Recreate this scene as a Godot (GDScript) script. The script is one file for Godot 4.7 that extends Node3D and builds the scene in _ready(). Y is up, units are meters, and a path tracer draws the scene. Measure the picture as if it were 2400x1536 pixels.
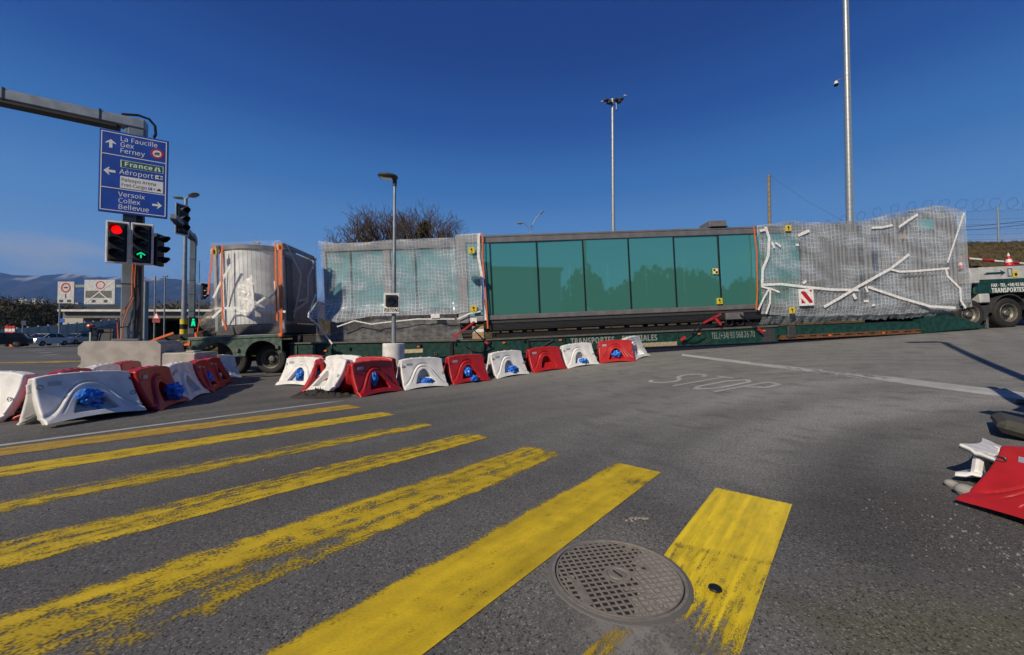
extends Node3D

const FOCAL := 911.0          # lens focal length in pixels of the 2400 x 1536 photograph
const EYE := Vector3(0, 1.2, 0)
const TILT := 0.02195         # the camera looks up by 1.26 degrees
var rng := RandomNumberGenerator.new()
var M := {}
var noise_a: FastNoiseLite
var noise_b: FastNoiseLite
var rig: Transform3D   # the trailer's own frame: x along it towards the tractor, y up, z towards the road

# ------------------------------------------------------------------ helpers
func spot(x: float, y: float, depth: float) -> Vector3:
	# where a sight line meets the plane standing `depth` metres ahead
	var u := (x - 1200.0) / FOCAL
	var v := (768.0 - y) / FOCAL
	var r := Vector3(u, v * cos(TILT) + sin(TILT), -(cos(TILT) - v * sin(TILT)))
	return EYE + r * (depth / -r.z)

func ground_y(x: float, z: float) -> float:
	# the junction is flat on the near side and climbs to the right under the trailer
	var d := -z
	var s := x + 5.5
	var l := 0.068 * (s + sqrt(s * s + 9.0)) * 0.5 - 0.1
	if x > 30.0:
		l = lerpf(l, 2.4, smoothstep(30.0, 60.0, x))
	var w := smoothstep(-1.0, 9.0, x)
	var d0 := 7.5 * (1.0 - w)
	var t := clampf((d - d0) / (13.0 - d0), 0.0, 1.0)
	return l * pow(t, 2.0 - 0.8 * w)

func on_ground(x: float, z: float, up := 0.0) -> Vector3:
	return Vector3(x, ground_y(x, z) + up, z)

func S() -> SurfaceTool:
	var s := SurfaceTool.new()
	s.begin(Mesh.PRIMITIVE_TRIANGLES)
	s.set_smooth_group(0xFFFFFFFF)
	return s

func smooth(s: SurfaceTool, on: bool) -> void:
	s.set_smooth_group(0 if on else 0xFFFFFFFF)

func tri(s: SurfaceTool, a: Vector3, b: Vector3, c: Vector3, out: Vector3, ua := Vector2.ZERO, ub := Vector2.ZERO, uc := Vector2.ZERO) -> void:
	if (b - a).cross(c - a).dot(out) > 0.0:
		var t := b; b = c; c = t
		var tu := ub; ub = uc; uc = tu
	s.set_uv(ua); s.add_vertex(a)
	s.set_uv(ub); s.add_vertex(b)
	s.set_uv(uc); s.add_vertex(c)

func quad(s: SurfaceTool, a: Vector3, b: Vector3, c: Vector3, d: Vector3, out: Vector3, us := Vector2(1, 1)) -> void:
	tri(s, a, b, c, out, Vector2(0, us.y), Vector2(us.x, us.y), Vector2(us.x, 0))
	tri(s, a, c, d, out, Vector2(0, us.y), Vector2(us.x, 0), Vector2(0, 0))

func box(s: SurfaceTool, c: Vector3, size: Vector3, bev := 0.0, xf := Transform3D.IDENTITY) -> void:
	var h := size * 0.5
	var b := minf(bev, minf(h.x, minf(h.y, h.z)) * 0.9)
	var cc := xf * c
	var P := func(x: float, y: float, z: float) -> Vector3: return xf * (c + Vector3(x, y, z))
	for ax in 3:
		for sg in [-1.0, 1.0]:
			var i := (ax + 1) % 3
			var j := (ax + 2) % 3
			var q := []
			for k in [[-1, -1], [1, -1], [1, 1], [-1, 1]]:
				var v := Vector3.ZERO
				v[ax] = sg * h[ax]
				v[i] = k[0] * (h[i] - b)
				v[j] = k[1] * (h[j] - b)
				q.append(P.call(v.x, v.y, v.z))
			var mid: Vector3 = (q[0] + q[2]) * 0.5
			quad(s, q[0], q[1], q[2], q[3], mid - cc)
	if b <= 0.0:
		return
	for ax in 3:
		var i := (ax + 1) % 3
		var j := (ax + 2) % 3
		for k in [[-1, -1], [1, -1], [1, 1], [-1, 1]]:
			var q := []
			for e in [[0, -1], [1, -1], [1, 1], [0, 1]]:
				var v := Vector3.ZERO
				v[ax] = e[1] * (h[ax] - b)
				v[i] = k[0] * (h[i] - (b if e[0] == 0 else 0.0))
				v[j] = k[1] * (h[j] - (0.0 if e[0] == 0 else b))
				q.append(P.call(v.x, v.y, v.z))
			var mid2: Vector3 = (q[0] + q[2]) * 0.5
			quad(s, q[0], q[1], q[2], q[3], mid2 - cc)
	for x in [-1, 1]:
		for y in [-1, 1]:
			for z in [-1, 1]:
				var a: Vector3 = P.call(x * h.x, y * (h.y - b), z * (h.z - b))
				var e2: Vector3 = P.call(x * (h.x - b), y * h.y, z * (h.z - b))
				var f: Vector3 = P.call(x * (h.x - b), y * (h.y - b), z * h.z)
				tri(s, a, e2, f, (a + e2 + f) / 3.0 - cc)

func beam(s: SurfaceTool, a: Vector3, b: Vector3, w: float, h: float, bev := 0.0) -> void:
	# a bar of rectangular section from a to b
	var d := (b - a).normalized()
	var side := d.cross(Vector3.UP)
	if side.length() < 0.01:
		side = Vector3.RIGHT
	side = side.normalized()
	var up := side.cross(d).normalized()
	box(s, Vector3.ZERO, Vector3((b - a).length(), h, w), bev, Transform3D(Basis(d, up, side), (a + b) * 0.5))

func ring_at(c: Vector3, d: Vector3, r: float, n: int, ph := 0.0) -> Array:
	var side := d.cross(Vector3.UP if absf(d.y) < 0.95 else Vector3.RIGHT).normalized()
	var up := side.cross(d).normalized()
	var o := []
	for i in n:
		var a := TAU * i / n + ph
		o.append(c + (side * cos(a) + up * sin(a)) * r)
	return o

func tube(s: SurfaceTool, pts: Array, r0: float, r1: float, n := 8, caps := true) -> void:
	smooth(s, true)
	var prev := []
	var m := pts.size()
	for i in m:
		var d: Vector3 = (pts[mini(i + 1, m - 1)] - pts[maxi(i - 1, 0)]).normalized()
		var cur := ring_at(pts[i], d, lerpf(r0, r1, float(i) / (m - 1)), n)
		if i > 0:
			var c: Vector3 = (pts[i] + pts[i - 1]) * 0.5
			for k in n:
				var k2 := (k + 1) % n
				quad(s, prev[k], prev[k2], cur[k2], cur[k], (prev[k] + cur[k2]) * 0.5 - c)
		if caps and (i == 0 or i == m - 1):
			smooth(s, false)
			for k in range(1, n - 1):
				tri(s, cur[0], cur[k], cur[k + 1], d * (-1.0 if i == 0 else 1.0))
			smooth(s, true)
		prev = cur
	smooth(s, false)

func cyl(s: SurfaceTool, a: Vector3, b: Vector3, r0: float, r1 := -1.0, n := 16) -> void:
	tube(s, [a, b], r0, r0 if r1 < 0.0 else r1, n)

func lathe(s: SurfaceTool, prof: Array, n: int, xf := Transform3D.IDENTITY) -> void:
	# prof: Vector2(radius, height) along the axis y of xf; flat between rings, smooth around
	for i in prof.size() - 1:
		var p: Vector2 = prof[i]
		var q: Vector2 = prof[i + 1]
		s.set_smooth_group(i + 1)
		var nr := Vector2(q.y - p.y, -(q.x - p.x))
		for k in n:
			var a0 := TAU * k / n
			var a1 := TAU * (k + 1) / n
			var am := (a0 + a1) * 0.5
			var c0 := Vector3(cos(a0), 0, sin(a0))
			var c1 := Vector3(cos(a1), 0, sin(a1))
			var out := xf.basis * Vector3(cos(am) * nr.x, nr.y, sin(am) * nr.x)
			var A: Vector3 = xf * (c0 * p.x + Vector3.UP * p.y)
			var B: Vector3 = xf * (c1 * p.x + Vector3.UP * p.y)
			var C: Vector3 = xf * (c1 * q.x + Vector3.UP * q.y)
			var D: Vector3 = xf * (c0 * q.x + Vector3.UP * q.y)
			if p.x > 1e-5:
				tri(s, A, B, C, out)
			if q.x > 1e-5:
				tri(s, A, C, D, out)
	smooth(s, false)

func prism(s: SurfaceTool, poly: PackedVector2Array, z0: float, z1: float, xf := Transform3D.IDENTITY) -> void:
	# an outline in x and y drawn out from z0 to z1
	var idx := Geometry2D.triangulate_polygon(poly)
	var zn := xf.basis.z * signf(z1 - z0)
	for i in range(0, idx.size(), 3):
		for e in [[z1, zn], [z0, -zn]]:
			var z: float = e[0]
			var a := poly[idx[i]]; var b := poly[idx[i + 1]]; var c := poly[idx[i + 2]]
			tri(s, xf * Vector3(a.x, a.y, z), xf * Vector3(b.x, b.y, z), xf * Vector3(c.x, c.y, z), e[1])
	var cw := Geometry2D.is_polygon_clockwise(poly)
	for i in poly.size():
		var a := poly[i]
		var b := poly[(i + 1) % poly.size()]
		var d := b - a
		var n := Vector2(-d.y, d.x) if cw else Vector2(d.y, -d.x)
		quad(s, xf * Vector3(a.x, a.y, z0), xf * Vector3(b.x, b.y, z0), xf * Vector3(b.x, b.y, z1), xf * Vector3(a.x, a.y, z1), xf.basis * Vector3(n.x, n.y, 0))

func grid_sheet(nu: int, nv: int, f: Callable, out: Vector3) -> ArrayMesh:
	# a cloth-like sheet: f(u, v) gives [place, uv]
	var s := S()
	smooth(s, true)
	var rows := []
	for j in nv + 1:
		var row := []
		for i in nu + 1:
			row.append(f.call(float(i) / nu, float(j) / nv))
		rows.append(row)
	for j in nv:
		for i in nu:
			var a = rows[j][i]; var b = rows[j][i + 1]; var c = rows[j + 1][i + 1]; var d = rows[j + 1][i]
			for t in [a, b, c, a, c, d]:
				if t.size() > 2:
					s.set_color(t[2])
				s.set_uv(t[1])
				s.add_vertex(t[0])
	return done(s)

func done(s: SurfaceTool) -> ArrayMesh:
	s.generate_normals()
	s.index()
	return s.commit()

func mesh_of(st) -> Mesh:
	return st if st is Mesh else done(st)

func part(called: String, st, m: Material, parent: Node, kind := "") -> MeshInstance3D:
	var o := MeshInstance3D.new()
	o.name = called
	o.mesh = mesh_of(st)
	o.material_override = m
	if kind:
		o.set_meta("kind", kind)
	parent.add_child(o, true)
	return o

var taken := {}
func numbered(called: String) -> String:
	var n: int = taken.get(called, 0)
	taken[called] = n + 1
	return called if n == 0 else "%s_%03d" % [called, n]

func tag(o: Node, label: String, category: String, group := "") -> void:
	o.set_meta("label", label)
	o.set_meta("category", category)
	if group:
		o.set_meta("group", group)

func thing(called: String, label: String, category: String, xf := Transform3D.IDENTITY, group := "") -> Node3D:
	var o := Node3D.new()
	o.name = numbered(called)
	o.transform = xf
	tag(o, label, category, group)
	add_child(o)
	return o

func solo(called: String, label: String, category: String, st, m: Material, xf := Transform3D.IDENTITY, group := "") -> MeshInstance3D:
	var o := MeshInstance3D.new()
	o.name = numbered(called)
	o.mesh = mesh_of(st)
	o.material_override = m
	o.transform = xf
	tag(o, label, category, group)
	add_child(o)
	return o

func setting(called: String, st, m: Material, xf := Transform3D.IDENTITY, kind := "structure") -> MeshInstance3D:
	var o := MeshInstance3D.new()
	o.name = numbered(called)
	o.mesh = mesh_of(st)
	o.material_override = m
	o.transform = xf
	o.set_meta("kind", kind)
	add_child(o)
	return o

func copy_of(o: Node3D, label: String, xf: Transform3D) -> Node3D:
	var c: Node3D = o.duplicate()
	c.name = numbered(o.name)
	c.transform = xf
	c.set_meta("label", label)
	add_child(c)
	return c

func turned(at: Vector3, yaw: float) -> Transform3D:
	return Transform3D(Basis(Vector3.UP, yaw), at)

func lettering(parent: Node, text: String, cap: float, at: Vector3, m: Material, align := HORIZONTAL_ALIGNMENT_LEFT, weight := 400, squeeze := 1.0, called := "lettering") -> MeshInstance3D:
	var t := TextMesh.new()
	var f := SystemFont.new()
	f.font_names = PackedStringArray(["Droid Sans"])
	f.font_weight = weight
	t.font = f
	t.text = text
	t.font_size = 32
	t.pixel_size = cap / (32.0 * 0.714)
	t.curve_step = 3.0
	t.depth = 0.003
	t.horizontal_alignment = align
	t.vertical_alignment = VERTICAL_ALIGNMENT_CENTER
	var o := MeshInstance3D.new()
	o.name = called
	o.mesh = t
	o.material_override = m
	o.transform = Transform3D(Basis.from_scale(Vector3(squeeze, 1, 1)), at)
	parent.add_child(o, true)
	return o

# ------------------------------------------------------------------ materials
func lin(r: float, g: float, b: float, a := 1.0) -> Color:
	var c := Color(r, g, b).linear_to_srgb()
	c.a = a
	return c

func mat(r: float, g: float, b: float, rough := 0.6, metal := 0.0) -> StandardMaterial3D:
	var m := StandardMaterial3D.new()
	m.albedo_color = lin(r, g, b)
	m.roughness = rough
	m.metallic = metal
	return m

func worn(r: float, g: float, b: float, rough: float, metal: float, tex: Texture2D, scale: float, bump: Texture2D = null, bump_cm := 0.0) -> StandardMaterial3D:
	var m := mat(r, g, b, rough, metal)
	m.albedo_texture = tex
	m.uv1_triplanar = true
	m.uv1_scale = Vector3.ONE * scale
	if bump:
		m.heightmap_enabled = true
		m.heightmap_texture = bump
		m.heightmap_scale = bump_cm
	return m

func fnl(kind: int, freq: float, sd: int, oct := 4) -> FastNoiseLite:
	var n := FastNoiseLite.new()
	n.noise_type = kind
	n.frequency = freq
	n.seed = sd
	n.fractal_octaves = oct
	return n

func grey_bytes(n: FastNoiseLite, w: int, h: int) -> PackedByteArray:
	var im := n.get_seamless_image(w, h)
	im.convert(Image.FORMAT_L8)
	return im.get_data()

func tone_texture(n: FastNoiseLite, lo: float, hi: float, side := 512) -> ImageTexture:
	# a nearly white, mottled tone that multiplies a material's own colour
	var g := grey_bytes(n, side, side)
	var d := PackedByteArray()
	d.resize(side * side * 3)
	for i in side * side:
		var v := int(255.0 * pow(lerpf(lo, hi, smoothstep(0.2, 0.8, g[i] / 255.0)), 1.0 / 2.2))
		d[i * 3] = v; d[i * 3 + 1] = v; d[i * 3 + 2] = v
	return ImageTexture.create_from_image(Image.create_from_data(side, side, false, Image.FORMAT_RGB8, d))

func asphalt_textures() -> Array:
	var side := 1024
	var nc := fnl(FastNoiseLite.TYPE_CELLULAR, 0.11, 11, 1)
	nc.cellular_return_type = FastNoiseLite.RETURN_CELL_VALUE
	nc.fractal_type = FastNoiseLite.FRACTAL_NONE
	var cells := grey_bytes(nc, side, side)
	var nd := fnl(FastNoiseLite.TYPE_CELLULAR, 0.11, 11, 1)
	nd.cellular_return_type = FastNoiseLite.RETURN_DISTANCE
	nd.fractal_type = FastNoiseLite.FRACTAL_NONE
	var dist := grey_bytes(nd, side, side)
	var soft := grey_bytes(fnl(FastNoiseLite.TYPE_SIMPLEX, 0.02, 5), side, side)
	var fine := grey_bytes(fnl(FastNoiseLite.TYPE_SIMPLEX, 0.35, 8, 2), side, side)
	var d := PackedByteArray()
	d.resize(side * side * 3)
	var hgt := PackedByteArray()
	hgt.resize(side * side)
	for i in side * side:
		var c := cells[i] / 255.0
		var e := dist[i] / 255.0
		var v := 0.345 * (0.62 + 0.36 * c + 0.4 * (soft[i] / 255.0 - 0.5) + 0.5 * (fine[i] / 255.0 - 0.5)) * (1.06 - 0.5 * e)
		if c > 0.95:
			v *= 1.6
		elif c < 0.08:
			v *= 0.45
		var q := Color(v * 1.0, v * 0.997, v * 0.945).linear_to_srgb()
		d[i * 3] = clampi(int(q.r * 255.0), 0, 255)
		d[i * 3 + 1] = clampi(int(q.g * 255.0), 0, 255)
		d[i * 3 + 2] = clampi(int(q.b * 255.0), 0, 255)
		hgt[i] = clampi(int(255.0 * (1.0 - e) * (0.45 + 0.55 * c)), 0, 255)
	return [ImageTexture.create_from_image(Image.create_from_data(side, side, false, Image.FORMAT_RGB8, d)), ImageTexture.create_from_image(Image.create_from_data(side, side, false, Image.FORMAT_L8, hgt))]

func paint_texture(w: int, h: int, sd: int, f: Callable, r: float, g: float, b: float) -> ImageTexture:
	# road paint: f(u, v) says how much of it is left (0 bare .. 1 whole); stretched and grainy noise eats the rest
	var long := fnl(FastNoiseLite.TYPE_SIMPLEX, 0.02, sd, 4)
	var grain := fnl(FastNoiseLite.TYPE_SIMPLEX, 0.30, sd + 1, 3)
	var blot := fnl(FastNoiseLite.TYPE_SIMPLEX, 0.035, sd + 2, 3)
	var d := PackedByteArray()
	d.resize(w * h * 4)
	for y in h:
		for x in w:
			var left: float = f.call((x + 0.5) / w, (y + 0.5) / h)
			var n := 0.5 + 0.5 * (0.45 * long.get_noise_2d(x * 0.35, y * 2.6) + 0.55 * grain.get_noise_2d(x, y) + 0.4 * blot.get_noise_2d(x, y))
			var a := smoothstep(-0.06, 0.30, left - n)
			var t := 0.99 + 0.14 * blot.get_noise_2d(x * 0.7 + 300.0, y * 0.7) + 0.14 * grain.get_noise_2d(x + 99.0, y)
			t *= (0.66 + 0.34 * clampf(left, 0.0, 1.0)) * (0.9 + 0.22 * long.get_noise_2d(x * 0.12 + 500.0, y * 1.2))
			var q := Color(r * t, g * t, b * t).linear_to_srgb()
			var i := (y * w + x) * 4
			d[i] = clampi(int(q.r * 255.0), 0, 255)
			d[i + 1] = clampi(int(q.g * 255.0), 0, 255)
			d[i + 2] = clampi(int(q.b * 255.0), 0, 255)
			d[i + 3] = clampi(int(a * 255.0), 0, 255)
	return ImageTexture.create_from_image(Image.create_from_data(w, h, false, Image.FORMAT_RGBA8, d))

func paint_material(t: Texture2D, rough := 0.62) -> StandardMaterial3D:
	var m := StandardMaterial3D.new()
	m.albedo_texture = t
	m.transparency = BaseMaterial3D.TRANSPARENCY_ALPHA
	m.roughness = rough
	m.texture_repeat = false
	return m

func film_texture(cells: int, film: float, thread: float, tone: float) -> ImageTexture:
	# reinforced plastic film: clear film with a woven grid of white threads
	var side := 256
	var n := fnl(FastNoiseLite.TYPE_SIMPLEX, 0.02, 77, 4)
	var g := grey_bytes(n, side, side)
	var d := PackedByteArray()
	d.resize(side * side * 4)
	var step := float(side) / cells if cells > 0 else 1e9
	for y in side:
		for x in side:
			var dx := absf(fposmod(x + step * 0.5, step) - step * 0.5) if cells > 0 else 99.0
			var dy := absf(fposmod(y + step * 0.5, step) - step * 0.5) if cells > 0 else 99.0
			var on := 1.0 - smoothstep(0.04 * step, 0.085 * step, minf(dx * 0.8, dy)) if cells > 0 else 0.0
			var k := g[y * side + x] / 255.0
			var a := lerpf(film * (0.55 + 0.9 * k), thread, on)
			var v := int(255.0 * pow(lerpf(tone, 0.84, on), 1.0 / 2.2))
			var i := (y * side + x) * 4
			d[i] = v; d[i + 1] = v; d[i + 2] = v
			d[i + 3] = clampi(int(a * 255.0), 0, 255)
	return ImageTexture.create_from_image(Image.create_from_data(side, side, false, Image.FORMAT_RGBA8, d))

func make_materials() -> void:
	var dirt := tone_texture(fnl(FastNoiseLite.TYPE_SIMPLEX, 0.008, 3, 5), 0.8, 1.0)
	var grime := tone_texture(fnl(FastNoiseLite.TYPE_SIMPLEX, 0.012, 9, 6), 0.55, 1.0)
	var fine := tone_texture(fnl(FastNoiseLite.TYPE_SIMPLEX, 0.12, 4, 3), 0.7, 1.0)
	var lump := tone_texture(fnl(FastNoiseLite.TYPE_SIMPLEX, 0.03, 14, 5), 0.0, 1.0)
	M.dirt = dirt
	M.asphalt_maps = asphalt_textures()
	var a := StandardMaterial3D.new()
	a.albedo_texture = M.asphalt_maps[0]
	a.vertex_color_use_as_albedo = true
	a.uv1_triplanar = true
	a.uv1_world_triplanar = true
	a.uv1_scale = Vector3.ONE * 1.25
	a.roughness = 0.82
	a.metallic_specular = 0.35
	a.heightmap_enabled = true
	a.heightmap_texture = M.asphalt_maps[1]
	a.heightmap_scale = 0.12
	M.asphalt = a
	M.red_plastic = worn(0.46, 0.018, 0.018, 0.4, 0.0, dirt, 0.7)
	M.white_plastic = worn(0.8, 0.8, 0.77, 0.42, 0.0, dirt, 0.7)
	M.sticker = mat(0.34, 0.38, 0.46, 0.5)
	M.lug_metal = mat(0.25, 0.25, 0.25, 0.4, 0.8)
	M.blue_bag = worn(0.02, 0.20, 0.78, 0.28, 0.0, dirt, 3.0)
	M.green_steel = worn(0.009, 0.056, 0.043, 0.45, 0.0, grime, 0.6)
	M.pale_green_steel = worn(0.075, 0.13, 0.10, 0.55, 0.0, grime, 0.6)
	M.black_steel = worn(0.012, 0.012, 0.014, 0.5, 0.0, dirt, 0.8)
	M.navy_steel = worn(0.010, 0.011, 0.035, 0.5, 0.0, dirt, 0.8)
	M.rust_steel = worn(0.16, 0.075, 0.03, 0.75, 0.0, grime, 1.4)
	M.grey_alu = worn(0.19, 0.185, 0.185, 0.45, 0.25, dirt, 0.5)
	M.galvanised = worn(0.33, 0.36, 0.37, 0.42, 0.45, dirt, 0.6)
	M.mast_grey = worn(0.20, 0.24, 0.26, 0.42, 0.15, dirt, 0.35)
	M.dark_grey = worn(0.05, 0.052, 0.055, 0.5, 0.0, dirt, 1.0)
	M.rubber = worn(0.022, 0.021, 0.02, 0.8, 0.0, grime, 1.6)
	M.rim = worn(0.22, 0.21, 0.18, 0.5, 0.5, grime, 3.0)
	M.white_paint = worn(0.74, 0.74, 0.72, 0.5, 0.0, dirt, 0.8)
	M.offwhite_panel = worn(0.5, 0.51, 0.5, 0.55, 0.0, dirt, 0.5)
	M.black_paint = mat(0.008, 0.008, 0.009, 0.45)
	M.sign_blue = worn(0.003, 0.066, 0.42, 0.45, 0.0, dirt, 0.4)
	M.faded_white = worn(0.34, 0.35, 0.33, 0.6, 0.0, grime, 3.0)
	M.sign_green = mat(0.004, 0.12, 0.055, 0.45)
	M.sign_white = mat(0.74, 0.76, 0.73, 0.5)
	M.sign_red = mat(0.45, 0.012, 0.016, 0.5)
	M.yellow = worn(0.72, 0.55, 0.03, 0.5, 0.0, dirt, 2.0)
	M.orange_strap = worn(0.78, 0.16, 0.035, 0.7, 0.0, dirt, 2.0)
	M.orange = mat(0.7, 0.14, 0.02, 0.5)
	M.red_strap = worn(0.5, 0.02, 0.03, 0.6, 0.0, dirt, 2.0)
	M.tape = worn(0.86, 0.86, 0.84, 0.45, 0.0, dirt, 1.5)
	M.wood = worn(0.45, 0.30, 0.15, 0.75, 0.0, dirt, 2.5)
	M.pole_wood = worn(0.28, 0.23, 0.16, 0.8, 0.0, grime, 0.8)
	M.concrete = worn(0.46, 0.435, 0.39, 0.9, 0.0, dirt, 0.5, fine, 0.08)
	M.bright_concrete = worn(0.6, 0.59, 0.56, 0.85, 0.0, dirt, 0.1)
	M.iron = worn(0.25, 0.228, 0.195, 0.72, 0.2, dirt, 3.0)
	M.iron_pit = mat(0.018, 0.015, 0.016, 0.8)
	M.sand = worn(0.34, 0.31, 0.265, 0.95, 0.0, fine, 2.5, lump, 0.25)
	M.collar = worn(0.15, 0.147, 0.14, 0.92, 0.0, fine, 6.0, lump, 0.15)
	M.mud = worn(0.05, 0.045, 0.04, 0.95, 0.0, fine, 2.0, lump, 1.0)
	M.stone = worn(0.34, 0.33, 0.31, 0.9, 0.0, fine, 4.0)
	M.bark = worn(0.10, 0.082, 0.065, 0.9, 0.0, dirt, 1.0)
	M.twig = mat(0.085, 0.058, 0.042, 0.9)
	M.ivy = mat(0.035, 0.055, 0.012, 0.7)
	M.bank = worn(0.105, 0.078, 0.034, 0.95, 0.0, grime, 0.45, lump, 6.0)
	M.grass_bank = worn(0.075, 0.08, 0.022, 0.95, 0.0, grime, 0.2, lump, 6.0)
	M.dry_grass = mat(0.24, 0.18, 0.075, 0.9)
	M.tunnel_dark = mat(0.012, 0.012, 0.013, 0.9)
	M.noise_panel = worn(0.34, 0.42, 0.39, 0.4, 0.1, dirt, 0.3)
	M.steel_drum = worn(0.78, 0.81, 0.80, 0.4, 0.05, dirt, 0.3)
	M.brown_panel = worn(0.30, 0.245, 0.25, 0.55, 0.0, dirt, 0.5)
	M.wall_grey = worn(0.30, 0.30, 0.31, 0.6, 0.1, dirt, 0.4)
	M.bellows = worn(0.20, 0.205, 0.22, 0.6, 0.1, dirt, 0.4)
	M.cab_blue = worn(0.05, 0.075, 0.14, 0.5, 0.1, dirt, 0.4)
	M.dark_glass = mat(0.012, 0.018, 0.026, 0.06, 0.2)
	var g := StandardMaterial3D.new()
	g.albedo_color = lin(0.115, 0.41, 0.345, 0.80)
	g.transparency = BaseMaterial3D.TRANSPARENCY_ALPHA
	g.metallic = 0.55
	g.metallic_specular = 0.9
	g.roughness = 0.03
	M.teal_glass = g
	var inner := mat(0.13, 0.34, 0.37, 0.35)
	M.teal_back = inner
	var net := StandardMaterial3D.new()
	net.albedo_texture = film_texture(4, 0.52, 0.74, 0.60)
	net.transparency = BaseMaterial3D.TRANSPARENCY_ALPHA
	net.albedo_color = Color(0.92, 0.965, 1.0)
	net.roughness = 0.2
	net.metallic_specular = 0.9
	net.vertex_color_use_as_albedo = true
	M.net = net
	var film := StandardMaterial3D.new()
	film.albedo_texture = film_texture(0, 0.09, 0.0, 0.8)
	film.transparency = BaseMaterial3D.TRANSPARENCY_ALPHA
	film.roughness = 0.28
	film.metallic_specular = 0.8
	M.film = film
	var dull := StandardMaterial3D.new()
	dull.albedo_texture = film_texture(0, 0.42, 0.0, 0.34)
	dull.transparency = BaseMaterial3D.TRANSPARENCY_ALPHA
	dull.roughness = 0.35
	M.dull_film = dull
	M.red_light = mat(0.3, 0.0, 0.0, 0.3)
	M.red_light.emission_enabled = true
	M.red_light.emission = Color(1.0, 0.02, 0.015)
	M.red_light.emission_energy_multiplier = 1.0
	M.green_light = mat(0.0, 0.2, 0.12, 0.3)
	M.green_light.emission_enabled = true
	M.green_light.emission = Color(0.05, 1.0, 0.68)
	M.green_light.emission_energy_multiplier = 0.8
	M.car_silver = mat(0.34, 0.37, 0.40, 0.28, 0.5)
	M.car_white = mat(0.5, 0.53, 0.55, 0.3, 0.25)
	M.car_dark = mat(0.012, 0.018, 0.022, 0.25, 0.3)
	M.headlight = mat(0.75, 0.78, 0.8, 0.15, 0.3)
	M.building_white = worn(0.66, 0.66, 0.62, 0.8, 0.0, dirt, 0.02)
	M.mountain = StandardMaterial3D.new()
	M.mountain.vertex_color_use_as_albedo = true
	M.mountain.roughness = 1.0
	M.mountain.metallic_specular = 0.0
	M.land = StandardMaterial3D.new()
	M.land.vertex_color_use_as_albedo = true
	M.land.roughness = 1.0

# ------------------------------------------------------------------ camera, sky and sun
func make_sky() -> PanoramaSkyMaterial:
	var w := 1024
	var h := 512
	var im := Image.create(w, h, false, Image.FORMAT_RGBF)
	var cn := fnl(FastNoiseLite.TYPE_SIMPLEX, 0.9, 21, 5)
	var stops := [[0.0, Color(0.25, 0.38, 0.55)], [0.06, Color(0.245, 0.405, 0.61)], [0.14, Color(0.175, 0.345, 0.62)], [0.24, Color(0.100, 0.255, 0.55)], [0.36, Color(0.043, 0.160, 0.435)], [0.48, Color(0.018, 0.080, 0.305)], [0.6, Color(0.011, 0.044, 0.215)], [1.0, Color(0.007, 0.022, 0.13)]]
	for y in h:
		var el := (0.5 - (y + 0.5) / h) * PI
		var t := maxf(sin(el), 0.0)
		var c: Color = stops[0][1]
		for i in stops.size() - 1:
			if t >= stops[i][0]:
				c = stops[i][1].lerp(stops[i + 1][1], smoothstep(stops[i][0], stops[i + 1][0], t) * 0.5 + 0.5 * (t - stops[i][0]) / (stops[i + 1][0] - stops[i][0]))
		if el < 0.0:
			c = Color(0.235, 0.365, 0.53).lerp(Color(0.07, 0.07, 0.065), smoothstep(0.0, 0.12, -sin(el)))
		for x in w:
			var k := c
			if el > 0.0 and el < 0.5:
				var az := TAU * (x + 0.5) / w
				var v := cn.get_noise_3d(cos(az) * 2.6, el * 11.0, sin(az) * 2.6) + 0.30 * exp(-pow(angle_difference(az, 2.15) / 0.35, 2.0))
				var m := smoothstep(0.05, 0.5, v) * smoothstep(0.02, 0.08, el) * (1.0 - smoothstep(0.13, 0.22, el)) * 0.6
				k = c.lerp(Color(0.42, 0.43, 0.47), m)
			im.set_pixel(x, y, k)
	var p := PanoramaSkyMaterial.new()
	p.panorama = ImageTexture.create_from_image(im)
	return p

func camera_and_light() -> void:
	var cam := Camera3D.new()
	cam.name = "camera"
	cam.position = EYE
	cam.rotation = Vector3(TILT, 0, 0)
	cam.fov = rad_to_deg(2.0 * atan(768.0 / FOCAL))
	cam.near = 0.05
	cam.far = 40000.0
	add_child(cam)
	cam.current = true
	var e := Environment.new()
	e.background_mode = Environment.BG_SKY
	e.sky = Sky.new()
	e.sky.sky_material = make_sky()
	e.tonemap_mode = Environment.TONE_MAPPER_LINEAR
	e.tonemap_exposure = 1.0
	e.fog_enabled = true
	e.fog_density = 0.000042
	e.fog_light_color = Color(0.42, 0.63, 0.92)
	e.sdfgi_enabled = true
	e.ssao_enabled = true
	e.ssil_enabled = true
	var we := WorldEnvironment.new()
	we.name = "environment"
	we.environment = e
	add_child(we)
	var sun := DirectionalLight3D.new()
	sun.name = "sun"
	sun.light_energy = 1.5
	sun.light_color = Color(1.0, 0.94, 0.85)
	sun.light_angular_distance = 0.5
	sun.shadow_enabled = true
	var elev := deg_to_rad(34.0)
	var az := deg_to_rad(38.5)      # shadows fall ahead and to the right
	var dir := Vector3(sin(az) * cos(elev), -sin(elev), -cos(az) * cos(elev))
	sun.transform = Transform3D(Basis.looking_at(dir, Vector3.UP), Vector3(-20, 30, 20))
	add_child(sun)

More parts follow.
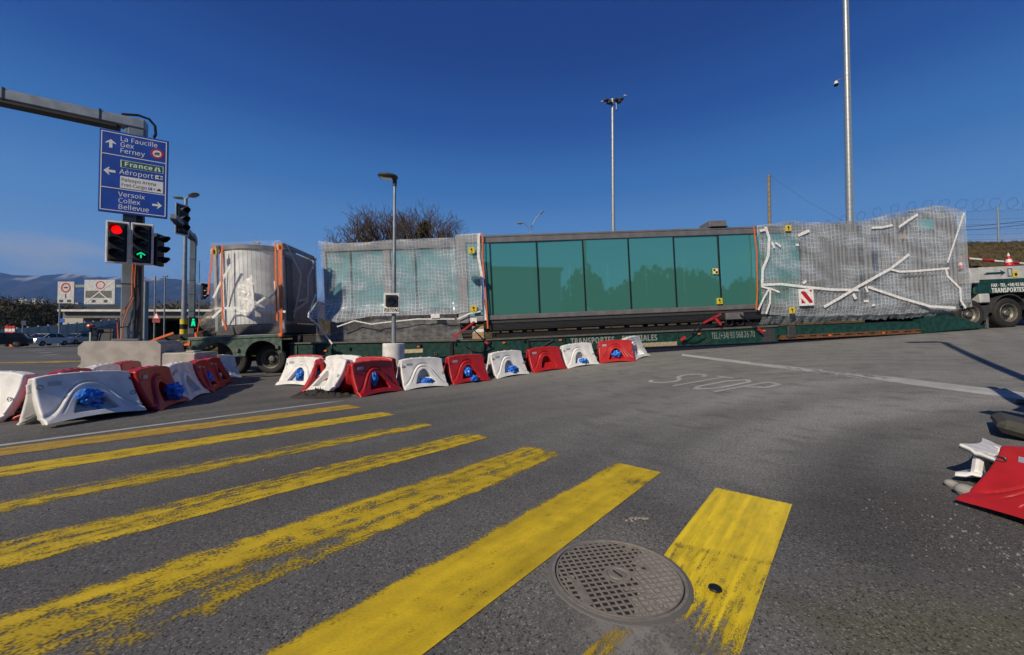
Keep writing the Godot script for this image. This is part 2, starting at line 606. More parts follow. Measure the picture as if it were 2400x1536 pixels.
# ------------------------------------------------------------------ ground and road
func axis_lines(lo: float, hi: float, step: float, far_lo: float, far_hi: float) -> PackedFloat32Array:
	var o := []
	var v := lo
	while v < hi:
		o.append(v)
		v += step
	o.append(hi)
	var g := step
	v = hi
	while v < far_hi:
		g *= 1.22
		v += g
		o.append(minf(v, far_hi))
	g = step
	v = lo
	while v > far_lo:
		g *= 1.22
		v -= g
		o.push_front(maxf(v, far_lo))
	return PackedFloat32Array(o)

var row_line := [Vector2(-6.6, -5.5), Vector2(-5.9, -5.3), Vector2(-5.75, -6.3), Vector2(-6.4, -8.0), Vector2(-7.4, -10.0), Vector2(-5.8, -9.6), Vector2(-4.6, -9.2), Vector2(-2.9, -7.7), Vector2(-1.5, -9.2), Vector2(0.6, -11.0), Vector2(3.8, -11.9)]

func near_row(p: Vector2) -> float:
	var best := 1e9
	for i in row_line.size() - 1:
		best = minf(best, p.distance_to(Geometry2D.get_closest_point_to_segment(p, row_line[i], row_line[i + 1])))
	return best

func road_tone(x: float, z: float) -> Color:
	var p := Vector2(x, z)
	var k := 0.47 + 0.10 * smoothstep(-2.5, 2.0, x - 0.4 * z - 3.0)
	k += 0.07 * noise_a.get_noise_2d(x * 0.5, z * 0.5)
	# wheel tracks of the traffic that turns right around the corner, and of the crossing road
	var r := p.distance_to(Vector2(6.6, -0.4))
	var lane := smoothstep(-1.0, 2.5, x) * smoothstep(1.5, 3.5, -z) * (1.0 - smoothstep(9.0, 14.0, x))
	var streak := noise_b.get_noise_2d(r * 2.2, atan2(z + 0.4, x - 6.6) * 1.2)
	k += lane * (0.36 * exp(-pow((r - 5.5) / 0.42, 2.0)) + 0.18 * exp(-pow((r - 7.2) / 0.5, 2.0)) - 0.13 * exp(-pow((r - 4.6) / 0.4, 2.0)) + 0.17 * streak)
	var along := p.dot(Vector2(0.70, -0.71))
	var across := p.dot(Vector2(0.71, 0.70))
	k += (1.0 - lane) * 0.13 * noise_b.get_noise_2d(across * 2.2, along * 0.14)
	# dust swept together at the foot of the barriers
	var dn := near_row(p) if x > -9.0 and x < 6.0 and z < -3.5 and z > -14.0 else 9.0
	var dust := exp(-pow(maxf(dn - 0.35, 0.0) / 0.55, 2.0)) * smoothstep(-3.6, -0.5, x) * (0.75 + 0.5 * noise_a.get_noise_2d(x * 1.4, z * 1.4))
	k += 0.17 * smoothstep(-3.0, 2.5, x) * smoothstep(2.6, 6.0, -z) + 0.05 * smoothstep(6.0, 9.0, -z)
	var c := Color(k, k, k)
	c = c.lerp(Color(1.0, 0.97, 0.88), clampf(dust, 0.0, 1.0) * 0.7)
	# dust round the manhole
	var dm := p.distance_to(Vector2(0.50, -1.93))
	c = c.lerp(Color(0.78, 0.765, 0.72), 0.8 * exp(-pow(dm / 0.66, 4.0)))
	# damp, darker patch in the corner by the red barrier
	var wet := exp(-pow(p.distance_to(Vector2(2.75, -2.75)) / 0.8, 2.0)) + 0.7 * exp(-pow(p.distance_to(Vector2(2.0, -2.35)) / 0.5, 2.0))
	c = c.lerp(Color(0.30, 0.295, 0.29), clampf(wet, 0.0, 1.0) * 0.8)
	var drip := smoothstep(0.34, 0.5, noise_a.get_noise_2d(x * 1.9 + 70.0, z * 1.9)) * smoothstep(-0.5, 1.5, x)
	c = c.lerp(Color(0.26, 0.255, 0.25), drip * 0.35)
	# olive tint painted in for a window reflection, in the corner beside the last stripe
	var pane_reflection := smoothstep(1.0, 1.5, x + 0.25 * noise_a.get_noise_2d(x, z)) * smoothstep(-1.95, -1.70, z + 0.1 * noise_b.get_noise_2d(x * 2.0, z * 2.0))
	c = c.lerp(Color(0.50, 0.49, 0.33), pane_reflection * 0.75)
	var dark := exp(-pow(p.distance_to(Vector2(-2.4, -1.6)) / 1.9, 2.0))
	c = c.lerp(Color(0.40, 0.40, 0.41), dark * 0.7)
	return c

func make_ground() -> void:
	var xs := axis_lines(-12.0, 17.0, 0.15, -16000.0, 16000.0)
	var zs := axis_lines(-15.0, 0.6, 0.15, -16000.0, 3000.0)
	var nx := xs.size()
	var nz := zs.size()
	var v := PackedVector3Array(); v.resize(nx * nz)
	var n := PackedVector3Array(); n.resize(nx * nz)
	var c := PackedColorArray(); c.resize(nx * nz)
	for j in nz:
		for i in nx:
			var x := xs[i]
			var z := zs[j]
			var k := j * nx + i
			v[k] = on_ground(x, z)
			var e := 0.1
			n[k] = Vector3(ground_y(x - e, z) - ground_y(x + e, z), 2.0 * e, ground_y(x, z - e) - ground_y(x, z + e)).normalized()
			var far := smoothstep(110.0, 200.0, Vector2(x, z).length())
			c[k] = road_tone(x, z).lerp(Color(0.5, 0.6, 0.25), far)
	var idx := PackedInt32Array()
	idx.resize((nx - 1) * (nz - 1) * 6)
	var q := 0
	for j in nz - 1:
		for i in nx - 1:
			var a := j * nx + i
			for e in [a, a + 1, a + nx + 1, a, a + nx + 1, a + nx]:
				idx[q] = e
				q += 1
	var arr := []
	arr.resize(Mesh.ARRAY_MAX)
	arr[Mesh.ARRAY_VERTEX] = v
	arr[Mesh.ARRAY_NORMAL] = n
	arr[Mesh.ARRAY_COLOR] = c
	arr[Mesh.ARRAY_INDEX] = idx
	var m := ArrayMesh.new()
	m.add_surface_from_arrays(Mesh.PRIMITIVE_TRIANGLES, arr)
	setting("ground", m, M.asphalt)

func marking(called: String, a: Vector2, b: Vector2, c: Vector2, d: Vector2, m: Material, up := 0.004, nu := 40, nv := 6) -> void:
	# a painted patch a-b-c-d (a-b is its end, b-c and a-d its long sides), laid on the road
	var f := func(u: float, w: float) -> Array:
		var p := a.lerp(d, u).lerp(b.lerp(c, u), w)
		return [on_ground(p.x, p.y, up), Vector2(u, w)]
	setting(called, grid_sheet(nu, nv, f, Vector3.UP), m)

func make_markings() -> void:
	var yellow := Vector3(0.64, 0.455, 0.010)
	var pt := func(sd: int, f: Callable) -> Material: return paint_material(paint_texture(768, 96, sd, f, yellow.x, yellow.y, yellow.z))
	var edge := func(v: float, w: float) -> float: return smoothstep(0.0, w, v) * smoothstep(0.0, w, 1.0 - v)
	var ragged := func(u: float, v: float, base: float) -> float: return base * smoothstep(0.0, 0.03, u) * (0.35 + 0.65 * edge.call(v, 0.14))
	# corners: far end (upper, lower), then lower and upper where it leaves the picture
	marking("crossing_stripe", Vector2(-2.82, -6.90), Vector2(-2.42, -6.60), Vector2(-6.0, -2.95), Vector2(-6.4, -3.30), paint_material(paint_texture(768, 96, 31, func(u, v): return 0.90 * ragged.call(u, v, 1.0), 0.50, 0.325, 0.035)))
	marking("crossing_stripe", Vector2(-2.02, -6.24), Vector2(-1.68, -5.98), Vector2(-5.2, -2.40), Vector2(-5.6, -2.72), pt.call(32, func(u, v): return ragged.call(u, v, 0.82)))
	marking("crossing_stripe", Vector2(-1.24, -5.52), Vector2(-0.93, -5.27), Vector2(-4.42, -1.60), Vector2(-4.75, -1.95), pt.call(33, func(u, v): return ragged.call(u, v, 0.64) * (0.75 + 0.5 * exp(-pow((v - 0.6) / 0.2, 2.0)))))
	marking("crossing_stripe", Vector2(-0.52, -4.93), Vector2(-0.17, -4.66), Vector2(-3.55, -0.95), Vector2(-3.95, -1.30), pt.call(34, func(u, v): return ragged.call(u, v, 0.70) * (0.85 + 0.3 * v)))
	marking("crossing_stripe", Vector2(0.22, -4.34), Vector2(0.58, -4.02), Vector2(-2.2, -0.55), Vector2(-3.1, -0.78), pt.call(35, func(u, v): return ragged.call(u, v, 0.68 + 0.08 * sin(v * 40.0 + u * 9.0) * smoothstep(0.5, 0.8, u)) * (1.12 - 0.5 * exp(-pow((v - 0.72) / 0.16, 2.0)) * smoothstep(0.3, 0.7, u))))
	marking("crossing_stripe", Vector2(0.95, -3.74), Vector2(1.31, -3.44), Vector2(-1.15, -0.52), Vector2(-1.85, -0.55), pt.call(36, func(u, v): return 0.98 * smoothstep(0.0, 0.25, v) * (1.0 - 0.35 * exp(-pow((u - 0.09) / 0.03, 2.0)) * smoothstep(0.5, 0.8, v))))
	var solid := paint_material(paint_texture(512, 256, 37, func(u, v): return (1.0 - 0.64 * smoothstep(0.50, 0.70, u + 0.20 * (1.0 - v) - 0.06) - 0.16 * smoothstep(0.34, 0.4, u)) * smoothstep(0.0, 0.02, v) * smoothstep(0.0, 0.015, u) * (1.0 - 0.25 * exp(-pow((u - 0.36) / 0.012, 2.0))), 0.90, 0.66, 0.008), 0.36)  # yellow lifted above the other stripes, sun glare put into the paint
	marking("crossing_stripe", Vector2(1.62, -3.12), Vector2(2.01, -2.81), Vector2(0.215, -0.75), Vector2(-0.33, -0.75), solid)
	var white := func(sd: int, f: Callable) -> Material: return paint_material(paint_texture(768, 48, sd, f, 0.44, 0.44, 0.42))
	marking("edge_line", Vector2(-2.62, -7.92), Vector2(-2.55, -7.86), Vector2(-7.2, -2.30), Vector2(-7.28, -2.37), white.call(41, func(u, v): return 1.0 * smoothstep(0.0, 0.2, u)), 0.004, 60, 2)
	var upper := [Vector2(5.5, -12.54), Vector2(6.07, -11.08), Vector2(6.67, -9.51), Vector2(7.07, -8.5), Vector2(7.43, -7.72), Vector2(7.73, -6.79), Vector2(7.97, -6.07), Vector2(8.19, -5.35)]
	var lower := [Vector2(5.3, -12.2), Vector2(5.82, -10.78), Vector2(6.37, -9.17), Vector2(6.74, -8.1), Vector2(7.04, -7.31), Vector2(7.27, -6.39), Vector2(7.47, -5.7), Vector2(7.63, -4.99)]
	var stop := func(u: float, w: float) -> Array:
		var k := u * 7.0
		var i := mini(int(k), 6)
		var p: Vector2 = upper[i].lerp(upper[i + 1], k - i).lerp(lower[i].lerp(lower[i + 1], k - i), w)
		return [on_ground(p.x, p.y, 0.004), Vector2(u, w)]
	setting("stop_line", grid_sheet(70, 4, stop, Vector3.UP), white.call(42, func(u, v): return 1.12 - 0.36 * smoothstep(0.12, 0.3, u) * (1.0 - smoothstep(0.5, 0.68, u)) - 0.12 * exp(-pow((u - 0.48) / 0.1, 2.0))))
	# STOP, worn thin, read from the lane that comes from the right
	var stroke := white.call(43, func(u, v): return 0.88)
	var glyphs := [
		[[0.62, 0.82], [0.45, 0.98], [0.2, 0.95], [0.08, 0.78], [0.2, 0.58], [0.45, 0.47], [0.6, 0.3], [0.5, 0.08], [0.25, 0.02], [0.05, 0.16]],
		[[1.0, 0.0], [1.0, 0.98]], [[0.78, 0.98], [1.24, 0.98]],
		[[1.62, 0.0], [1.42, 0.2], [1.4, 0.75], [1.6, 0.98], [1.82, 0.85], [1.86, 0.25], [1.62, 0.0]],
		[[2.1, 0.0], [2.1, 0.98]], [[2.1, 0.98], [2.45, 0.9], [2.48, 0.62], [2.1, 0.5]]]
	var o := Vector2(3.0, -9.0)
	var ex := Vector2(0.42, 0.72)
	var ey := Vector2(1.40, -0.51)
	var s := S()
	for g in glyphs:
		for i in g.size() - 1:
			var a: Vector2 = o + ex * g[i][0] + ey * g[i][1]
			var b: Vector2 = o + ex * g[i + 1][0] + ey * g[i + 1][1]
			var nrm := (b - a).orthogonal().normalized() * 0.05
			var q := [a - nrm, b - nrm, b + nrm, a + nrm]
			var k := float(i) / 12.0
			for t in [[0, 1, 2], [0, 2, 3]]:
				for e in t:
					s.set_uv(Vector2(k + (0.08 if e == 1 or e == 2 else 0.0), 0.1 if e < 2 else 0.9))
					s.add_vertex(on_ground(q[e].x, q[e].y, 0.005))
	setting("stop_lettering", s, stroke)
	marking("faded_crossing_stripe", Vector2(0.42, -1.66), Vector2(0.54, -1.60), Vector2(0.16, -1.20), Vector2(0.05, -1.28), paint_material(paint_texture(128, 64, 52, func(u, v): return 0.62 * smoothstep(0.0, 0.15, v) * smoothstep(1.0, 0.6, v) * smoothstep(0.0, 0.1, u), 0.62, 0.43, 0.02)), 0.006, 12, 4)
	# fine grey dust spread round the manhole and towards the photographer
	var dusty := paint_material(paint_texture(256, 256, 48, func(u, v): return 0.86 * exp(-pow(Vector2(u - 0.46, v - 0.5).length() / 0.33, 2.0)) * smoothstep(0.5, 0.36, Vector2(u - 0.5, v - 0.5).length()), 0.25, 0.24, 0.215), 0.95)
	marking("dust_patch", Vector2(-0.35, -1.75), Vector2(0.75, -2.65), Vector2(1.45, -1.35), Vector2(0.15, -0.6), dusty, 0.002, 24, 24)
	# far road: dashes and yellow marks beyond the barriers on the left
	var far_white := white.call(44, func(u, v): return 0.8)
	for p in [Vector2(345, 814), Vector2(330, 819), Vector2(350, 824), Vector2(362, 829)]:
		var c := spot(p.x - 245.0, 788.0 + (p.y - 788.0), 1.2 * FOCAL / (p.y - 788.0))
		marking("lane_dash", Vector2(c.x - 0.5, c.z - 0.6), Vector2(c.x + 0.1, c.z - 0.6), Vector2(c.x + 0.5, c.z + 0.6), Vector2(c.x - 0.1, c.z + 0.6), far_white, 0.004, 4, 1)
	var far_yellow: Material = pt.call(45, func(u, v): return 0.75)
	for p in [Vector2(100, 845), Vector2(165, 843), Vector2(40, 846)]:
		var c := spot(p.x, p.y, 1.2 * FOCAL / (p.y - 788.0))
		marking("far_crossing_stripe", Vector2(c.x - 1.1, c.z - 0.35), Vector2(c.x - 1.1, c.z + 0.35), Vector2(c.x + 1.1, c.z + 0.35), Vector2(c.x + 1.1, c.z - 0.35), far_yellow, 0.004, 6, 1)

# ------------------------------------------------------------------ road barriers
const BL := 0.535             # half length
const BH := 0.67

func barrier_depth(y: float) -> float:
	return 0.085 + 0.285 * pow(clampf(1.0 - y / BH, 0.0, 1.0), 1.75)

func in_window(x: float, y: float) -> bool:
	var t := (y - 0.105) / 0.31
	if t <= 0.0 or t >= 1.0:
		return false
	return absf(x) < 0.195 * pow(1.0 - t, 0.45) + 0.045 * (1.0 - t)

func in_outline(x: float, y: float) -> bool:
	if absf(x) > BL - 0.02 * smoothstep(0.0, BH, y):
		return false
	if y > BH + 0.012 - 0.03 * pow(absf(x) / BL, 2.0) - 0.03 * pow(absf(x) / BL, 8.0):
		return false
	return y > 0.035 * (1.0 - pow(absf(x) / 0.47, 2.0))

func reach(from: Vector2, ang: float, inside: Callable) -> Vector2:
	var lo := 0.0
	var hi := 1.0
	var d := Vector2(cos(ang), sin(ang))
	for i in 24:
		var m := (lo + hi) * 0.5
		if inside.call(from.x + d.x * m, from.y + d.y * m):
			lo = m
		else:
			hi = m
	return from + d * lo

func rim_path(p: Vector3) -> Array:
	var open := smoothstep(0.62, 0.5, p.y)
	var c := Vector2(0, 0.42)
	var q := Vector2(p.x, p.y)
	var r := c + (q - c) * lerpf(1.0, 0.5, open)
	var zi := maxf(barrier_depth(r.y) - 0.08, 0.02)
	return [p, Vector3(q.x, q.y, lerpf(p.z * 0.7, maxf(p.z - 0.085, p.z * 0.4), open)), Vector3(r.x, r.y, lerpf(p.z * 0.5, zi, open)), Vector3(r.x, r.y, 0.0)]

func barrier_body() -> ArrayMesh:
	var c := Vector2(0, 0.24)
	var angs := []
	for i in 132:
		angs.append(TAU * i / 132.0)
	for p in [Vector2(BL - 0.001, 0.012), Vector2(-BL + 0.001, 0.012), Vector2(BL - 0.025, BH - 0.035), Vector2(-BL + 0.025, BH - 0.035)]:
		angs.append(fposmod((p - c).angle(), TAU))
	angs.sort()
	var rhos := [0.0, 0.02, 0.05]
	for i in 34:
		rhos.append(0.08 + 0.84 * i / 33.0)
	rhos.append_array([0.95, 0.975, 0.99, 1.0])
	var loops := []
	for a in angs:
		var pin := reach(c, a, in_window)
		var pout := reach(c, a, in_outline)
		var col := []
		for r in rhos:
			var p := pin.lerp(pout, r)
			var z := barrier_depth(p.y)
			# the swelling under the bell-shaped moulding round the opening
			var bell := 0.05 + 0.475 * exp(-pow(absf(p.x) / 0.33, 2.6))
			z += 0.036 * smoothstep(-0.006, 0.014, bell - p.y) - 0.022 * exp(-pow((bell - p.y + 0.020) / 0.013, 2.0))
			var bell2 := 0.02 + 0.455 * exp(-pow(absf(p.x) / 0.30, 2.8))
			z -= 0.016 * exp(-pow((bell2 - p.y) / 0.012, 2.0)) * smoothstep(0.1, 0.2, p.y)
			var e := clampf((r - 0.94) / 0.06, 0.0, 1.0)
			z -= 0.03 * (1.0 - sqrt(1.0 - e * e)) 
			var w := clampf((0.06 - r) / 0.06, 0.0, 1.0)
			z -= 0.02 * (1.0 - sqrt(maxf(0.0, 1.0 - w * w)))
			col.append(Vector3(p.x, p.y, z))
		loops.append(col)
	var s := S()
	smooth(s, true)
	var n := loops.size()
	for i in n:
		var A: Array = loops[i]
		var B: Array = loops[(i + 1) % n]
		for k in rhos.size() - 1:
			for sg in [1.0, -1.0]:
				var f := Vector3(1, 1, sg)
				quad(s, A[k] * f, B[k] * f, B[k + 1] * f, A[k + 1] * f, Vector3(0, 0.3, sg))
		var f2 := Vector3(1, 1, -1)
		var mid: Vector3 = A[0]
		s.set_smooth_group(3)
		# the opening is a pocket with a floor near the middle of the wall
		for sg in [1.0, -1.0]:
			var f := Vector3(1, 1, sg)
			var a2 := Vector3(A[0].x * 0.94, 0.24 + (A[0].y - 0.24) * 0.94, 0.015)
			var b2 := Vector3(B[0].x * 0.94, 0.24 + (B[0].y - 0.24) * 0.94, 0.015)
			s.set_smooth_group(3)
			quad(s, A[0] * f, B[0] * f, b2 * f, a2 * f, Vector3(-mid.x, 0.24 - mid.y, 0))
			s.set_smooth_group(5)
			tri(s, a2 * f, b2 * f, Vector3(0, 0.24, 0.015 * sg), Vector3(0, 0, sg))
		s.set_smooth_group(4)
		var l := rhos.size() - 1
		mid = A[l]
		# a thick rounded rim; below the crest the ends and the underside are hollow
		var ra := rim_path(A[l])
		var rb := rim_path(B[l])
		for k in ra.size() - 1:
			for sg in [1.0, -1.0]:
				var f := Vector3(1, 1, sg)
				quad(s, ra[k] * f, rb[k] * f, rb[k + 1] * f, ra[k + 1] * f, Vector3(mid.x, mid.y - 0.3, -0.3 * sg if k == 1 else 0.0))
		smooth(s, true)
	return done(s)

var barrier_proto := {}

func make_barrier_proto(colour: String) -> Node3D:
	var root := Node3D.new()
	root.name = "plastic_barrier"
	if not barrier_proto.has("mesh"):
		barrier_proto.mesh = barrier_body()
		var st := S()
		box(st, Vector3(-0.33, 0.535, barrier_depth(0.535) + 0.003), Vector3(0.13, 0.06, 0.008), 0.002)
		barrier_proto.sticker = done(st)
		var kn := S()
		cyl(kn, Vector3(0, BH - 0.012, 0.0), Vector3(0, BH + 0.022, 0.0), 0.035, 0.03, 12)
		barrier_proto.caps = done(kn)
		var lg := S()
		lathe(lg, [Vector2(0.0, -0.06), Vector2(0.024, -0.06), Vector2(0.03, -0.05), Vector2(0.03, 0.05), Vector2(0.024, 0.06), Vector2(0.0, 0.06)], 12)
		barrier_proto.lug = done(lg)
		var ey := S()
		tube(ey, ring_at(Vector3.ZERO, Vector3.BACK, 0.03, 12) + [ring_at(Vector3.ZERO, Vector3.BACK, 0.03, 12)[0]], 0.006, 0.006, 6, false)
		barrier_proto.eye = done(ey)
	var m: Material = M.red_plastic if colour == "red" else M.white_plastic
	part("body", barrier_proto.mesh, m, root)
	part("label_plate", barrier_proto.sticker, M.sticker, root)
	for x in [-0.22, 0.0, 0.22]:
		part("filler_cap", barrier_proto.caps, m, root).position = Vector3(x, -0.006 * absf(x) / 0.22, 0)
	for e in [[-BL + 0.01, 0.50], [BL - 0.01, 0.30]]:
		part("connector", barrier_proto.lug, m, root).position = Vector3(e[0], e[1], 0)
		part("eye_bolt", barrier_proto.eye, M.lug_metal, root).position = Vector3(signf(e[0]) * (BL - 0.06), e[1], barrier_depth(e[1]) + 0.012)
	return root

func barrier(colour: String, a: Vector2, b: Vector2, label: String, roll := 0.0, lean := 0.0, lift := 0.0) -> Transform3D:
	# a and b: where the two near feet of the front face stand, left and right as seen from its front
	if not barrier_proto.has(colour):
		barrier_proto[colour] = make_barrier_proto(colour)
	var d := (b - a).normalized()
	var nrm := Vector2(-d.y, d.x)            # towards the front
	var mid := (a + b) * 0.5 - nrm * 0.36
	var yaw := atan2(-d.y, d.x)
	var ends := [on_ground(a.x, a.y).y, on_ground(b.x, b.y).y]
	var slope := atan2(ends[1] - ends[0], (b - a).length())
	var basis := Basis(Vector3.UP, yaw) * Basis(Vector3.BACK, slope + roll) * Basis(Vector3.RIGHT, lean)
	var xf := Transform3D(basis, Vector3(mid.x, (ends[0] + ends[1]) * 0.5 + lift, mid.y))
	var o: Node3D = barrier_proto[colour].duplicate()
	o.name = numbered("plastic_barrier")
	o.transform = xf
	tag(o, label, "barrier", "red and white plastic barriers round the road works")
	add_child(o)
	return xf

func crumple(size: Vector3, sd: int, sharp := 0.26) -> ArrayMesh:
	# a crumpled plastic bag
	var n := fnl(FastNoiseLite.TYPE_CELLULAR, 1.7, sd, 3)
	n.cellular_return_type = FastNoiseLite.RETURN_DISTANCE2_SUB
	var n2 := fnl(FastNoiseLite.TYPE_SIMPLEX, 1.1, sd + 5, 2)
	var f := func(u: float, v: float) -> Array:
		var th := TAU * u
		var ph := PI * v
		var d := Vector3(cos(th) * sin(ph), cos(ph), sin(th) * sin(ph))
		var k := 0.78 + sharp * n.get_noise_3dv(d * 1.0) + 0.3 * n2.get_noise_3dv(d * 1.4)
		return [d * size * 0.5 * k, Vector2(u, v)]
	return grid_sheet(36, 22, f, Vector3.UP)

func pebble_mesh(size: Vector3) -> ArrayMesh:
	var s := S()
	lathe(s, [Vector2(0.0, -0.5), Vector2(0.3, -0.42), Vector2(0.47, -0.18), Vector2(0.5, 0.05), Vector2(0.42, 0.3), Vector2(0.24, 0.45), Vector2(0.0, 0.5)], 20, Transform3D(Basis(Vector3.FORWARD, 0.3) * Basis.from_scale(size), Vector3.ZERO))
	smooth(s, true)
	return done(s)

func bag(xf: Transform3D, at: Vector3, size: Vector3, sd: int, label: String) -> void:
	solo("blue_bag", label, "bag", crumple(size * 1.3, sd), M.blue_bag, xf * Transform3D(Basis(Vector3.UP, sd * 0.7), at + Vector3(0, -0.03, 0.02)), "blue plastic bags stuffed into the barriers")

func make_barriers() -> void:
	var xf: Transform3D
	# the row along the right-hand lane
	xf = barrier("white", Vector2(-5.80, -9.58), Vector2(-4.76, -9.30), "bright white plastic barrier beside the trailer's rear wheels, blue bag filling its opening")
	bag(xf, Vector3(0.03, 0.26, 0.16), Vector3(0.4, 0.34, 0.3), 3, "blue bag bulging in the white barrier beside the trailer's rear wheel")
	barrier("red", Vector2(-4.80, -9.04), Vector2(-4.40, -8.10), "red plastic barrier turned almost edge-on between two white ones beside the heap of mud", 0.0, 0.04)
	var t1 := Transform3D(Basis(Vector3.UP, -1.17), Vector3(-4.10, 0.02, -8.50))
	bag(t1, Vector3(0.03, 0.3, 0.1), Vector3(0.36, 0.5, 0.34), 7, "tall blue bag hanging out of the edge-on red barrier beside the mud")
	barrier("white", Vector2(-4.40, -8.22), Vector2(-3.56, -7.62), "broken, scuffed white plastic barrier tipped over the heap of mud", 0.10, -0.14, 0.03)
	xf = barrier("red", Vector2(-2.98, -7.66), Vector2(-2.42, -8.54), "dark red plastic barrier with shaded face in front of the lamp's white base")
	bag(xf, Vector3(-0.05, 0.33, 0.14), Vector3(0.2, 0.34, 0.2), 11, "small blue bag in the dark red barrier in front of the lamp base")
	xf = barrier("white", Vector2(-2.38, -8.60), Vector2(-1.50, -9.24), "white plastic barrier right of the lamp base, flat blue bag in its opening")
	bag(xf, Vector3(0.04, 0.17, 0.22), Vector3(0.36, 0.18, 0.26), 13, "flat blue bag in the white barrier right of the street lamp")
	xf = barrier("red", Vector2(-1.44, -9.40), Vector2(-0.54, -10.06), "red plastic barrier with a blue bag spilling down over its bottom edge")
	bag(xf, Vector3(-0.03, 0.28, 0.16), Vector3(0.26, 0.32, 0.26), 17, "upper blue bag inside the red barrier whose bags spill out")
	bag(xf, Vector3(0.07, 0.12, 0.33), Vector3(0.36, 0.2, 0.22), 19, "lower blue bag spilling out over the foot of the red barrier")
	xf = barrier("white", Vector2(-0.40, -10.32), Vector2(0.48, -10.92), "white plastic barrier with round blue bag, between two red ones under the tunnel's end")
	bag(xf, Vector3(0.05, 0.2, 0.24), Vector3(0.36, 0.28, 0.3), 23, "round blue bag in the white barrier below the tunnel's left end")
	barrier("red", Vector2(0.62, -11.02), Vector2(1.58, -11.42), "red plastic barrier with an empty opening, third red from the free end of the row")
	xf = barrier("white", Vector2(1.66, -11.45), Vector2(2.62, -11.80), "white plastic barrier below the first word of the trailer lettering")
	bag(xf, Vector3(0.06, 0.18, 0.24), Vector3(0.4, 0.2, 0.3), 29, "blue bag lying in the white barrier below the trailer lettering")
	xf = barrier("red", Vector2(2.70, -11.90), Vector2(3.74, -11.80), "bright sunlit red plastic barrier, the last red one at the free end of the row")
	bag(xf, Vector3(0.0, 0.27, 0.16), Vector3(0.36, 0.26, 0.26), 31, "blue bag in the bright red barrier at the free end of the row")
	barrier("white", Vector2(3.80, -12.00), Vector2(4.42, -12.62), "white plastic barrier seen edge-on behind the last red one of the row")
	# a second row behind it
	barrier("red", Vector2(-6.30, -10.60), Vector2(-5.25, -10.50), "dark red plastic barrier, only its top showing behind the white one by the trailer wheels")
	barrier("white", Vector2(-5.15, -10.30), Vector2(-4.10, -10.05), "grey-shaded white plastic barrier whose top shows behind the broken barrier")
	barrier("red", Vector2(-4.00, -9.45), Vector2(-2.95, -9.20), "red plastic barrier, only its top bar showing, left of the lamp base")
	# the group on the left
	barrier("white", Vector2(-8.17, -5.46), Vector2(-7.10, -5.38), "white plastic barrier cut by the photo's left edge, curved end towards the road")
	xf = barrier("white", Vector2(-6.03, -5.05), Vector2(-5.68, -6.05), "large shaded white plastic barrier, nearest of all on the left, with a bright blue bag", 0.0, -0.14)
	bag(xf, Vector3(-0.02, 0.34, 0.16), Vector3(0.42, 0.26, 0.34), 37, "bright blue bag in the large shaded white barrier, upper of its two")
	bag(xf, Vector3(0.03, 0.16, 0.06), Vector3(0.4, 0.2, 0.3), 39, "dark blue bag at the bottom of the large shaded white barrier's opening")
	xf = barrier("red", Vector2(-5.68, -6.26), Vector2(-6.02, -7.24), "shaded red plastic barrier next to the large white one, a blue bag hanging in front")
	bag(xf, Vector3(0.2, 0.24, 0.26), Vector3(0.42, 0.4, 0.34), 41, "blue bag hanging over the shaded red barrier next to the large white one")
	barrier("white", Vector2(-6.06, -7.30), Vector2(-6.42, -8.24), "shaded white plastic barrier between two red ones in front of the concrete block")
	xf = barrier("red", Vector2(-6.36, -8.26), Vector2(-6.85, -9.20), "shaded red plastic barrier with a dark blue bag, second red from the large white one")
	bag(xf, Vector3(-0.02, 0.3, 0.14), Vector3(0.34, 0.32, 0.28), 43, "dark blue bag in the shaded red barrier below the low concrete block")
	xf = barrier("red", Vector2(-6.95, -9.34), Vector2(-7.40, -10.30), "shaded red plastic barrier with grey rubbish in its opening")
	solo("rubbish_bag", "crumpled pale grey plastic rubbish in a shaded red barrier left of the trailer wheels", "rubbish", crumple(Vector3(0.34, 0.22, 0.26), 47), M.white_plastic, xf * Transform3D(Basis.IDENTITY, Vector3(0, 0.22, 0.16)))
	barrier("red", Vector2(-7.46, -10.40), Vector2(-8.15, -11.25), "shaded red plastic barrier, the farthest of its row, against the trailer's rear wheel")
	barrier("white", Vector2(-8.45, -10.60), Vector2(-8.05, -11.60), "white plastic barrier whose sunlit top shows behind the red ones by the trailer wheel")
	barrier("red", Vector2(-7.55, -6.45), Vector2(-7.05, -5.52), "red plastic barrier, only its top showing at the left edge behind the white ones")
	barrier("white", Vector2(-8.05, -7.40), Vector2(-7.58, -6.50), "pale white plastic barrier standing behind the large shaded white one")
	barrier("red", Vector2(-8.55, -8.35), Vector2(-8.08, -7.45), "dark red plastic barrier standing left of the tall concrete block")
	# the two at the right edge
	xf = barrier("red", Vector2(3.20, -2.80), Vector2(3.26, -1.75), "crushed red plastic barrier in the bottom right corner, its pointed foot towards the road")
	var crushed: Node3D = get_child(get_child_count() - 1)
	crushed.transform = Transform3D(xf.basis * Basis(Vector3.RIGHT, -0.04) * Basis.from_scale(Vector3(1, 0.62, 1)), xf.origin + Vector3(0, 0.02, 0))
	# the white one lies on its back, its foot edge towards the lane
	barrier("white", Vector2(3.60, -3.22), Vector2(4.42, -2.60), "flattened white plastic barrier lying behind the crushed red one at the right edge")
	crushed = get_child(get_child_count() - 1)
	var lying := Basis(Vector3(-0.84, 0, 0.54), Vector3(0.54, 0, 0.84), Vector3.UP)
	crushed.transform = Transform3D(Basis(Vector3(0.84, 0, -0.54).normalized(), 0.10) * Basis(Vector3(0.54, 0, 0.84).normalized(), -0.10) * lying * Basis.from_scale(Vector3(1, 1, 0.34)), Vector3(4.10, 0.13, -3.50))
	var plate := S()
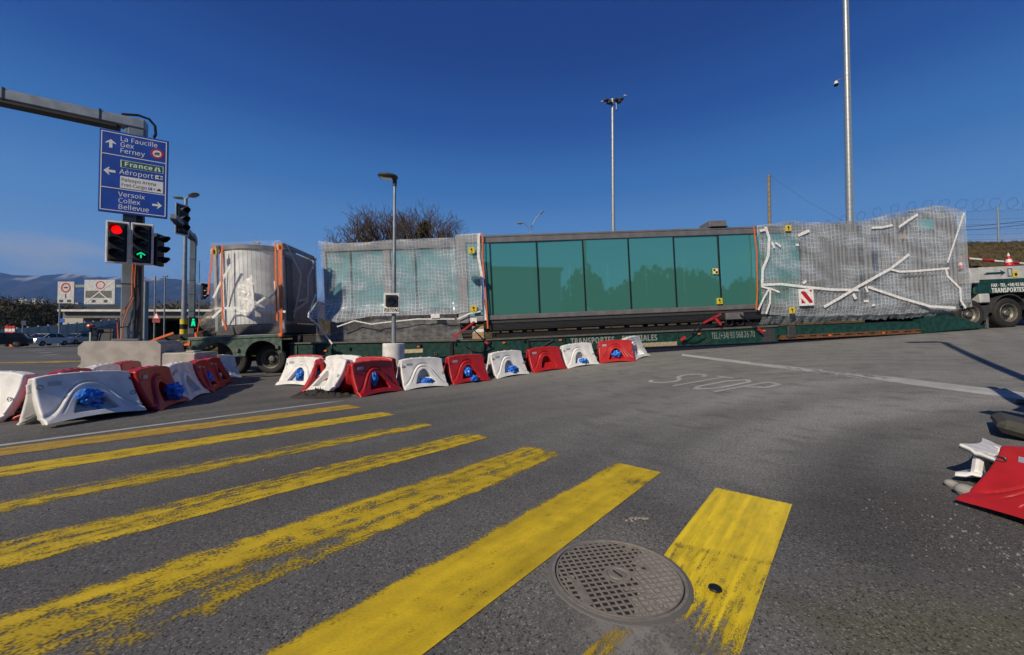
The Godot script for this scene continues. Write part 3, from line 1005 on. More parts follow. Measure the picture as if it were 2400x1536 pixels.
	box(plate, Vector3(0, 0.10, 0), Vector3(1.02, 0.06, 0.62), 0.02)
	part("underside", plate, M.white_plastic, crushed)

# ------------------------------------------------------------------ small things on the road
func make_manhole() -> void:
	var c := Vector3(0.528, 0.004, -1.972)
	var R := 0.314
	var t := thing("manhole_cover", "round cast iron manhole cover with a square grid, set between two yellow crossing stripes", "manhole cover", Transform3D(Basis(Vector3.UP, deg_to_rad(12.0)) * Basis.from_scale(Vector3(1, 0.5, 1)), c))
	var s := S()
	lathe(s, [Vector2(0.348, -0.004), Vector2(0.344, 0.006), Vector2(R + 0.014, 0.012), Vector2(R + 0.010, 0.013)], 72)
	part("asphalt_collar", s, M.collar, t)
	s = S()
	lathe(s, [Vector2(R + 0.012, 0.0), Vector2(R + 0.012, 0.016), Vector2(R - 0.002, 0.016), Vector2(R - 0.004, 0.001)], 72)
	part("frame_ring", s, M.iron, t)
	s = S()
	lathe(s, [Vector2(R, 0.001), Vector2(0.0, 0.001)], 48)
	part("recess", s, M.iron_pit, t)
	s = S()
	lathe(s, [Vector2(R - 0.010, 0.0), Vector2(R - 0.010, 0.014), Vector2(R - 0.018, 0.014), Vector2(R - 0.018, 0.002)], 72)
	part("cover_rim", s, M.iron, t)
	var step := 0.0345
	for k in range(-9, 10):
		var p := k * step
		if absf(p) > R - 0.024:
			continue
		var hl := sqrt(pow(R - 0.017, 2.0) - p * p)
		for dirn in 2:
			var b := S()
			# bars stop at the boss in the middle
			var spans := [[-hl, hl]]
			if absf(p) < 0.06:
				var q := sqrt(0.066 * 0.066 - p * p)
				spans = [[-hl, -q], [q, hl]]
			for sp in spans:
				var m: float = (sp[0] + sp[1]) * 0.5
				var l: float = sp[1] - sp[0]
				var top := 0.0125 if dirn == 0 else 0.0121
				box(b, Vector3(m, top * 0.5, p) if dirn == 0 else Vector3(p, top * 0.5, m), Vector3(l, top, 0.0095) if dirn == 0 else Vector3(0.0095, top, l), 0.0015)
			part("grid_bar", b, M.iron, t)
	s = S()
	lathe(s, [Vector2(0.068, 0.001), Vector2(0.068, 0.0135), Vector2(0.052, 0.0135), Vector2(0.050, 0.006), Vector2(0.042, 0.006), Vector2(0.040, 0.0135), Vector2(0.0, 0.0145)], 36)
	part("centre_boss", s, M.iron, t)
	s = S()
	box(s, Vector3(0, 0.0148, 0), Vector3(0.012, 0.001, 0.062), 0.0, Transform3D(Basis(Vector3.UP, 0.35), Vector3.ZERO))
	part("boss_slot", s, M.iron_pit, t)
	# sand that has filled the squares on one side
	s = S()
	var nn := fnl(FastNoiseLite.TYPE_SIMPLEX, 9.0, 6, 3)
	for i in range(-60, 61):
		for j in range(-60, 61):
			var x := i * 0.0055
			var z := j * 0.0055
			var rr := sqrt(x * x + z * z)
			if rr > R - 0.019 or rr < 0.07:
				continue
			var d := Vector2(x, z).dot(Vector2(0.83, 0.56)) + 0.07 * nn.get_noise_2d(x, z)
			var hgt := 0.0015 + 0.0078 * smoothstep(0.09, 0.19, d)
			if d > 0.085:
				quad(s, Vector3(x, hgt, z), Vector3(x + 0.0055, hgt, z), Vector3(x + 0.0055, hgt, z + 0.0055), Vector3(x, hgt, z + 0.0055), Vector3.UP)
	part("sand_filling", s, M.sand, t)
	for e in [[0.17, -0.2], [-0.24, -0.02], [0.07, 0.25]]:
		s = S()
		lathe(s, [Vector2(0.021, 0.002), Vector2(0.021, 0.0145), Vector2(0.014, 0.0145), Vector2(0.012, 0.008), Vector2(0.0, 0.008)], 18, Transform3D(Basis.IDENTITY, Vector3(e[0], 0, e[1])))
		part("lifting_eye", s, M.iron, t)
	s = S()
	box(s, Vector3(-0.225, 0.0138, 0.10), Vector3(0.03, 0.001, 0.17), 0.0004)
	part("name_bar", s, M.iron, t)

func make_litter() -> void:
	rng.seed = 5
	var s := S()
	lathe(s, [Vector2(0.027, 0.0), Vector2(0.03, 0.004), Vector2(0.027, 0.012), Vector2(0.012, 0.013), Vector2(0.0, 0.012)], 18)
	solo("black_cap", "small black plastic cap lying on the bright yellow stripe", "cap", s, M.black_paint, Transform3D(Basis.IDENTITY, Vector3(0.957, 0.006, -1.858)))
	# a chipped hollow in the asphalt: a low crescent of loose grit
	s = S()
	for i in 26:
		var a := rng.randf() * PI + 0.2
		var p := Vector3(0.83 + 0.07 * cos(a) + rng.randf_range(-0.02, 0.02), 0.003, -2.55 - 0.03 * sin(a) + rng.randf_range(-0.012, 0.012))
		var r := rng.randf_range(0.004, 0.011)
		lathe(s, [Vector2(r, 0.0), Vector2(r * 0.8, r * 0.5), Vector2(0.0, r * 0.7)], 5, Transform3D(Basis(Vector3.UP, rng.randf() * 6.0), p))
	setting("grit", s, M.sand, Transform3D.IDENTITY, "stuff")
	# mud under the broken barrier
	var nn := fnl(FastNoiseLite.TYPE_SIMPLEX, 5.0, 15, 4)
	var f := func(u: float, v: float) -> Array:
		var r := v
		var a := TAU * u
		var x := cos(a) * r * 0.62
		var z := sin(a) * r * 0.33
		var h := 0.16 * pow(maxf(0.0, 1.0 - r * r), 0.8) * (0.65 + 0.9 * nn.get_noise_2d(x * 1.6, z * 1.6)) + 0.02 * nn.get_noise_2d(x * 6.0, z * 6.0) - 0.012
		return [Vector3(x, h, z), Vector2(u, v)]
	solo("mud_heap", "low heap of dark mud and broken asphalt under the tipped white barrier", "mud", grid_sheet(48, 14, f, Vector3.UP), M.mud, Transform3D(Basis.IDENTITY, on_ground(-3.78, -7.72)))
	for e in [[3.42, -2.95, 0.075, "larger"], [3.50, -3.12, 0.05, "smaller"]]:
		solo("stone", "%s of two pale rounded stones under the fallen white barrier at the right edge" % e[3], "stone", pebble_mesh(Vector3(e[2] * 2.0, e[2] * 1.3, e[2] * 1.6)), M.stone, Transform3D(Basis.IDENTITY, on_ground(e[0], e[1], e[2] * 0.45)), "stones under the fallen barrier")
	# loose gravel: at the right edge and along the mud
	var pebble := S()
	lathe(pebble, [Vector2(0.0, -0.3), Vector2(0.42, -0.22), Vector2(0.5, 0.05), Vector2(0.3, 0.32), Vector2(0.0, 0.36)], 6)
	var mm := MultiMesh.new()
	mm.transform_format = MultiMesh.TRANSFORM_3D
	mm.mesh = done(pebble)
	var put := []
	for i in 900:
		var p := Vector2(rng.randfn(2.78, 0.26), rng.randfn(-2.1, 0.34))
		if i > 620:
			p = Vector2(rng.randfn(-4.3, 0.7), rng.randfn(-7.9, 0.35))
		if i > 800:
			p = Vector2(rng.randf_range(-5.5, 4.0), rng.randf_range(-8.0, -1.3))
		var sz := 0.004 + 0.014 * pow(rng.randf(), 4.0)
		put.append(Transform3D(Basis.from_euler(Vector3(rng.randf(), rng.randf() * 6.0, rng.randf())).scaled(Vector3.ONE * sz), on_ground(p.x, p.y, sz * 0.25)))
	mm.instance_count = put.size()
	for i in put.size():
		mm.set_instance_transform(i, put[i])
	var mi := MultiMeshInstance3D.new()
	mi.name = "gravel"
	mi.multimesh = mm
	mi.material_override = worn(0.22, 0.215, 0.2, 0.9, 0.0, M.dirt, 4.0)
	mi.set_meta("kind", "stuff")
	add_child(mi)

func make_street_lamp() -> void:
	var b := on_ground(-3.18, -10.45)
	var top := 1.005
	var t := thing("street_lamp", "slim grey street lamp in a white drum base behind the barriers", "street lamp", Transform3D(Basis.IDENTITY, b))
	var s := S()
	lathe(s, [Vector2(0.0, 0.0), Vector2(0.285, 0.0), Vector2(0.285, top - b.y - 0.012), Vector2(0.27, top - b.y), Vector2(0.0, top - b.y)], 40)
	part("drum_base", s, M.white_plastic, t)
	s = S()
	cyl(s, Vector3(0, top - b.y, 0), Vector3(0, 3.1, 0), 0.058, 0.055, 16)
	cyl(s, Vector3(0, 3.1, 0), Vector3(0, 5.28 - b.y, 0), 0.046, 0.036, 16)
	part("pole", s, M.galvanised, t)
	s = S()
	cyl(s, Vector3(0, 5.26 - b.y, 0), Vector3(0, 5.44 - b.y, 0), 0.05, 0.06, 14)
	part("spigot", s, M.dark_grey, t)
	s = S()
	var hx := Transform3D(Basis(Vector3.BACK, -0.10), Vector3(-0.17, 5.50 - b.y, 0.05))
	var f := [Vector2(0.0, -0.05), Vector2(0.20, -0.045), Vector2(0.245, 0.0), Vector2(0.22, 0.05), Vector2(0.12, 0.075), Vector2(0.0, 0.08)]
	lathe(s, f, 28, hx * Transform3D(Basis.from_scale(Vector3(1.12, 1.0, 0.8)), Vector3.ZERO))
	part("lamp_head", s, M.dark_grey, t)
	s = S()
	box(s, Vector3(-0.02, -0.055, 0), Vector3(0.3, 0.02, 0.2), 0.005, hx)
	part("lamp_glass", s, M.headlight, t)
	var g := thing("pedestrian_signal", "small unlit signal box on the street lamp, white board lettered PIETONS", "traffic signal", turned(b + Vector3(-0.02, 2.07 - b.y, 0.12), 0.12))
	s = S()
	box(s, Vector3(0, 0.0, 0), Vector3(0.42, 0.55, 0.03), 0.014)
	part("board", s, M.white_paint, g)
	s = S()
	box(s, Vector3(0, 0.065, 0.03), Vector3(0.31, 0.31, 0.06), 0.02)
	part("housing", s, M.black_paint, g)
	s = S()
	lathe(s, [Vector2(0.0, 0.0), Vector2(0.10, 0.0), Vector2(0.11, 0.012), Vector2(0.095, 0.016), Vector2(0.0, 0.004)], 24, Transform3D(Basis(Vector3.RIGHT, PI / 2), Vector3(0, 0.065, 0.062)))
	part("lens", s, M.dark_glass, g)
	lettering(g, "PIETONS", 0.085, Vector3(0, -0.18, 0.018), M.black_paint, HORIZONTAL_ALIGNMENT_CENTER, 700, 0.78)

# ------------------------------------------------------------------ signal masts
func signal_head(called: String, label: String, xf: Transform3D, k: float, lit: String, board: bool) -> Node3D:
	# three lamps one above the other, facing +z; k is the size of one lamp box
	var t := thing(called, label, "traffic light", xf, "traffic lights at the crossing")
	var s := S()
	box(s, Vector3(0, 0, -0.06 * k), Vector3(k * 0.98, k * 3.02, k * 0.42), 0.06 * k)
	part("housing", s, M.black_paint, t)
	if board:
		s = S()
		box(s, Vector3(0, 0, -0.09 * k), Vector3(k * 1.46, k * 3.56, 0.03), 0.014)
		part("white_backing_board", s, M.white_paint, t)
		s = S()
		box(s, Vector3(0, 0, -0.09 * k + 0.018), Vector3(k * 1.18, k * 3.26, 0.012), 0.004)
		part("black_backing_board", s, M.black_paint, t)
	for i in 3:
		var y := k * (1.0 - i)
		s = S()
		lathe(s, [Vector2(0.0, 0.03 * k), Vector2(0.3 * k, 0.01 * k), Vector2(0.36 * k, 0.0)], 24, Transform3D(Basis(Vector3.RIGHT, PI / 2), Vector3(0, y, 0.155 * k)))
		part("lens", s, M.red_light if lit == "red" and i == 0 else M.dark_glass, t)
		s = S()
		var n := 14
		var prev := []
		for j in n + 1:
			var a := lerpf(-0.35, PI + 0.35, float(j) / n)
			var r := 0.40 * k
			var l := 0.66 * k * (0.25 + 0.75 * clampf(sin(a) * 0.9 + 0.35, 0.0, 1.0))
			var cur := [Vector3(cos(a) * r, y + sin(a) * r, 0.14 * k), Vector3(cos(a) * r * 0.97, y + sin(a) * r * 0.97 - 0.05 * k, 0.14 * k + l)]
			if j > 0:
				var mid: Vector3 = (prev[0] + cur[1]) * 0.5 - Vector3(0, y, 0)
				quad(s, prev[0], cur[0], cur[1], prev[1], Vector3(mid.x, mid.y, 0))
			prev = cur
		part("hood", s, M.black_paint, t)
	if lit == "arrow":
		s = S()
		var z := 0.205 * k
		var y := -k
		prism(s, PackedVector2Array([Vector2(-0.045, -0.24) * k, Vector2(0.045, -0.24) * k, Vector2(0.045, 0.06) * k, Vector2(-0.045, 0.06) * k]), z, z + 0.006, Transform3D(Basis.IDENTITY, Vector3(0, y, 0)))
		for sg in [-1.0, 1.0]:
			prism(s, PackedVector2Array([Vector2(0.0, 0.27) * k, Vector2(0.0, 0.16) * k, Vector2(sg * 0.25, -0.02) * k, Vector2(sg * 0.27, 0.08) * k]), z, z + 0.006, Transform3D(Basis.IDENTITY, Vector3(0, y, 0)))
		part("lit_arrow", s, M.green_light, t)
	return t

func arrow_shape() -> PackedVector2Array:
	# pointing up, one unit tall
	return PackedVector2Array([Vector2(0, 0.5), Vector2(0.42, 0.08), Vector2(0.42, -0.02), Vector2(0.13, 0.12), Vector2(0.13, -0.5), Vector2(-0.13, -0.5), Vector2(-0.13, 0.12), Vector2(-0.42, -0.02), Vector2(-0.42, 0.08)])

func frame_bars(s: SurfaceTool, x0: float, x1: float, y0: float, y1: float, w: float, z: float) -> void:
	box(s, Vector3((x0 + x1) / 2, y1 - w / 2, z), Vector3(x1 - x0, w, 0.004))
	box(s, Vector3((x0 + x1) / 2, y0 + w / 2, z), Vector3(x1 - x0, w, 0.004))
	box(s, Vector3(x0 + w / 2, (y0 + y1) / 2, z), Vector3(w, y1 - y0 - 2 * w, 0.004))
	box(s, Vector3(x1 - w / 2, (y0 + y1) / 2, z), Vector3(w, y1 - y0 - 2 * w, 0.004))

func disc(s: SurfaceTool, c: Vector3, r0: float, r1: float, t: float) -> void:
	lathe(s, [Vector2(r0, 0.0), Vector2(r0, t), Vector2(r1, t), Vector2(r1, 0.0)], 36, Transform3D(Basis(Vector3.RIGHT, PI / 2), c))

func no_lorries(t: Node, c: Vector3, r: float) -> void:
	var s := S()
	disc(s, c, r, 0.0, 0.004)
	part("red_disc", s, M.sign_red, t)
	s = S()
	disc(s, c + Vector3(0, 0, 0.004), r * 0.66, 0.0, 0.003)
	part("white_disc", s, M.sign_white, t)
	s = S()
	for e in [[-0.1, 0.03, 0.62, 0.16], [0.25, 0.10, 0.2, 0.2], [-0.05, -0.2, 0.75, 0.1], [0.0, 0.24, 0.4, 0.06]]:
		box(s, c + Vector3(e[0] * r, e[1] * r, 0.009), Vector3(e[2] * r, e[3] * r, 0.003))
	part("lorry_symbol", s, M.black_paint, t)

func make_direction_sign(mast: Transform3D) -> void:
	var w := 1.233
	var h := 1.962
	var t := thing("direction_sign", "tall blue direction sign with three white-framed fields on the signal mast", "road sign", mast * Transform3D(Basis.IDENTITY, Vector3(0.05, 5.10, 0.26)))
	var s := S()
	box(s, Vector3(0, 0, -0.02), Vector3(w, h, 0.04), 0.008)
	part("blue_panel", s, M.sign_blue, t)
	var X := func(u: float) -> float: return (u - 0.5) * w
	var Y := func(v: float) -> float: return (0.5 - v) * h
	s = S()
	frame_bars(s, X.call(0.025), X.call(0.975), Y.call(0.975), Y.call(0.022), 0.018, 0.002)
	for v in [0.295, 0.70]:
		box(s, Vector3(0, Y.call(v), 0.002), Vector3(w * 0.93, 0.018, 0.004))
	part("white_border", s, M.sign_white, t)
	var lines := [["La Faucille", 0.285, 0.085], ["Gex", 0.285, 0.155], ["Ferney", 0.285, 0.228], ["Aéroport", 0.285, 0.487], ["Versoix", 0.275, 0.765], ["Collex", 0.275, 0.842], ["Bellevue", 0.275, 0.917]]
	for l in lines:
		lettering(t, l[0], 0.111 if l[0] == "Aéroport" else 0.106, Vector3(X.call(l[1]), Y.call(l[2]), 0.0), M.sign_white, HORIZONTAL_ALIGNMENT_LEFT, 400, 0.97 if l[0] == "Aéroport" else 0.98)
	no_lorries(t, Vector3(X.call(0.83), Y.call(0.19), 0.0), 0.126)
	s = S()
	box(s, Vector3(X.call(0.615), Y.call(0.387), 0.002), Vector3(w * 0.63, h * 0.092, 0.004))
	part("white_field", s, M.sign_white, t)
	s = S()
	box(s, Vector3(X.call(0.615), Y.call(0.387), 0.0055), Vector3(w * 0.60, h * 0.082, 0.003))
	part("green_field", s, M.sign_green, t)
	lettering(t, "France", 0.108, Vector3(X.call(0.35), Y.call(0.387), 0.007), M.sign_white, HORIZONTAL_ALIGNMENT_LEFT, 700, 1.05)
	s = S()
	for sg in [-1.0, 1.0]:
		prism(s, PackedVector2Array([Vector2(sg * 0.01, 0.05), Vector2(sg * 0.028, 0.05), Vector2(sg * 0.062, -0.055), Vector2(sg * 0.018, -0.055)]), 0.007, 0.010, Transform3D(Basis.IDENTITY, Vector3(X.call(0.84), Y.call(0.387), 0)))
	box(s, Vector3(X.call(0.84), Y.call(0.387) + 0.022, 0.0085), Vector3(0.088, 0.014, 0.003))
	part("motorway_symbol", s, M.sign_white, t)
	s = S()
	box(s, Vector3(X.call(0.865), Y.call(0.487), 0.002), Vector3(0.143, 0.094, 0.004))
	box(s, Vector3(X.call(0.615), Y.call(0.612), 0.002), Vector3(w * 0.63, h * 0.145, 0.004))
	part("white_panel", s, M.sign_white, t)
	s = S()
	var px := Vector3(X.call(0.865), Y.call(0.487), 0.0055)
	box(s, px, Vector3(0.108, 0.014, 0.003))
	prism(s, PackedVector2Array([Vector2(-0.02, 0.0), Vector2(0.012, 0.042), Vector2(0.024, 0.042), Vector2(0.014, 0.0), Vector2(0.024, -0.042), Vector2(0.012, -0.042)]), 0.0046, 0.0075, Transform3D(Basis.IDENTITY, Vector3(px.x, px.y, 0)))
	box(s, px + Vector3(0.052, 0, 0.001), Vector3(0.012, 0.042, 0.003))
	part("plane_symbol", s, M.black_paint, t)
	lettering(t, "Palexpo Arena", 0.076, Vector3(X.call(0.315), Y.call(0.583), 0.004), M.black_paint, HORIZONTAL_ALIGNMENT_LEFT, 400, 0.92)
	lettering(t, "Fret-Cargo", 0.076, Vector3(X.call(0.315), Y.call(0.645), 0.004), M.black_paint, HORIZONTAL_ALIGNMENT_LEFT, 400, 0.92)
	s = S()
	box(s, Vector3(X.call(0.735), Y.call(0.645), 0.0055), Vector3(0.065, 0.065, 0.003))
	part("parking_symbol", s, M.sign_blue, t)
	lettering(t, "P", 0.049, Vector3(X.call(0.735), Y.call(0.645), 0.007), M.sign_white, HORIZONTAL_ALIGNMENT_CENTER, 700)
	lettering(t, "+", 0.06, Vector3(X.call(0.80), Y.call(0.645), 0.004), M.black_paint, HORIZONTAL_ALIGNMENT_CENTER, 700)
	s = S()
	box(s, Vector3(X.call(0.868), Y.call(0.652), 0.0055), Vector3(0.075, 0.026, 0.003))
	box(s, Vector3(X.call(0.868), Y.call(0.638), 0.0055), Vector3(0.042, 0.018, 0.003))
	part("shuttle_symbol", s, M.black_paint, t)
	for a in [[0.16, 0.165, 0.0, 0.204], [0.15, 0.50, PI / 2, 0.204], [0.845, 0.842, -PI / 2, 0.182]]:
		s = S()
		var b := Basis(Vector3.BACK, a[2]) * Basis.from_scale(Vector3(1.05, 1, 1) * a[3])
		b.z = Vector3.BACK
		prism(s, arrow_shape(), 0.0, 0.004, Transform3D(b, Vector3(X.call(a[0]), Y.call(a[1]), 0.0)))
		part("white_arrow", s, M.sign_white, t)

func mast_with_arm(called: String, label: String, base: Vector3, yaw: float, top: float, w: float, arm: float, parted: bool) -> Transform3D:
	var xf := turned(base, yaw)
	var t := thing(called, label, "signal mast", xf, "grey gantry masts of the traffic lights")
	var s := S()
	# a column of hollow section with a recessed flank, as of two channels
	box(s, Vector3(-w * 0.17, top * 0.5, 0), Vector3(w * 0.66, top, w * 0.62), 0.02)
	part("column", s, M.mast_grey, t)
	s = S()
	box(s, Vector3(w * 0.33, top * 0.5, 0), Vector3(w * 0.34, top, w * 0.5), 0.01)
	part("shaded_flank", s, M.dark_grey, t)  # right flank darker: shade of the turned side put into its colour
	s = S()
	for y in [0.26, 0.38, 0.52, 0.64, 0.82]:
		box(s, Vector3(-w * 0.17, top * y, 0), Vector3(w * 0.68, 0.03, w * 0.64), 0.0)
	part("clamp_band", s, M.dark_grey, t)
	if arm > 0.0:
		s = S()
		var a := 0.25
		beam(s, Vector3(0.2, top + 0.02, 0), Vector3(-arm, top + 0.14, 0), 0.30, a, 0.03)
		part("arm", s, M.galvanised, t)
		s = S()
		beam(s, Vector3(-0.3, top - 0.145, 0.02), Vector3(-arm, top - 0.025, 0.02), 0.26, 0.07, 0.01)
		part("dark_underbar", s, M.black_steel, t)  # dark bar along the underside of the arm
		s = S()
		for k in int(arm / 1.15):
			box(s, Vector3(-0.6 - k * 1.5, top + 0.05 + 0.011 * k, 0), Vector3(0.025, a + 0.02, 0.32))
		part("arm_band", s, M.black_paint, t)
		s = S()
		box(s, Vector3(0.03, top - 0.22, 0), Vector3(w * 0.95, 0.34, w * 0.7), 0.04)
		part("arm_bracket", s, M.mast_grey, t)
		s = S()
		tube(s, [Vector3(-0.25, top + 0.2, 0.05), Vector3(0.05, top + 0.26, 0.05), Vector3(0.25, top + 0.22, 0.05), Vector3(0.36, top + 0.08, 0.05), Vector3(0.38, top - 0.12, 0.05), Vector3(0.3, top - 0.38, 0.05)], 0.03, 0.03, 8)
		part("feed_cable", s, M.black_paint, t)
	if parted:
		for e in [[0.0, M.orange_strap, 0.012], [0.05, M.orange_strap, 0.010], [-0.12, M.black_paint, 0.018]]:
			s = S()
			var x: float = e[0]
			if e[1] == M.black_paint:
				tube(s, [Vector3(0.06, 1.3, 0.16), Vector3(0.10, 0.8, 0.18), Vector3(0.08, 0.5, 0.18), Vector3(-0.02, 0.36, 0.18), Vector3(-0.2, 0.32, 0.18)], e[2], e[2], 8)
			else:
				tube(s, [Vector3(0.03 + x, 1.9, 0.13), Vector3(0.02 + x, 1.5, 0.14), Vector3(0.03 + x, 1.1, 0.15), Vector3(-0.09 + x, 0.75, 0.16), Vector3(-0.21 + x * 2.0, 0.44, 0.18), Vector3(-0.19 + x, 0.05, 0.18)], e[2], e[2], 8)
			part("hanging_cable", s, e[1], t)
		s = S()
		box(s, Vector3(-w * 0.17, 0.03, 0), Vector3(w * 1.3, 0.05, w * 1.2), 0.01)
		part("foot_plate", s, M.galvanised, t)
	return xf

func make_masts() -> void:
	# concrete blocks that carry the first mast
	var base := Vector3(-9.31, 0.0, -9.51)
	var yaw := deg_to_rad(31.0)
	var s := S()
	prism(s, PackedVector2Array([Vector2(-0.71, 0.34), Vector2(0.83, 0.34), Vector2(0.83, 1.0), Vector2(0.74, 1.08), Vector2(-0.63, 1.08), Vector2(-0.74, 0.96), Vector2(-0.74, 0.78), Vector2(-0.68, 0.72), Vector2(-0.68, 0.58), Vector2(-0.74, 0.51)]), 0.45, -0.48)
	var blk := thing("concrete_block", "tall pale concrete block with a notched end, carrying the mast of the blue sign", "concrete block", turned(base + Vector3(0.10, 0, 0.1), 0.25), "concrete foundation blocks")
	part("block", s, M.concrete, blk)
	s = S()
	box(s, Vector3(0.2, 0.165, 0.0), Vector3(2.1, 0.33, 1.3), 0.02)
	part("footing", s, M.bright_concrete, blk)
	s = S()
	box(s, Vector3(0, 0.40, 0), Vector3(1.5, 0.80, 0.8), 0.03)
	for x in [-0.42, 0.05, 0.47]:
		box(s, Vector3(x, 0.82, 0.05), Vector3(0.2, 0.045, 0.26), 0.012)
	solo("concrete_block", "lower pale concrete block beside the tall one, under the trailer's tail", "concrete block", s, M.concrete, turned(Vector3(-8.33, 0.0, -9.6), 0.10), "concrete foundation blocks")
	var xf := mast_with_arm("signal_mast", "thick grey mast on a concrete block, long arm on top, orange cables hanging down", base + Vector3(0, 1.08, 0), yaw, 5.32, 0.365, 8.0, true)
	make_direction_sign(turned(base, yaw))
	var f := turned(base, yaw)
	signal_head("traffic_light", "traffic light showing red under the blue sign, left of the pair", f * Transform3D(Basis.IDENTITY, Vector3(-0.15, 3.38, 0.54)), 0.278, "red", true)
	signal_head("traffic_light", "traffic light with a lit green arrow pointing up under the blue sign", f * Transform3D(Basis.IDENTITY, Vector3(0.275, 3.388, 0.54)), 0.278, "arrow", true)
	signal_head("traffic_light", "black traffic light seen from the side with three hoods, right of the green arrow", Transform3D(Basis(Vector3.UP, deg_to_rad(100.0)), f * Vector3(0.53, 3.32, 0.26)), 0.26, "", false)
	# second mast, farther back
	var b2 := Vector3(-18.95, 0.0, -23.0)
	mast_with_arm("signal_mast", "thinner dark grey mast behind the blue sign with a short arm", b2, deg_to_rad(119.0), 7.0, 0.45, 4.4, false)
	var f2 := turned(b2, yaw)
	signal_head("traffic_light", "black traffic light hanging from the second mast's arm beside the blue sign", Transform3D(Basis(Vector3.UP, deg_to_rad(75.0)), spot(428, 515, 20.5)), 0.47, "", true)
	signal_head("traffic_light", "small black traffic light seen from the side on the second mast", Transform3D(Basis(Vector3.UP, deg_to_rad(95.0)), Vector3(-18.2, 3.85, -22.9)), 0.30, "", false)
	s = S()
	box(s, Vector3.ZERO, Vector3(0.04, 1.3, 0.55), 0.01)
	solo("blue_sign", "narrow pale blue sign turned edge-on on the second mast", "road sign", s, worn(0.10, 0.24, 0.5, 0.5, 0.0, M.dirt, 0.5), Transform3D(Basis(Vector3.UP, 0.95), Vector3(-18.42, 4.95, -22.7)))
	var g := thing("pedestrian_light", "small pedestrian light glowing green at the foot of the second mast", "traffic light", turned(Vector3(-18.55, 1.98, -22.6), 0.5))
	s = S()
	box(s, Vector3.ZERO, Vector3(0.4, 0.62, 0.3), 0.04)
	part("housing", s, M.black_paint, g)
	s = S()
	lathe(s, [Vector2(0.0, 0.0), Vector2(0.05, 0.0), Vector2(0.055, 0.05), Vector2(0.03, 0.1), Vector2(0.0, 0.11)], 10, Transform3D(Basis.from_scale(Vector3(1, 1, 0.3)), Vector3(0.03, 0.12, 0.165)))
	prism(s, PackedVector2Array([Vector2(-0.06, 0.1), Vector2(0.06, 0.1), Vector2(0.10, -0.2), Vector2(0.03, -0.2), Vector2(0.0, -0.08), Vector2(-0.04, -0.2), Vector2(-0.10, -0.2)]), 0.155, 0.165, Transform3D(Basis.IDENTITY, Vector3(0.03, 0, 0)))
	part("lit_figure", s, M.green_light, g)
	# banded lamp post with two heads
	var lp := Vector3(-17.75, 0.0, -21.0)
	var t := thing("lamp_post", "tall thin lamp post with two flat heads and yellow and black bands near its foot", "street lamp", Transform3D(Basis.IDENTITY, lp))
	s = S()
	cyl(s, Vector3.ZERO, Vector3(0, 8.7, 0), 0.14, 0.07, 14)
	part("pole", s, M.galvanised, t)
	for i in 3:
		s = S()
		cyl(s, Vector3(0, 1.3 + i * 0.27, 0), Vector3(0, 1.57 + i * 0.27, 0), 0.165, 0.165, 16)
		part("yellow_band" if i != 1 else "black_band", s, M.yellow if i != 1 else M.black_paint, t)
	s = S()
	box(s, Vector3(0, 0.9, 0), Vector3(0.3, 0.75, 0.3), 0.05)
	part("switch_box", s, M.black_paint, t)
	for sg in [-1.0, 1.0]:
		s = S()
		tube(s, [Vector3(0, 8.65, 0), Vector3(sg * 0.25, 8.76, 0.1 * sg)], 0.04, 0.03, 8)
		lathe(s, [Vector2(0.0, -0.05), Vector2(0.22, -0.04), Vector2(0.27, 0.0), Vector2(0.2, 0.05), Vector2(0.0, 0.07)], 20, Transform3D(Basis(Vector3.UP, -0.5) * Basis(Vector3.BACK, sg * 0.12) * Basis.from_scale(Vector3(1.5, 1, 0.8)), Vector3(sg * 0.58, 8.8, 0.2 * sg)))
		part("lamp_head", s, M.galvanised, t)

# ------------------------------------------------------------------ the heavy transport
func on_rig(x: float, y: float, z: float) -> Vector3:
	# where a sight line meets the trailer's own upright plane at depth z, in the trailer's axes
	var inv := rig.affine_inverse()
	var o := inv * EYE
	var r := inv.basis * (spot(x, y, 10.0) - EYE)
	return o + r * ((z - o.z) / r.z)

func on_end(x: float, y: float, at: float) -> Vector3:
	var inv := rig.affine_inverse()
	var o := inv * EYE
	var r := inv.basis * (spot(x, y, 10.0) - EYE)
	return o + r * ((at - o.x) / r.x)

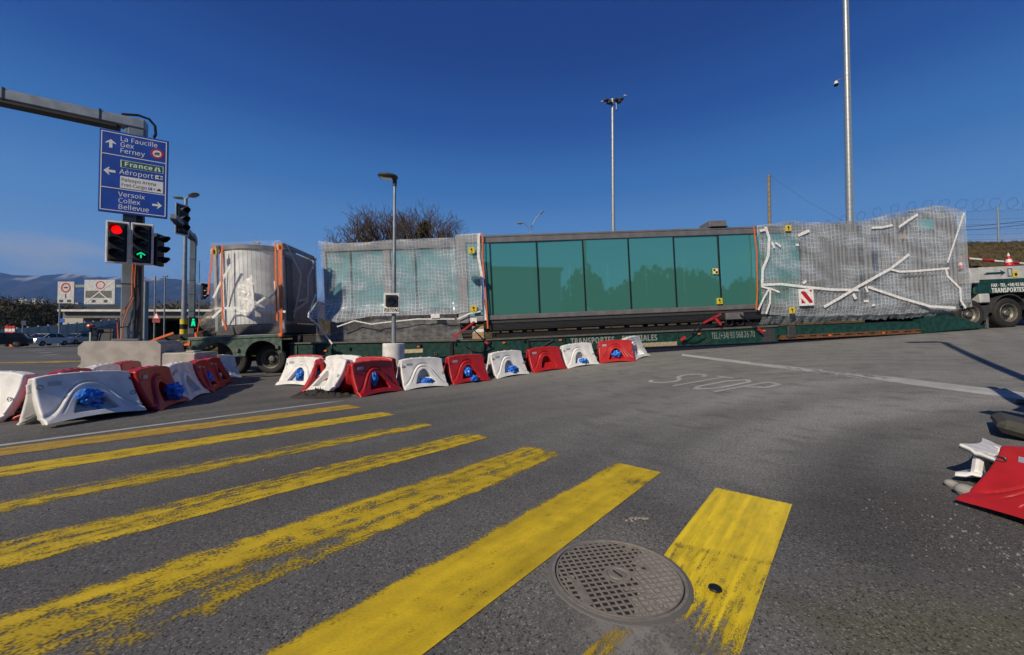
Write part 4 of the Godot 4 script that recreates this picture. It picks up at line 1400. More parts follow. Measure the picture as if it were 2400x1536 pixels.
func wheel(root: Node, c: Vector3, r: float, w: float) -> void:
	var xf := Transform3D(Basis(Vector3.RIGHT, PI / 2), c)
	var s := S()
	lathe(s, [Vector2(r * 0.6, -w / 2), Vector2(r * 0.9, -w / 2), Vector2(r * 0.975, -w * 0.38), Vector2(r, -w * 0.2), Vector2(r, w * 0.2), Vector2(r * 0.975, w * 0.38), Vector2(r * 0.9, w / 2), Vector2(r * 0.78, w * 0.53), Vector2(r * 0.64, w * 0.47), Vector2(r * 0.6, w * 0.4)], 40, xf)
	var t := part("tyre", s, M.rubber, root)
	s = S()
	lathe(s, [Vector2(r * 0.635, w * 0.42), Vector2(r * 0.61, w * 0.50), Vector2(r * 0.57, w * 0.46), Vector2(r * 0.54, w * 0.2), Vector2(r * 0.46, w * 0.05)], 40, xf)
	part("rim", s, M.rim, t)
	s = S()
	lathe(s, [Vector2(r * 0.46, w * 0.05), Vector2(r * 0.3, w * 0.12), Vector2(r * 0.2, w * 0.12)], 32, xf)
	for k in 10:
		var a := TAU * k / 10.0
		cyl(s, c + Vector3(cos(a) * r * 0.36, sin(a) * r * 0.36, w * 0.05), c + Vector3(cos(a) * r * 0.36, sin(a) * r * 0.36, w * 0.22), r * 0.03, r * 0.03, 6)
	part("wheel_disc", s, M.dark_grey, t)
	s = S()
	lathe(s, [Vector2(r * 0.2, w * 0.05), Vector2(r * 0.2, w * 0.3), Vector2(r * 0.15, w * 0.38), Vector2(0.0, w * 0.4)], 20, xf)
	part("hub", s, M.rim, t)

func ribbon(s: SurfaceTool, pts: Array, n: Vector3, w: float, thick := 0.006) -> void:
	for i in pts.size() - 1:
		var a: Vector3 = pts[i]
		var b: Vector3 = pts[i + 1]
		var d := (b - a).normalized()
		var side := n.cross(d).normalized()
		var up := d.cross(side)
		var t := thick + 0.0015 * (i % 3)
		box(s, Vector3.ZERO, Vector3((b - a).length() + w * 0.35, w, t), 0.0, Transform3D(Basis(d, side, up), (a + b) * 0.5))

func make_trailer() -> void:
	var t := thing("low_loader_trailer", "long dark green low-loader trailer lettered TRANSPORTES ESPECIALES, climbing the road", "trailer", rig)
	var s := S()
	# rear bogie
	var poly := PackedVector2Array([Vector2(-2.3, 1.30), Vector2(-2.3, 0.95)])
	for c in [-1.46, -0.02]:
		for k in 15:
			var a := PI - PI * k / 14.0
			poly.append(Vector2(c + 0.53 * cos(a), 0.66 + 0.48 * sin(a)))
	poly.append_array(PackedVector2Array([Vector2(0.62, 0.72), Vector2(0.62, 1.30)]))
	prism(s, poly, 0.24, 0.30)
	part("wheel_arch_skirt", s, M.pale_green_steel, t)
	s = S()
	box(s, Vector3(-0.85, 1.27, -1.22), Vector3(2.96, 0.07, 3.1), 0.01)
	part("rear_deck", s, M.pale_green_steel, t)
	s = S()
	box(s, Vector3(-0.85, 1.325, 0.22), Vector3(2.94, 0.035, 0.2), 0.008)
	part("deck_edge", s, M.galvanised, t)
	s = S()
	box(s, Vector3(-0.9, 0.9, -1.35), Vector3(2.7, 0.5, 0.9), 0.02)
	part("bogie_frame", s, M.black_steel, t)
	for x in [-1.24, 0.04]:
		wheel(t, Vector3(x, 0.515, -0.24), 0.515, 0.32)
		wheel(t, Vector3(x, 0.515, -2.35), 0.515, 0.32)
		s = S()
		cyl(s, Vector3(x, 0.515, -0.3), Vector3(x, 0.515, -2.3), 0.09, 0.09, 10)
		part("axle", s, M.black_steel, t)
	for p in [[-0.77, 0.86], [-2.18, 1.02], [0.5, 0.9]]:
		s = S()
		box(s, Vector3(p[0], p[1], 0.33), Vector3(0.1, 0.12, 0.07), 0.015)
		part("tie_bracket", s, M.rim, t)
	# tail frame with its folded ramp
	s = S()
	beam(s, Vector3(-4.0, 1.12, 0.12), Vector3(-2.2, 1.18, 0.2), 0.12, 0.16, 0.01)
	beam(s, Vector3(-4.0, 1.12, -2.3), Vector3(-2.2, 1.18, -2.3), 0.12, 0.16, 0.01)
	part("tail_rail", s, M.pale_green_steel, t)
	s = S()
	prism(s, PackedVector2Array([Vector2(-3.9, 1.24), Vector2(-3.2, 1.47), Vector2(-2.25, 1.5), Vector2(-2.2, 1.3), Vector2(-3.3, 1.2)]), -0.2, -2.2)
	part("folded_ramp", s, M.black_steel, t)
	s = S()
	for x in [-3.6, -3.1, -2.6]:
		beam(s, Vector3(x, 1.0, -1.0), Vector3(x + 0.35, 1.42, 0.1), 0.05, 0.05)
	tube(s, [Vector3(-3.9, 1.2, 0.2), Vector3(-3.4, 0.95, 0.24), Vector3(-2.7, 0.92, 0.26), Vector3(-2.2, 1.05, 0.26)], 0.03, 0.03, 6)
	part("hose", s, M.black_steel, t)
	s = S()
	ribbon(s, [Vector3(-3.75, 1.18, 0.25), Vector3(-3.45, 1.33, 0.2), Vector3(-2.95, 1.52, 0.1)], Vector3.BACK, 0.07)
	ribbon(s, [Vector3(-3.2, 1.09, 0.30), Vector3(-2.3, 1.12, 0.32), Vector3(-2.28, 1.26, 0.32)], Vector3.BACK, 0.07)
	part("orange_strap", s, M.orange_strap, t)
	s = S()
	box(s, Vector3.ZERO, Vector3(0.13, 0.34, 0.1), 0.02, Transform3D(Basis(Vector3.BACK, 0.35), Vector3(-2.55, 1.1, 0.36)))
	part("yellow_wheel_chock", s, M.yellow, t)
	s = S()
	cyl(s, Vector3(-2.18, 1.3, 0.15), Vector3(-2.05, 1.95, 0.15), 0.02, 0.015, 6)
	cyl(s, Vector3(-2.12, 1.34, 0.2), Vector3(-2.12, 1.5, 0.2), 0.06, 0.06, 8)
	part("marker_rod", s, M.orange, t)
	# neck down to the low bed
	s = S()
	prism(s, PackedVector2Array([Vector2(0.64, 1.28), Vector2(0.64, 0.6), Vector2(1.0, 0.45), Vector2(2.0, 0.5), Vector2(2.0, 0.86), Vector2(1.5, 1.24)]), -0.35, -2.5)
	part("rear_neck", s, M.black_steel, t)
	for z in [[0.0, -0.26], [-2.4, -2.66]]:
		s = S()
		prism(s, PackedVector2Array([Vector2(0.72, 0.34), Vector2(17.6, 0.29), Vector2(17.6, 0.82), Vector2(7.0, 0.80), Vector2(0.72, 0.98)]), z[0], z[1])
		part("side_beam", s, M.green_steel, t)
		s = S()
		prism(s, PackedVector2Array([Vector2(17.603, 0.52), Vector2(23.2, 0.52), Vector2(23.2, 0.80), Vector2(17.603, 0.82)]), z[0] - 0.01, z[1])
		part("side_beam", s, M.green_steel, t)
		s = S()
		prism(s, PackedVector2Array([Vector2(17.7, 0.36), Vector2(23.2, 0.36), Vector2(23.2, 0.515), Vector2(17.7, 0.515)]), z[0] + 0.02, z[1])
		part("rusty_lower_flange", s, M.rust_steel, t)
		s = S()
		prism(s, PackedVector2Array([Vector2(4.0, 0.13), Vector2(20.5, 0.13), Vector2(23.0, 0.26), Vector2(23.0, 0.345), Vector2(17.6, 0.285), Vector2(4.0, 0.31)]), z[0] - 0.05, z[1])
		part("under_tray", s, M.navy_steel, t)
		s = S()
		prism(s, PackedVector2Array([Vector2(0.72, 0.985), Vector2(7.0, 0.805), Vector2(17.6, 0.825), Vector2(17.6, 0.885), Vector2(7.0, 0.86), Vector2(0.72, 1.03)]), z[0] + 0.05, z[1])
		part("top_rail", s, M.dark_grey if z[0] < -1.0 else worn(0.14, 0.14, 0.125, 0.5, 0.2, M.dirt, 0.5), t)
	for k in 12:
		s = S()
		box(s, Vector3(18.0 + k * 0.44, 0.45, 0.022), Vector3(0.24, 0.035, 0.006))
		part("flange_slot", s, M.black_paint, t)
	for k in 15:
		s = S()
		box(s, Vector3(1.5 + k * 1.5, 0.6, -1.33), Vector3(0.16, 0.3, 2.12))
		part("cross_member", s, M.black_steel, t)
	s = S()
	box(s, Vector3(12.0, 0.815, -1.33), Vector3(21.0, 0.03, 2.1))
	part("deck_plate", s, M.black_steel, t)
	# front neck
	s = S()
	prism(s, PackedVector2Array([Vector2(22.9, 0.36), Vector2(25.35, 0.45), Vector2(25.3, 0.52), Vector2(24.5, 0.84), Vector2(23.9, 0.98), Vector2(22.9, 0.86)]), 0.03, -0.22)
	part("front_wedge", s, M.green_steel, t)
	s = S()
	box(s, Vector3(24.2, 0.75, -1.3), Vector3(2.6, 0.4, 1.6), 0.03)
	part("front_neck", s, M.black_steel, t)
	# lettering, lamps, plates
	lettering(t, "TRANSPORTES", 0.205, Vector3(10.2, 0.635, 0.0), M.faded_white, HORIZONTAL_ALIGNMENT_LEFT, 700, 0.80)
	lettering(t, "ESPECIALES", 0.205, Vector3(12.0, 0.64, 0.0), M.faded_white, HORIZONTAL_ALIGNMENT_LEFT, 700, 0.80)
	lettering(t, "TEL.(+34) 93 568 26 70", 0.20, Vector3(15.2, 0.60, 0.0), M.faded_white, HORIZONTAL_ALIGNMENT_LEFT, 400, 0.555)
	for x in [1.9, 5.0, 7.9, 9.85, 12.4, 14.75, 17.1, 19.5, 21.5]:
		s = S()
		box(s, Vector3(x, 0.70 if x < 17.5 else 0.43, 0.02), Vector3(0.1, 0.06, 0.04), 0.01)
		part("side_marker_lamp", s, M.orange, t)
	s = S()
	box(s, Vector3(4.75, 0.56, 0.008), Vector3(0.78, 0.13, 0.016), 0.003)
	part("cream_plate", s, worn(0.55, 0.46, 0.28, 0.6, 0.0, M.dirt, 1.0), t)
	for k in 13:
		if k in [6, 7, 8, 9, 11, 12]:
			continue        # the lettered stretch is plain
		s = S()
		box(s, Vector3(2.7 + k * 1.18, 0.74, 0.03), Vector3(0.07, 0.1, 0.06), 0.012)
		part("stake_pocket", s, M.black_steel, t)
		s = S()
		var rp := ring_at(Vector3(3.2 + k * 1.18, 0.44, 0.035), Vector3.BACK, 0.045, 10)
		tube(s, rp + [rp[0]], 0.011, 0.011, 5, false)
		part("lashing_ring", s, M.rim, t)
	for e in [[6.6, 0.62], [11.2, 0.5], [14.0, 0.6]]:
		s = S()
		tube(s, [Vector3(e[0], e[1], 0.03), Vector3(e[0] + 0.25, e[1] - 0.16, 0.05), Vector3(e[0] + 0.6, e[1] - 0.2, 0.05), Vector3(e[0] + 0.95, e[1] - 0.05, 0.03)], 0.016, 0.016, 6)
		part("air_hose", s, M.black_paint, t)
	s = S()
	box(s, Vector3(13.2, 0.40, 0.004), Vector3(1.5, 0.14, 0.008), 0.002)
	part("scraped_strip", s, worn(0.40, 0.33, 0.22, 0.7, 0.0, M.dirt, 1.5), t)
	for x in [0.95, 1.55, 2.1]:
		s = S()
		box(s, Vector3(x, 0.68, 0.02), Vector3(0.035, 0.5, 0.03))
		part("rack_post", s, M.pale_green_steel, t)
	for x in [6.1, 8.75, 10.0]:
		s = S()
		box(s, Vector3(x, 0.55, 0.025), Vector3(0.1 if x < 7.0 else 0.05, 0.52, 0.05))
		part("bracket", s, M.black_steel, t)
	s = S()
	beam(s, Vector3(9.0, 0.42, 0.03), Vector3(9.6, 0.72, 0.03), 0.04, 0.05)
	beam(s, Vector3(8.75, 0.76, 0.03), Vector3(9.6, 0.74, 0.03), 0.04, 0.05)
	part("stay", s, M.dark_grey, t)
	s = S()
	box(s, Vector3(17.25, 0.56, 0.004), Vector3(0.5, 0.5, 0.008), 0.002)
	box(s, Vector3(18.1, 0.62, 0.03), Vector3(0.3, 0.42, 0.06), 0.02)
	part("hatch", s, M.dark_grey, t)

func make_lashings() -> void:
	# red and black lashings between the load and the bed
	var list := [
		[[Vector2(1062, 792), Vector2(1082, 777), Vector2(1112, 754)], "red and black lashing by the wooden block under the left net"],
		[[Vector2(1595, 798), Vector2(1612, 787), Vector2(1648, 758), Vector2(1690, 736)], "long red and black lashing under the roof box of the green glass tunnel"],
		[[Vector2(1690, 762), Vector2(1672, 742)], "short red lashing that branches off the long one"],
		[[Vector2(1735, 737), Vector2(1770, 765), Vector2(1787, 779)], "black lashing with a red ratchet beside the telephone number"],
		[[Vector2(1112, 775), Vector2(1133, 797), Vector2(1143, 806)], "black lashing with a red ratchet below the wooden block"]]
	for e in list:
		var pts := []
		for p in e[0]:
			pts.append(on_rig(p.x, p.y, 0.16))
		var t := thing("lashing", e[1], "lashing", rig, "lashings between load and trailer bed")
		var s := S()
		tube(s, pts, 0.022, 0.022, 6)
		part("chain", s, M.black_steel, t)
		s = S()
		var n := pts.size()
		var a: Vector3 = pts[0]
		var b: Vector3 = pts[1]
		if e[1].begins_with("black"):
			a = pts[n - 1]
			b = pts[n - 2]
			beam(s, a, a.lerp(b, 0.6), 0.05, 0.08)
		else:
			beam(s, a, a.lerp(b, 0.7), 0.05, 0.08)
			var s3 := S()
			beam(s3, pts[n - 1], (pts[n - 2] as Vector3), 0.04, 0.06)
			part("red_strap", s3, M.red_strap, t)
		part("red_ratchet", s, M.red_strap, t)
	var t2 := thing("wooden_block", "stack of pale wooden blocks on the trailer bed under the tunnel's left end", "wooden block", rig * Transform3D(Basis.IDENTITY, Vector3(7.03, 0.87, -0.2)))
	for k in 4:
		var s := S()
		box(s, Vector3(0, 0.055 + k * 0.112, 0), Vector3(0.40, 0.11, 0.4), 0.006)
		part("block", s, M.wood if k != 2 else M.tape, t2)

func make_drum() -> void:
	var o := Vector3(-0.6, 1.31, 0.0)
	var t := thing("wrapped_drum", "upright silver drum in clear film with orange straps at the trailer's rear", "machine load", rig * Transform3D(Basis.IDENTITY, o))
	var s := S()
	box(s, Vector3(-0.55, 1.52, -1.3) - o, Vector3(2.3, 0.34, 2.5), 0.03)
	part("skid", s, worn(0.085, 0.08, 0.078, 0.7, 0.0, M.dirt, 0.6), t)
	s = S()
	var c := Vector3(-0.92, 0, -1.26) - Vector3(o.x, 0, o.z)
	var n := 56
	for k in n:
		var a0 := TAU * k / n
		var a1 := TAU * (k + 0.86) / n
		var a2 := TAU * (k + 1) / n
		var r := 1.15
		var e := [[a0, a1, r, r], [a1, (a1 + a2) * 0.5, r, r - 0.014], [(a1 + a2) * 0.5, a2, r - 0.014, r]]
		for f in e:
			var p := Vector3(cos(f[0]) * f[2], 0, sin(f[0]) * f[2]) + c
			var q := Vector3(cos(f[1]) * f[3], 0, sin(f[1]) * f[3]) + c
			var lo := Vector3(0, 1.72 - o.y, 0)
			var hi := Vector3(0, 4.28 - o.y, 0)
			quad(s, p + lo, q + lo, q + hi, p + hi, (p + q) * 0.5 - c)
	part("drum", s, M.steel_drum, t)
	s = S()
	lathe(s, [Vector2(1.18, 4.26 - o.y), Vector2(1.2, 4.28 - o.y), Vector2(1.2, 4.42 - o.y), Vector2(0.9, 4.45 - o.y), Vector2(0.0, 4.46 - o.y)], 48, Transform3D(Basis.IDENTITY, c))
	part("top_ring", s, M.grey_alu, t)
	for p in [Vector2(-1.66, -0.1), Vector2(0.5, -0.1), Vector2(0.5, -2.5), Vector2(-1.66, -2.5)]:
		s = S()
		box(s, Vector3(p.x, 2.95, p.y) - o, Vector3(0.11, 2.9, 0.11), 0.012)
		part("corner_post", s, M.galvanised, t)
	s = S()
	for z in [-0.1, -2.5]:
		if z < -1.0:
			beam(s, Vector3(-1.6, 4.38, z) - o, Vector3(0.45, 4.38, z) - o, 0.1, 0.1, 0.01)
	for x in [-1.66, 0.5]:
		beam(s, Vector3(x, 4.38, -0.16) - o, Vector3(x, 4.38, -2.44) - o, 0.1, 0.13, 0.01)
	part("top_frame", s, M.grey_alu, t)
	s = S()
	box(s, Vector3(0.47, 3.0, -1.3) - o, Vector3(0.05, 2.5, 2.2), 0.01)
	part("side_panel", s, M.brown_panel, t)
	s = S()
	box(s, Vector3(0.505, 2.9, -0.55) - o, Vector3(0.04, 2.2, 0.42), 0.01)
	part("door_slot", s, M.dark_grey, t)
	# a small lifting hook on top
	s = S()
	box(s, Vector3(0, 0, 0), Vector3(0.22, 0.07, 0.07), 0.02, Transform3D(Basis(Vector3.BACK, -0.4), Vector3(-0.42, 4.53, -0.3) - o))
	part("lifting_hook", s, M.wall_grey, t)
	# clear film round three sides, loose at the foot
	var nz := fnl(FastNoiseLite.TYPE_SIMPLEX, 0.9, 51, 4)
	var path := [Vector2(-1.78, -2.6), Vector2(-1.80, -0.02), Vector2(0.62, 0.0), Vector2(0.62, -2.6)]
	var f3 := func(u: float, v: float) -> Array:
		var k := u * 3.0
		var i := mini(int(k), 2)
		var p: Vector2 = path[i].lerp(path[i + 1], k - i)
		var y := lerpf(4.5, 1.36, v)
		var outw := (p - Vector2(-0.6, -1.3)).normalized()
		var w := 0.05 * nz.get_noise_2d(u * 7.0, v * 2.4) + 0.02 * nz.get_noise_2d(u * 22.0, v * 9.0)
		var flare := 0.34 * exp(-pow((v - 0.86) / 0.12, 2.0)) * exp(-pow((k - 1.0) / 0.35, 2.0))
		flare -= 0.12 * smoothstep(0.9, 1.0, v)
		p += outw * (w + flare)
		return [Vector3(p.x, y - 0.12 * smoothstep(2.0, 3.0, k) * (1.0 - v), p.y) - o, Vector2(u * 5.0, v * 2.4)]
	part("clear_film", grid_sheet(90, 40, f3, Vector3.UP), M.film, t)
	# white tape, and crumpled film on the drum, its sun glare put into a white colour
	var tapes := [
		[Vector2(539, 623), Vector2(512, 672), Vector2(500, 698)],
		[Vector2(498, 745), Vector2(521, 723), Vector2(554, 722)],
		[Vector2(596, 722), Vector2(640, 727), Vector2(668, 731)],
		[Vector2(588, 646), Vector2(592, 700), Vector2(595, 752)],
		[Vector2(602, 711), Vector2(621, 698)], [Vector2(630, 699), Vector2(646, 686)], [Vector2(626, 720), Vector2(640, 720)],
		[Vector2(644, 660), Vector2(647, 690)]]
	for tp in tapes:
		s = S()
		var pts := []
		for p in tp:
			pts.append(on_rig(p.x, p.y, 0.14) - o)
		ribbon(s, pts, Vector3.BACK, 0.075)
		part("white_tape", s, M.tape, t)
	for tp in [[Vector2(672, 575), Vector2(705, 643), Vector2(699, 690), Vector2(688, 745)], [Vector2(741, 606), Vector2(722, 648), Vector2(721, 696)], [Vector2(668, 593), Vector2(680, 596)], [Vector2(688, 731), Vector2(722, 705)], [Vector2(722, 700), Vector2(700, 706)]]:
		s = S()
		var pts := []
		for p in tp:
			pts.append(on_end(p.x, p.y, 0.67) - o)
		ribbon(s, pts, Vector3.RIGHT, 0.09)
		part("white_tape", s, worn(0.5, 0.5, 0.52, 0.5, 0.0, M.dirt, 1.0), t)
	s = S()
	var nn := fnl(FastNoiseLite.TYPE_SIMPLEX, 3.0, 88, 3)
	var outline := [[Vector2(556, 668), Vector2(590, 646)], [Vector2(560, 680), Vector2(594, 664)], [Vector2(574, 690), Vector2(595, 688)], [Vector2(556, 698), Vector2(594, 702)], [Vector2(570, 712), Vector2(596, 714)], [Vector2(557, 726), Vector2(594, 728)], [Vector2(566, 736), Vector2(594, 742)], [Vector2(585, 748), Vector2(594, 752)]]
	var f4 := func(u: float, v: float) -> Array:
		var k := v * 7.0
		var i := mini(int(k), 6)
		var a: Vector2 = outline[i][0].lerp(outline[i + 1][0], k - i)
		var b: Vector2 = outline[i][1].lerp(outline[i + 1][1], k - i)
		var p := a.lerp(b, u)
		return [on_rig(p.x, p.y, 0.13 + 0.03 * nn.get_noise_2d(u * 2.0, v * 5.0)) - o, Vector2(u, v)]
	part("crumpled_film_glare", grid_sheet(10, 28, f4, Vector3.BACK), M.tape, t)
	# orange straps over the load
	for st in [[Vector2(501, 573), Vector2(497, 600), Vector2(487, 690)], [Vector2(520, 574), Vector2(519, 660), Vector2(522, 745), Vector2(530, 775)], [Vector2(645, 571), Vector2(646, 660), Vector2(649, 752)], [Vector2(653, 571), Vector2(655, 660), Vector2(658, 780)], [Vector2(659, 571), Vector2(660, 700), Vector2(659, 780)]]:
		s = S()
		var pts := []
		for p in st:
			pts.append(on_rig(p.x, p.y, 0.15) - o)
		ribbon(s, pts, Vector3.BACK, 0.055)
		part("orange_strap", s, M.orange_strap, t)
	s = S()
	box(s, on_rig(658, 786, 0.3) - o, Vector3(0.16, 0.14, 0.1), 0.03)
	part("ratchet", s, M.orange_strap, t)
	s = S()
	box(s, on_rig(659, 772, 0.12) - o, Vector3(0.08, 0.16, 0.03), 0.01)
	part("strap_label", s, M.tape, t)
	for p in [[Vector2(501, 590), 0.13], [Vector2(656, 580), 0.13]]:
		s = S()
		box(s, on_rig(p[0].x, p[0].y, p[1]) - o, Vector3(0.2, 0.2, 0.03), 0.01)
		var yc := part("yellow_corner_guard", s, M.yellow, t)
		s = S()
		box(s, on_rig(p[0].x, p[0].y, p[1] + 0.025) - o, Vector3(0.06, 0.12, 0.02), 0.005)
		part("buckle", s, M.black_paint, yc)

func polyline_y(pts: Array, x: float) -> float:
	for i in pts.size() - 1:
		if x <= pts[i + 1].x:
			return lerpf(pts[i].y, pts[i + 1].y, clampf((x - pts[i].x) / (pts[i + 1].x - pts[i].x), 0.0, 1.0))
	return pts[pts.size() - 1].y

func yellow_sticker(t: Node, c: Vector3, symbol: String) -> void:
	var s := S()
	box(s, c, Vector3(0.21, 0.21, 0.012), 0.003)
	var y := part("yellow_sticker", s, M.yellow, t)
	s = S()
	if symbol == "checker":
		box(s, c + Vector3(0, 0, 0.007), Vector3(0.15, 0.15, 0.004))
		part("white_square", s, M.sign_white, y)
		s = S()
		box(s, c + Vector3(-0.036, 0.036, 0.011), Vector3(0.07, 0.07, 0.004))
		box(s, c + Vector3(0.036, -0.036, 0.011), Vector3(0.07, 0.07, 0.004))
	else:
		box(s, c + Vector3(0, 0.03, 0.008), Vector3(0.06, 0.07, 0.004))
		box(s, c + Vector3(0.01, -0.05, 0.008), Vector3(0.03, 0.05, 0.004))
	part("black_symbol", s, M.black_paint, y)

func glass_bay(t: Node, x0: float, x1: float, y0: float, y1: float, z: float) -> void:
	var s := S()
	quad(s, Vector3(x0, y0, z), Vector3(x1, y0, z), Vector3(x1, y1, z), Vector3(x0, y1, z), Vector3.BACK)
	part("glass_pane", s, M.teal_glass, t)

func make_bridge() -> void:
	# a passenger boarding bridge, lying on the low bed: inner tunnel, glazed outer tunnel, cab
	var o := Vector3(12.0, 0.9, 0.0)
	var t := thing("boarding_bridge", "long grey boarding bridge tunnel with green glass panes, both ends wrapped in netted film", "boarding bridge", rig * Transform3D(Basis.IDENTITY, o))
	# parts are given in the trailer's axes and moved down to the bridge's own
	var s := S()
	var P := func(called: String, st, m: Material) -> MeshInstance3D:
		var q := part(called, st, m, t)
		q.position = -o
		return q
	# outer tunnel
	s = S(); box(s, Vector3(12.95, 4.255, -1.33), Vector3(11.4, 0.19, 2.66), 0.02)
	P.call("lower_fascia", s, M.grey_alu)
	s = S(); box(s, Vector3(12.95, 4.40, -1.33), Vector3(11.4, 0.085, 2.56), 0.02)
	P.call("upper_fascia", s, M.grey_alu)
	s = S(); box(s, Vector3(12.95, 4.447, -1.33), Vector3(11.3, 0.02, 2.4))
	P.call("roof_sheet", s, M.grey_alu)
	s = S(); box(s, Vector3(12.95, 4.358, -1.33), Vector3(11.38, 0.02, 2.5))
	P.call("fascia_groove", s, M.black_paint)
	s = S(); box(s, Vector3(15.66, 4.57, -0.35), Vector3(0.62, 0.22, 0.7), 0.015)
	P.call("roof_box", s, M.grey_alu)
	s = S(); box(s, Vector3(15.72, 4.47, -0.5), Vector3(0.6, 0.02, 1.0))
	P.call("roof_box_foot", s, M.black_paint)
	s = S(); box(s, Vector3(12.95, 1.575, -1.33), Vector3(11.4, 0.17, 2.66), 0.02)
	P.call("sill", s, M.grey_alu)
	s = S(); box(s, Vector3(12.95, 1.43, -1.33), Vector3(11.4, 0.11, 2.56), 0.01)
	P.call("floor_beam", s, M.dark_grey)
	s = S(); box(s, Vector3(12.95, 1.25, -1.33), Vector3(11.4, 0.25, 2.48), 0.01)
	P.call("floor_beam", s, M.black_steel)
	for k in 5:
		s = S(); box(s, Vector3(12.95, 1.215 + k * 0.045, -0.088), Vector3(11.3, 0.012, 0.02))
		P.call("cable_rail", s, M.dark_grey)
	for z in [-0.3, -2.3]:
		s = S(); box(s, Vector3(12.7, 0.97, z), Vector3(10.4, 0.16, 0.16), 0.01)
		P.call("lower_rail", s, M.black_steel)
	rng.seed = 91
	for k in 22:
		var x := 7.8 + k * 0.46 + rng.randf_range(-0.1, 0.1)
		s = S(); box(s, Vector3(x, 1.085, -0.3 - 2.0 * (k % 2)), Vector3(rng.randf_range(0.06, 0.2), 0.16, 0.12))
		P.call("packing_block", s, M.black_steel)
	s = S(); box(s, Vector3(16.05, 1.27, 0.02), Vector3(0.62, 0.24, 0.12), 0.012)
	P.call("bearing_plate", s, M.grey_alu)
	for x in [15.9, 16.3]:
		s = S(); tube(s, ring_at(Vector3(x, 1.05, -0.05), Vector3.BACK, 0.12, 14) + [ring_at(Vector3(x, 1.05, -0.05), Vector3.BACK, 0.12, 14)[0]], 0.03, 0.03, 6, false)
		P.call("lifting_ring", s, M.black_steel)
	# glazing
	var xs := [7.30, 7.56, 9.18, 10.80, 12.41, 14.03, 15.65, 17.25, 18.62]
	for i in xs.size() - 1:
		for z in [-0.05, -2.61]:
			s = S()
			var e := [0.012 * sin(i * 2.3), 0.012 * sin(i * 3.1 + 1.0), 0.010 * sin(i * 1.7 + 2.0)]
			quad(s, Vector3(xs[i] + 0.02, 1.665, z + e[0] * 0.5), Vector3(xs[i + 1] - 0.02, 1.665, z + e[1] * 0.5), Vector3(xs[i + 1] - 0.02, 4.155, z + e[1] * 0.5 + e[2]), Vector3(xs[i] + 0.02, 4.155, z + e[0] * 0.5 + e[2]), Vector3.BACK)
			P.call("glass_pane", s, M.teal_glass if z > -1.0 else M.teal_back)
		if i > 0:
			s = S(); box(s, Vector3(xs[i], 2.91, -0.045), Vector3(0.045, 2.48, 0.05), 0.004)
			P.call("mullion", s, M.black_paint)
	for i in 6:
		s = S()
		beam(s, Vector3(7.9 + i * 1.6, 1.75, -2.45), Vector3(9.3 + i * 1.6, 4.1, -2.45), 0.08, 0.16)
		P.call("diagonal_strut", s, M.dark_grey)
	s = S(); box(s, Vector3(12.9, 2.35, -2.3), Vector3(11.0, 0.05, 0.05))
	P.call("handrail", s, M.galvanised)
	# collar at the left end, and the inner tunnel
	s = S(); box(s, Vector3(6.57, 2.95, -1.33), Vector3(0.36, 3.06, 2.7), 0.03)
	P.call("collar_post", s, M.wall_grey)
	s = S(); box(s, Vector3(7.02, 4.33, -1.33), Vector3(0.54, 0.3, 2.7), 0.03)
	P.call("collar_head", s, M.wall_grey)
	s = S(); box(s, Vector3(7.02, 1.56, -1.33), Vector3(0.54, 0.2, 2.7), 0.03)
	P.call("collar_foot", s, M.wall_grey)
	s = S(); quad(s, Vector3(6.76, 1.66, -0.03), Vector3(7.27, 1.66, -0.03), Vector3(7.27, 4.18, -0.03), Vector3(6.76, 4.18, -0.03), Vector3.BACK)
	P.call("glass_pane", s, M.teal_back)
	var bays := [[1.95, 2.74], [2.78, 3.86], [4.12, 4.94], [4.98, 6.36]]
	for b in bays:
		s = S(); quad(s, Vector3(b[0], 2.0, -0.2), Vector3(b[1], 2.0, -0.2), Vector3(b[1], 4.06, -0.2), Vector3(b[0], 4.06, -0.2), Vector3.BACK)
		P.call("glass_pane", s, M.teal_back)
	for x in [2.76, 4.96]:
		s = S(); box(s, Vector3(x, 3.03, -0.19), Vector3(0.04, 2.06, 0.04))
		P.call("mullion", s, M.black_paint)
	s = S(); box(s, Vector3(3.99, 3.03, -0.2), Vector3(0.25, 2.06, 0.1), 0.01)
	P.call("middle_post", s, M.wall_grey)
	s = S(); box(s, Vector3(4.12, 4.22, -1.35), Vector3(4.5, 0.30, 2.4), 0.03)
	P.call("inner_fascia", s, M.wall_grey)
	s = S(); box(s, Vector3(4.12, 1.86, -1.35), Vector3(4.5, 0.27, 2.4), 0.03)
	P.call("inner_sill", s, M.dark_grey)
	s = S(); box(s, Vector3(1.9, 3.0, -1.35), Vector3(0.1, 2.4, 2.4), 0.02)
	P.call("end_frame", s, M.wall_grey)
	s = S(); box(s, Vector3(4.4, 1.32, -1.3), Vector3(4.9, 0.80, 2.1), 0.05)
	P.call("undercarriage", s, worn(0.06, 0.06, 0.065, 0.5, 0.2, M.dirt, 0.6))
	for k in 3:
		s = S(); box(s, Vector3(4.4, 1.1 + k * 0.2, -0.24), Vector3(4.8, 0.05, 0.05))
		P.call("undercarriage_rail", s, M.dark_grey)
	s = S(); box(s, Vector3(20.9, 1.13, -1.35), Vector3(7.4, 0.36, 2.3), 0.03)
	P.call("underfloor", s, M.black_steel)
	# bellows and cab at the right end
	for k in 14:
		s = S(); box(s, Vector3(18.78 + k * 0.15, 2.95, -1.33), Vector3(0.085, 2.95, 2.62 + 0.05 * (k % 2)), 0.02)
		P.call("bellows_fold", s, M.bellows)
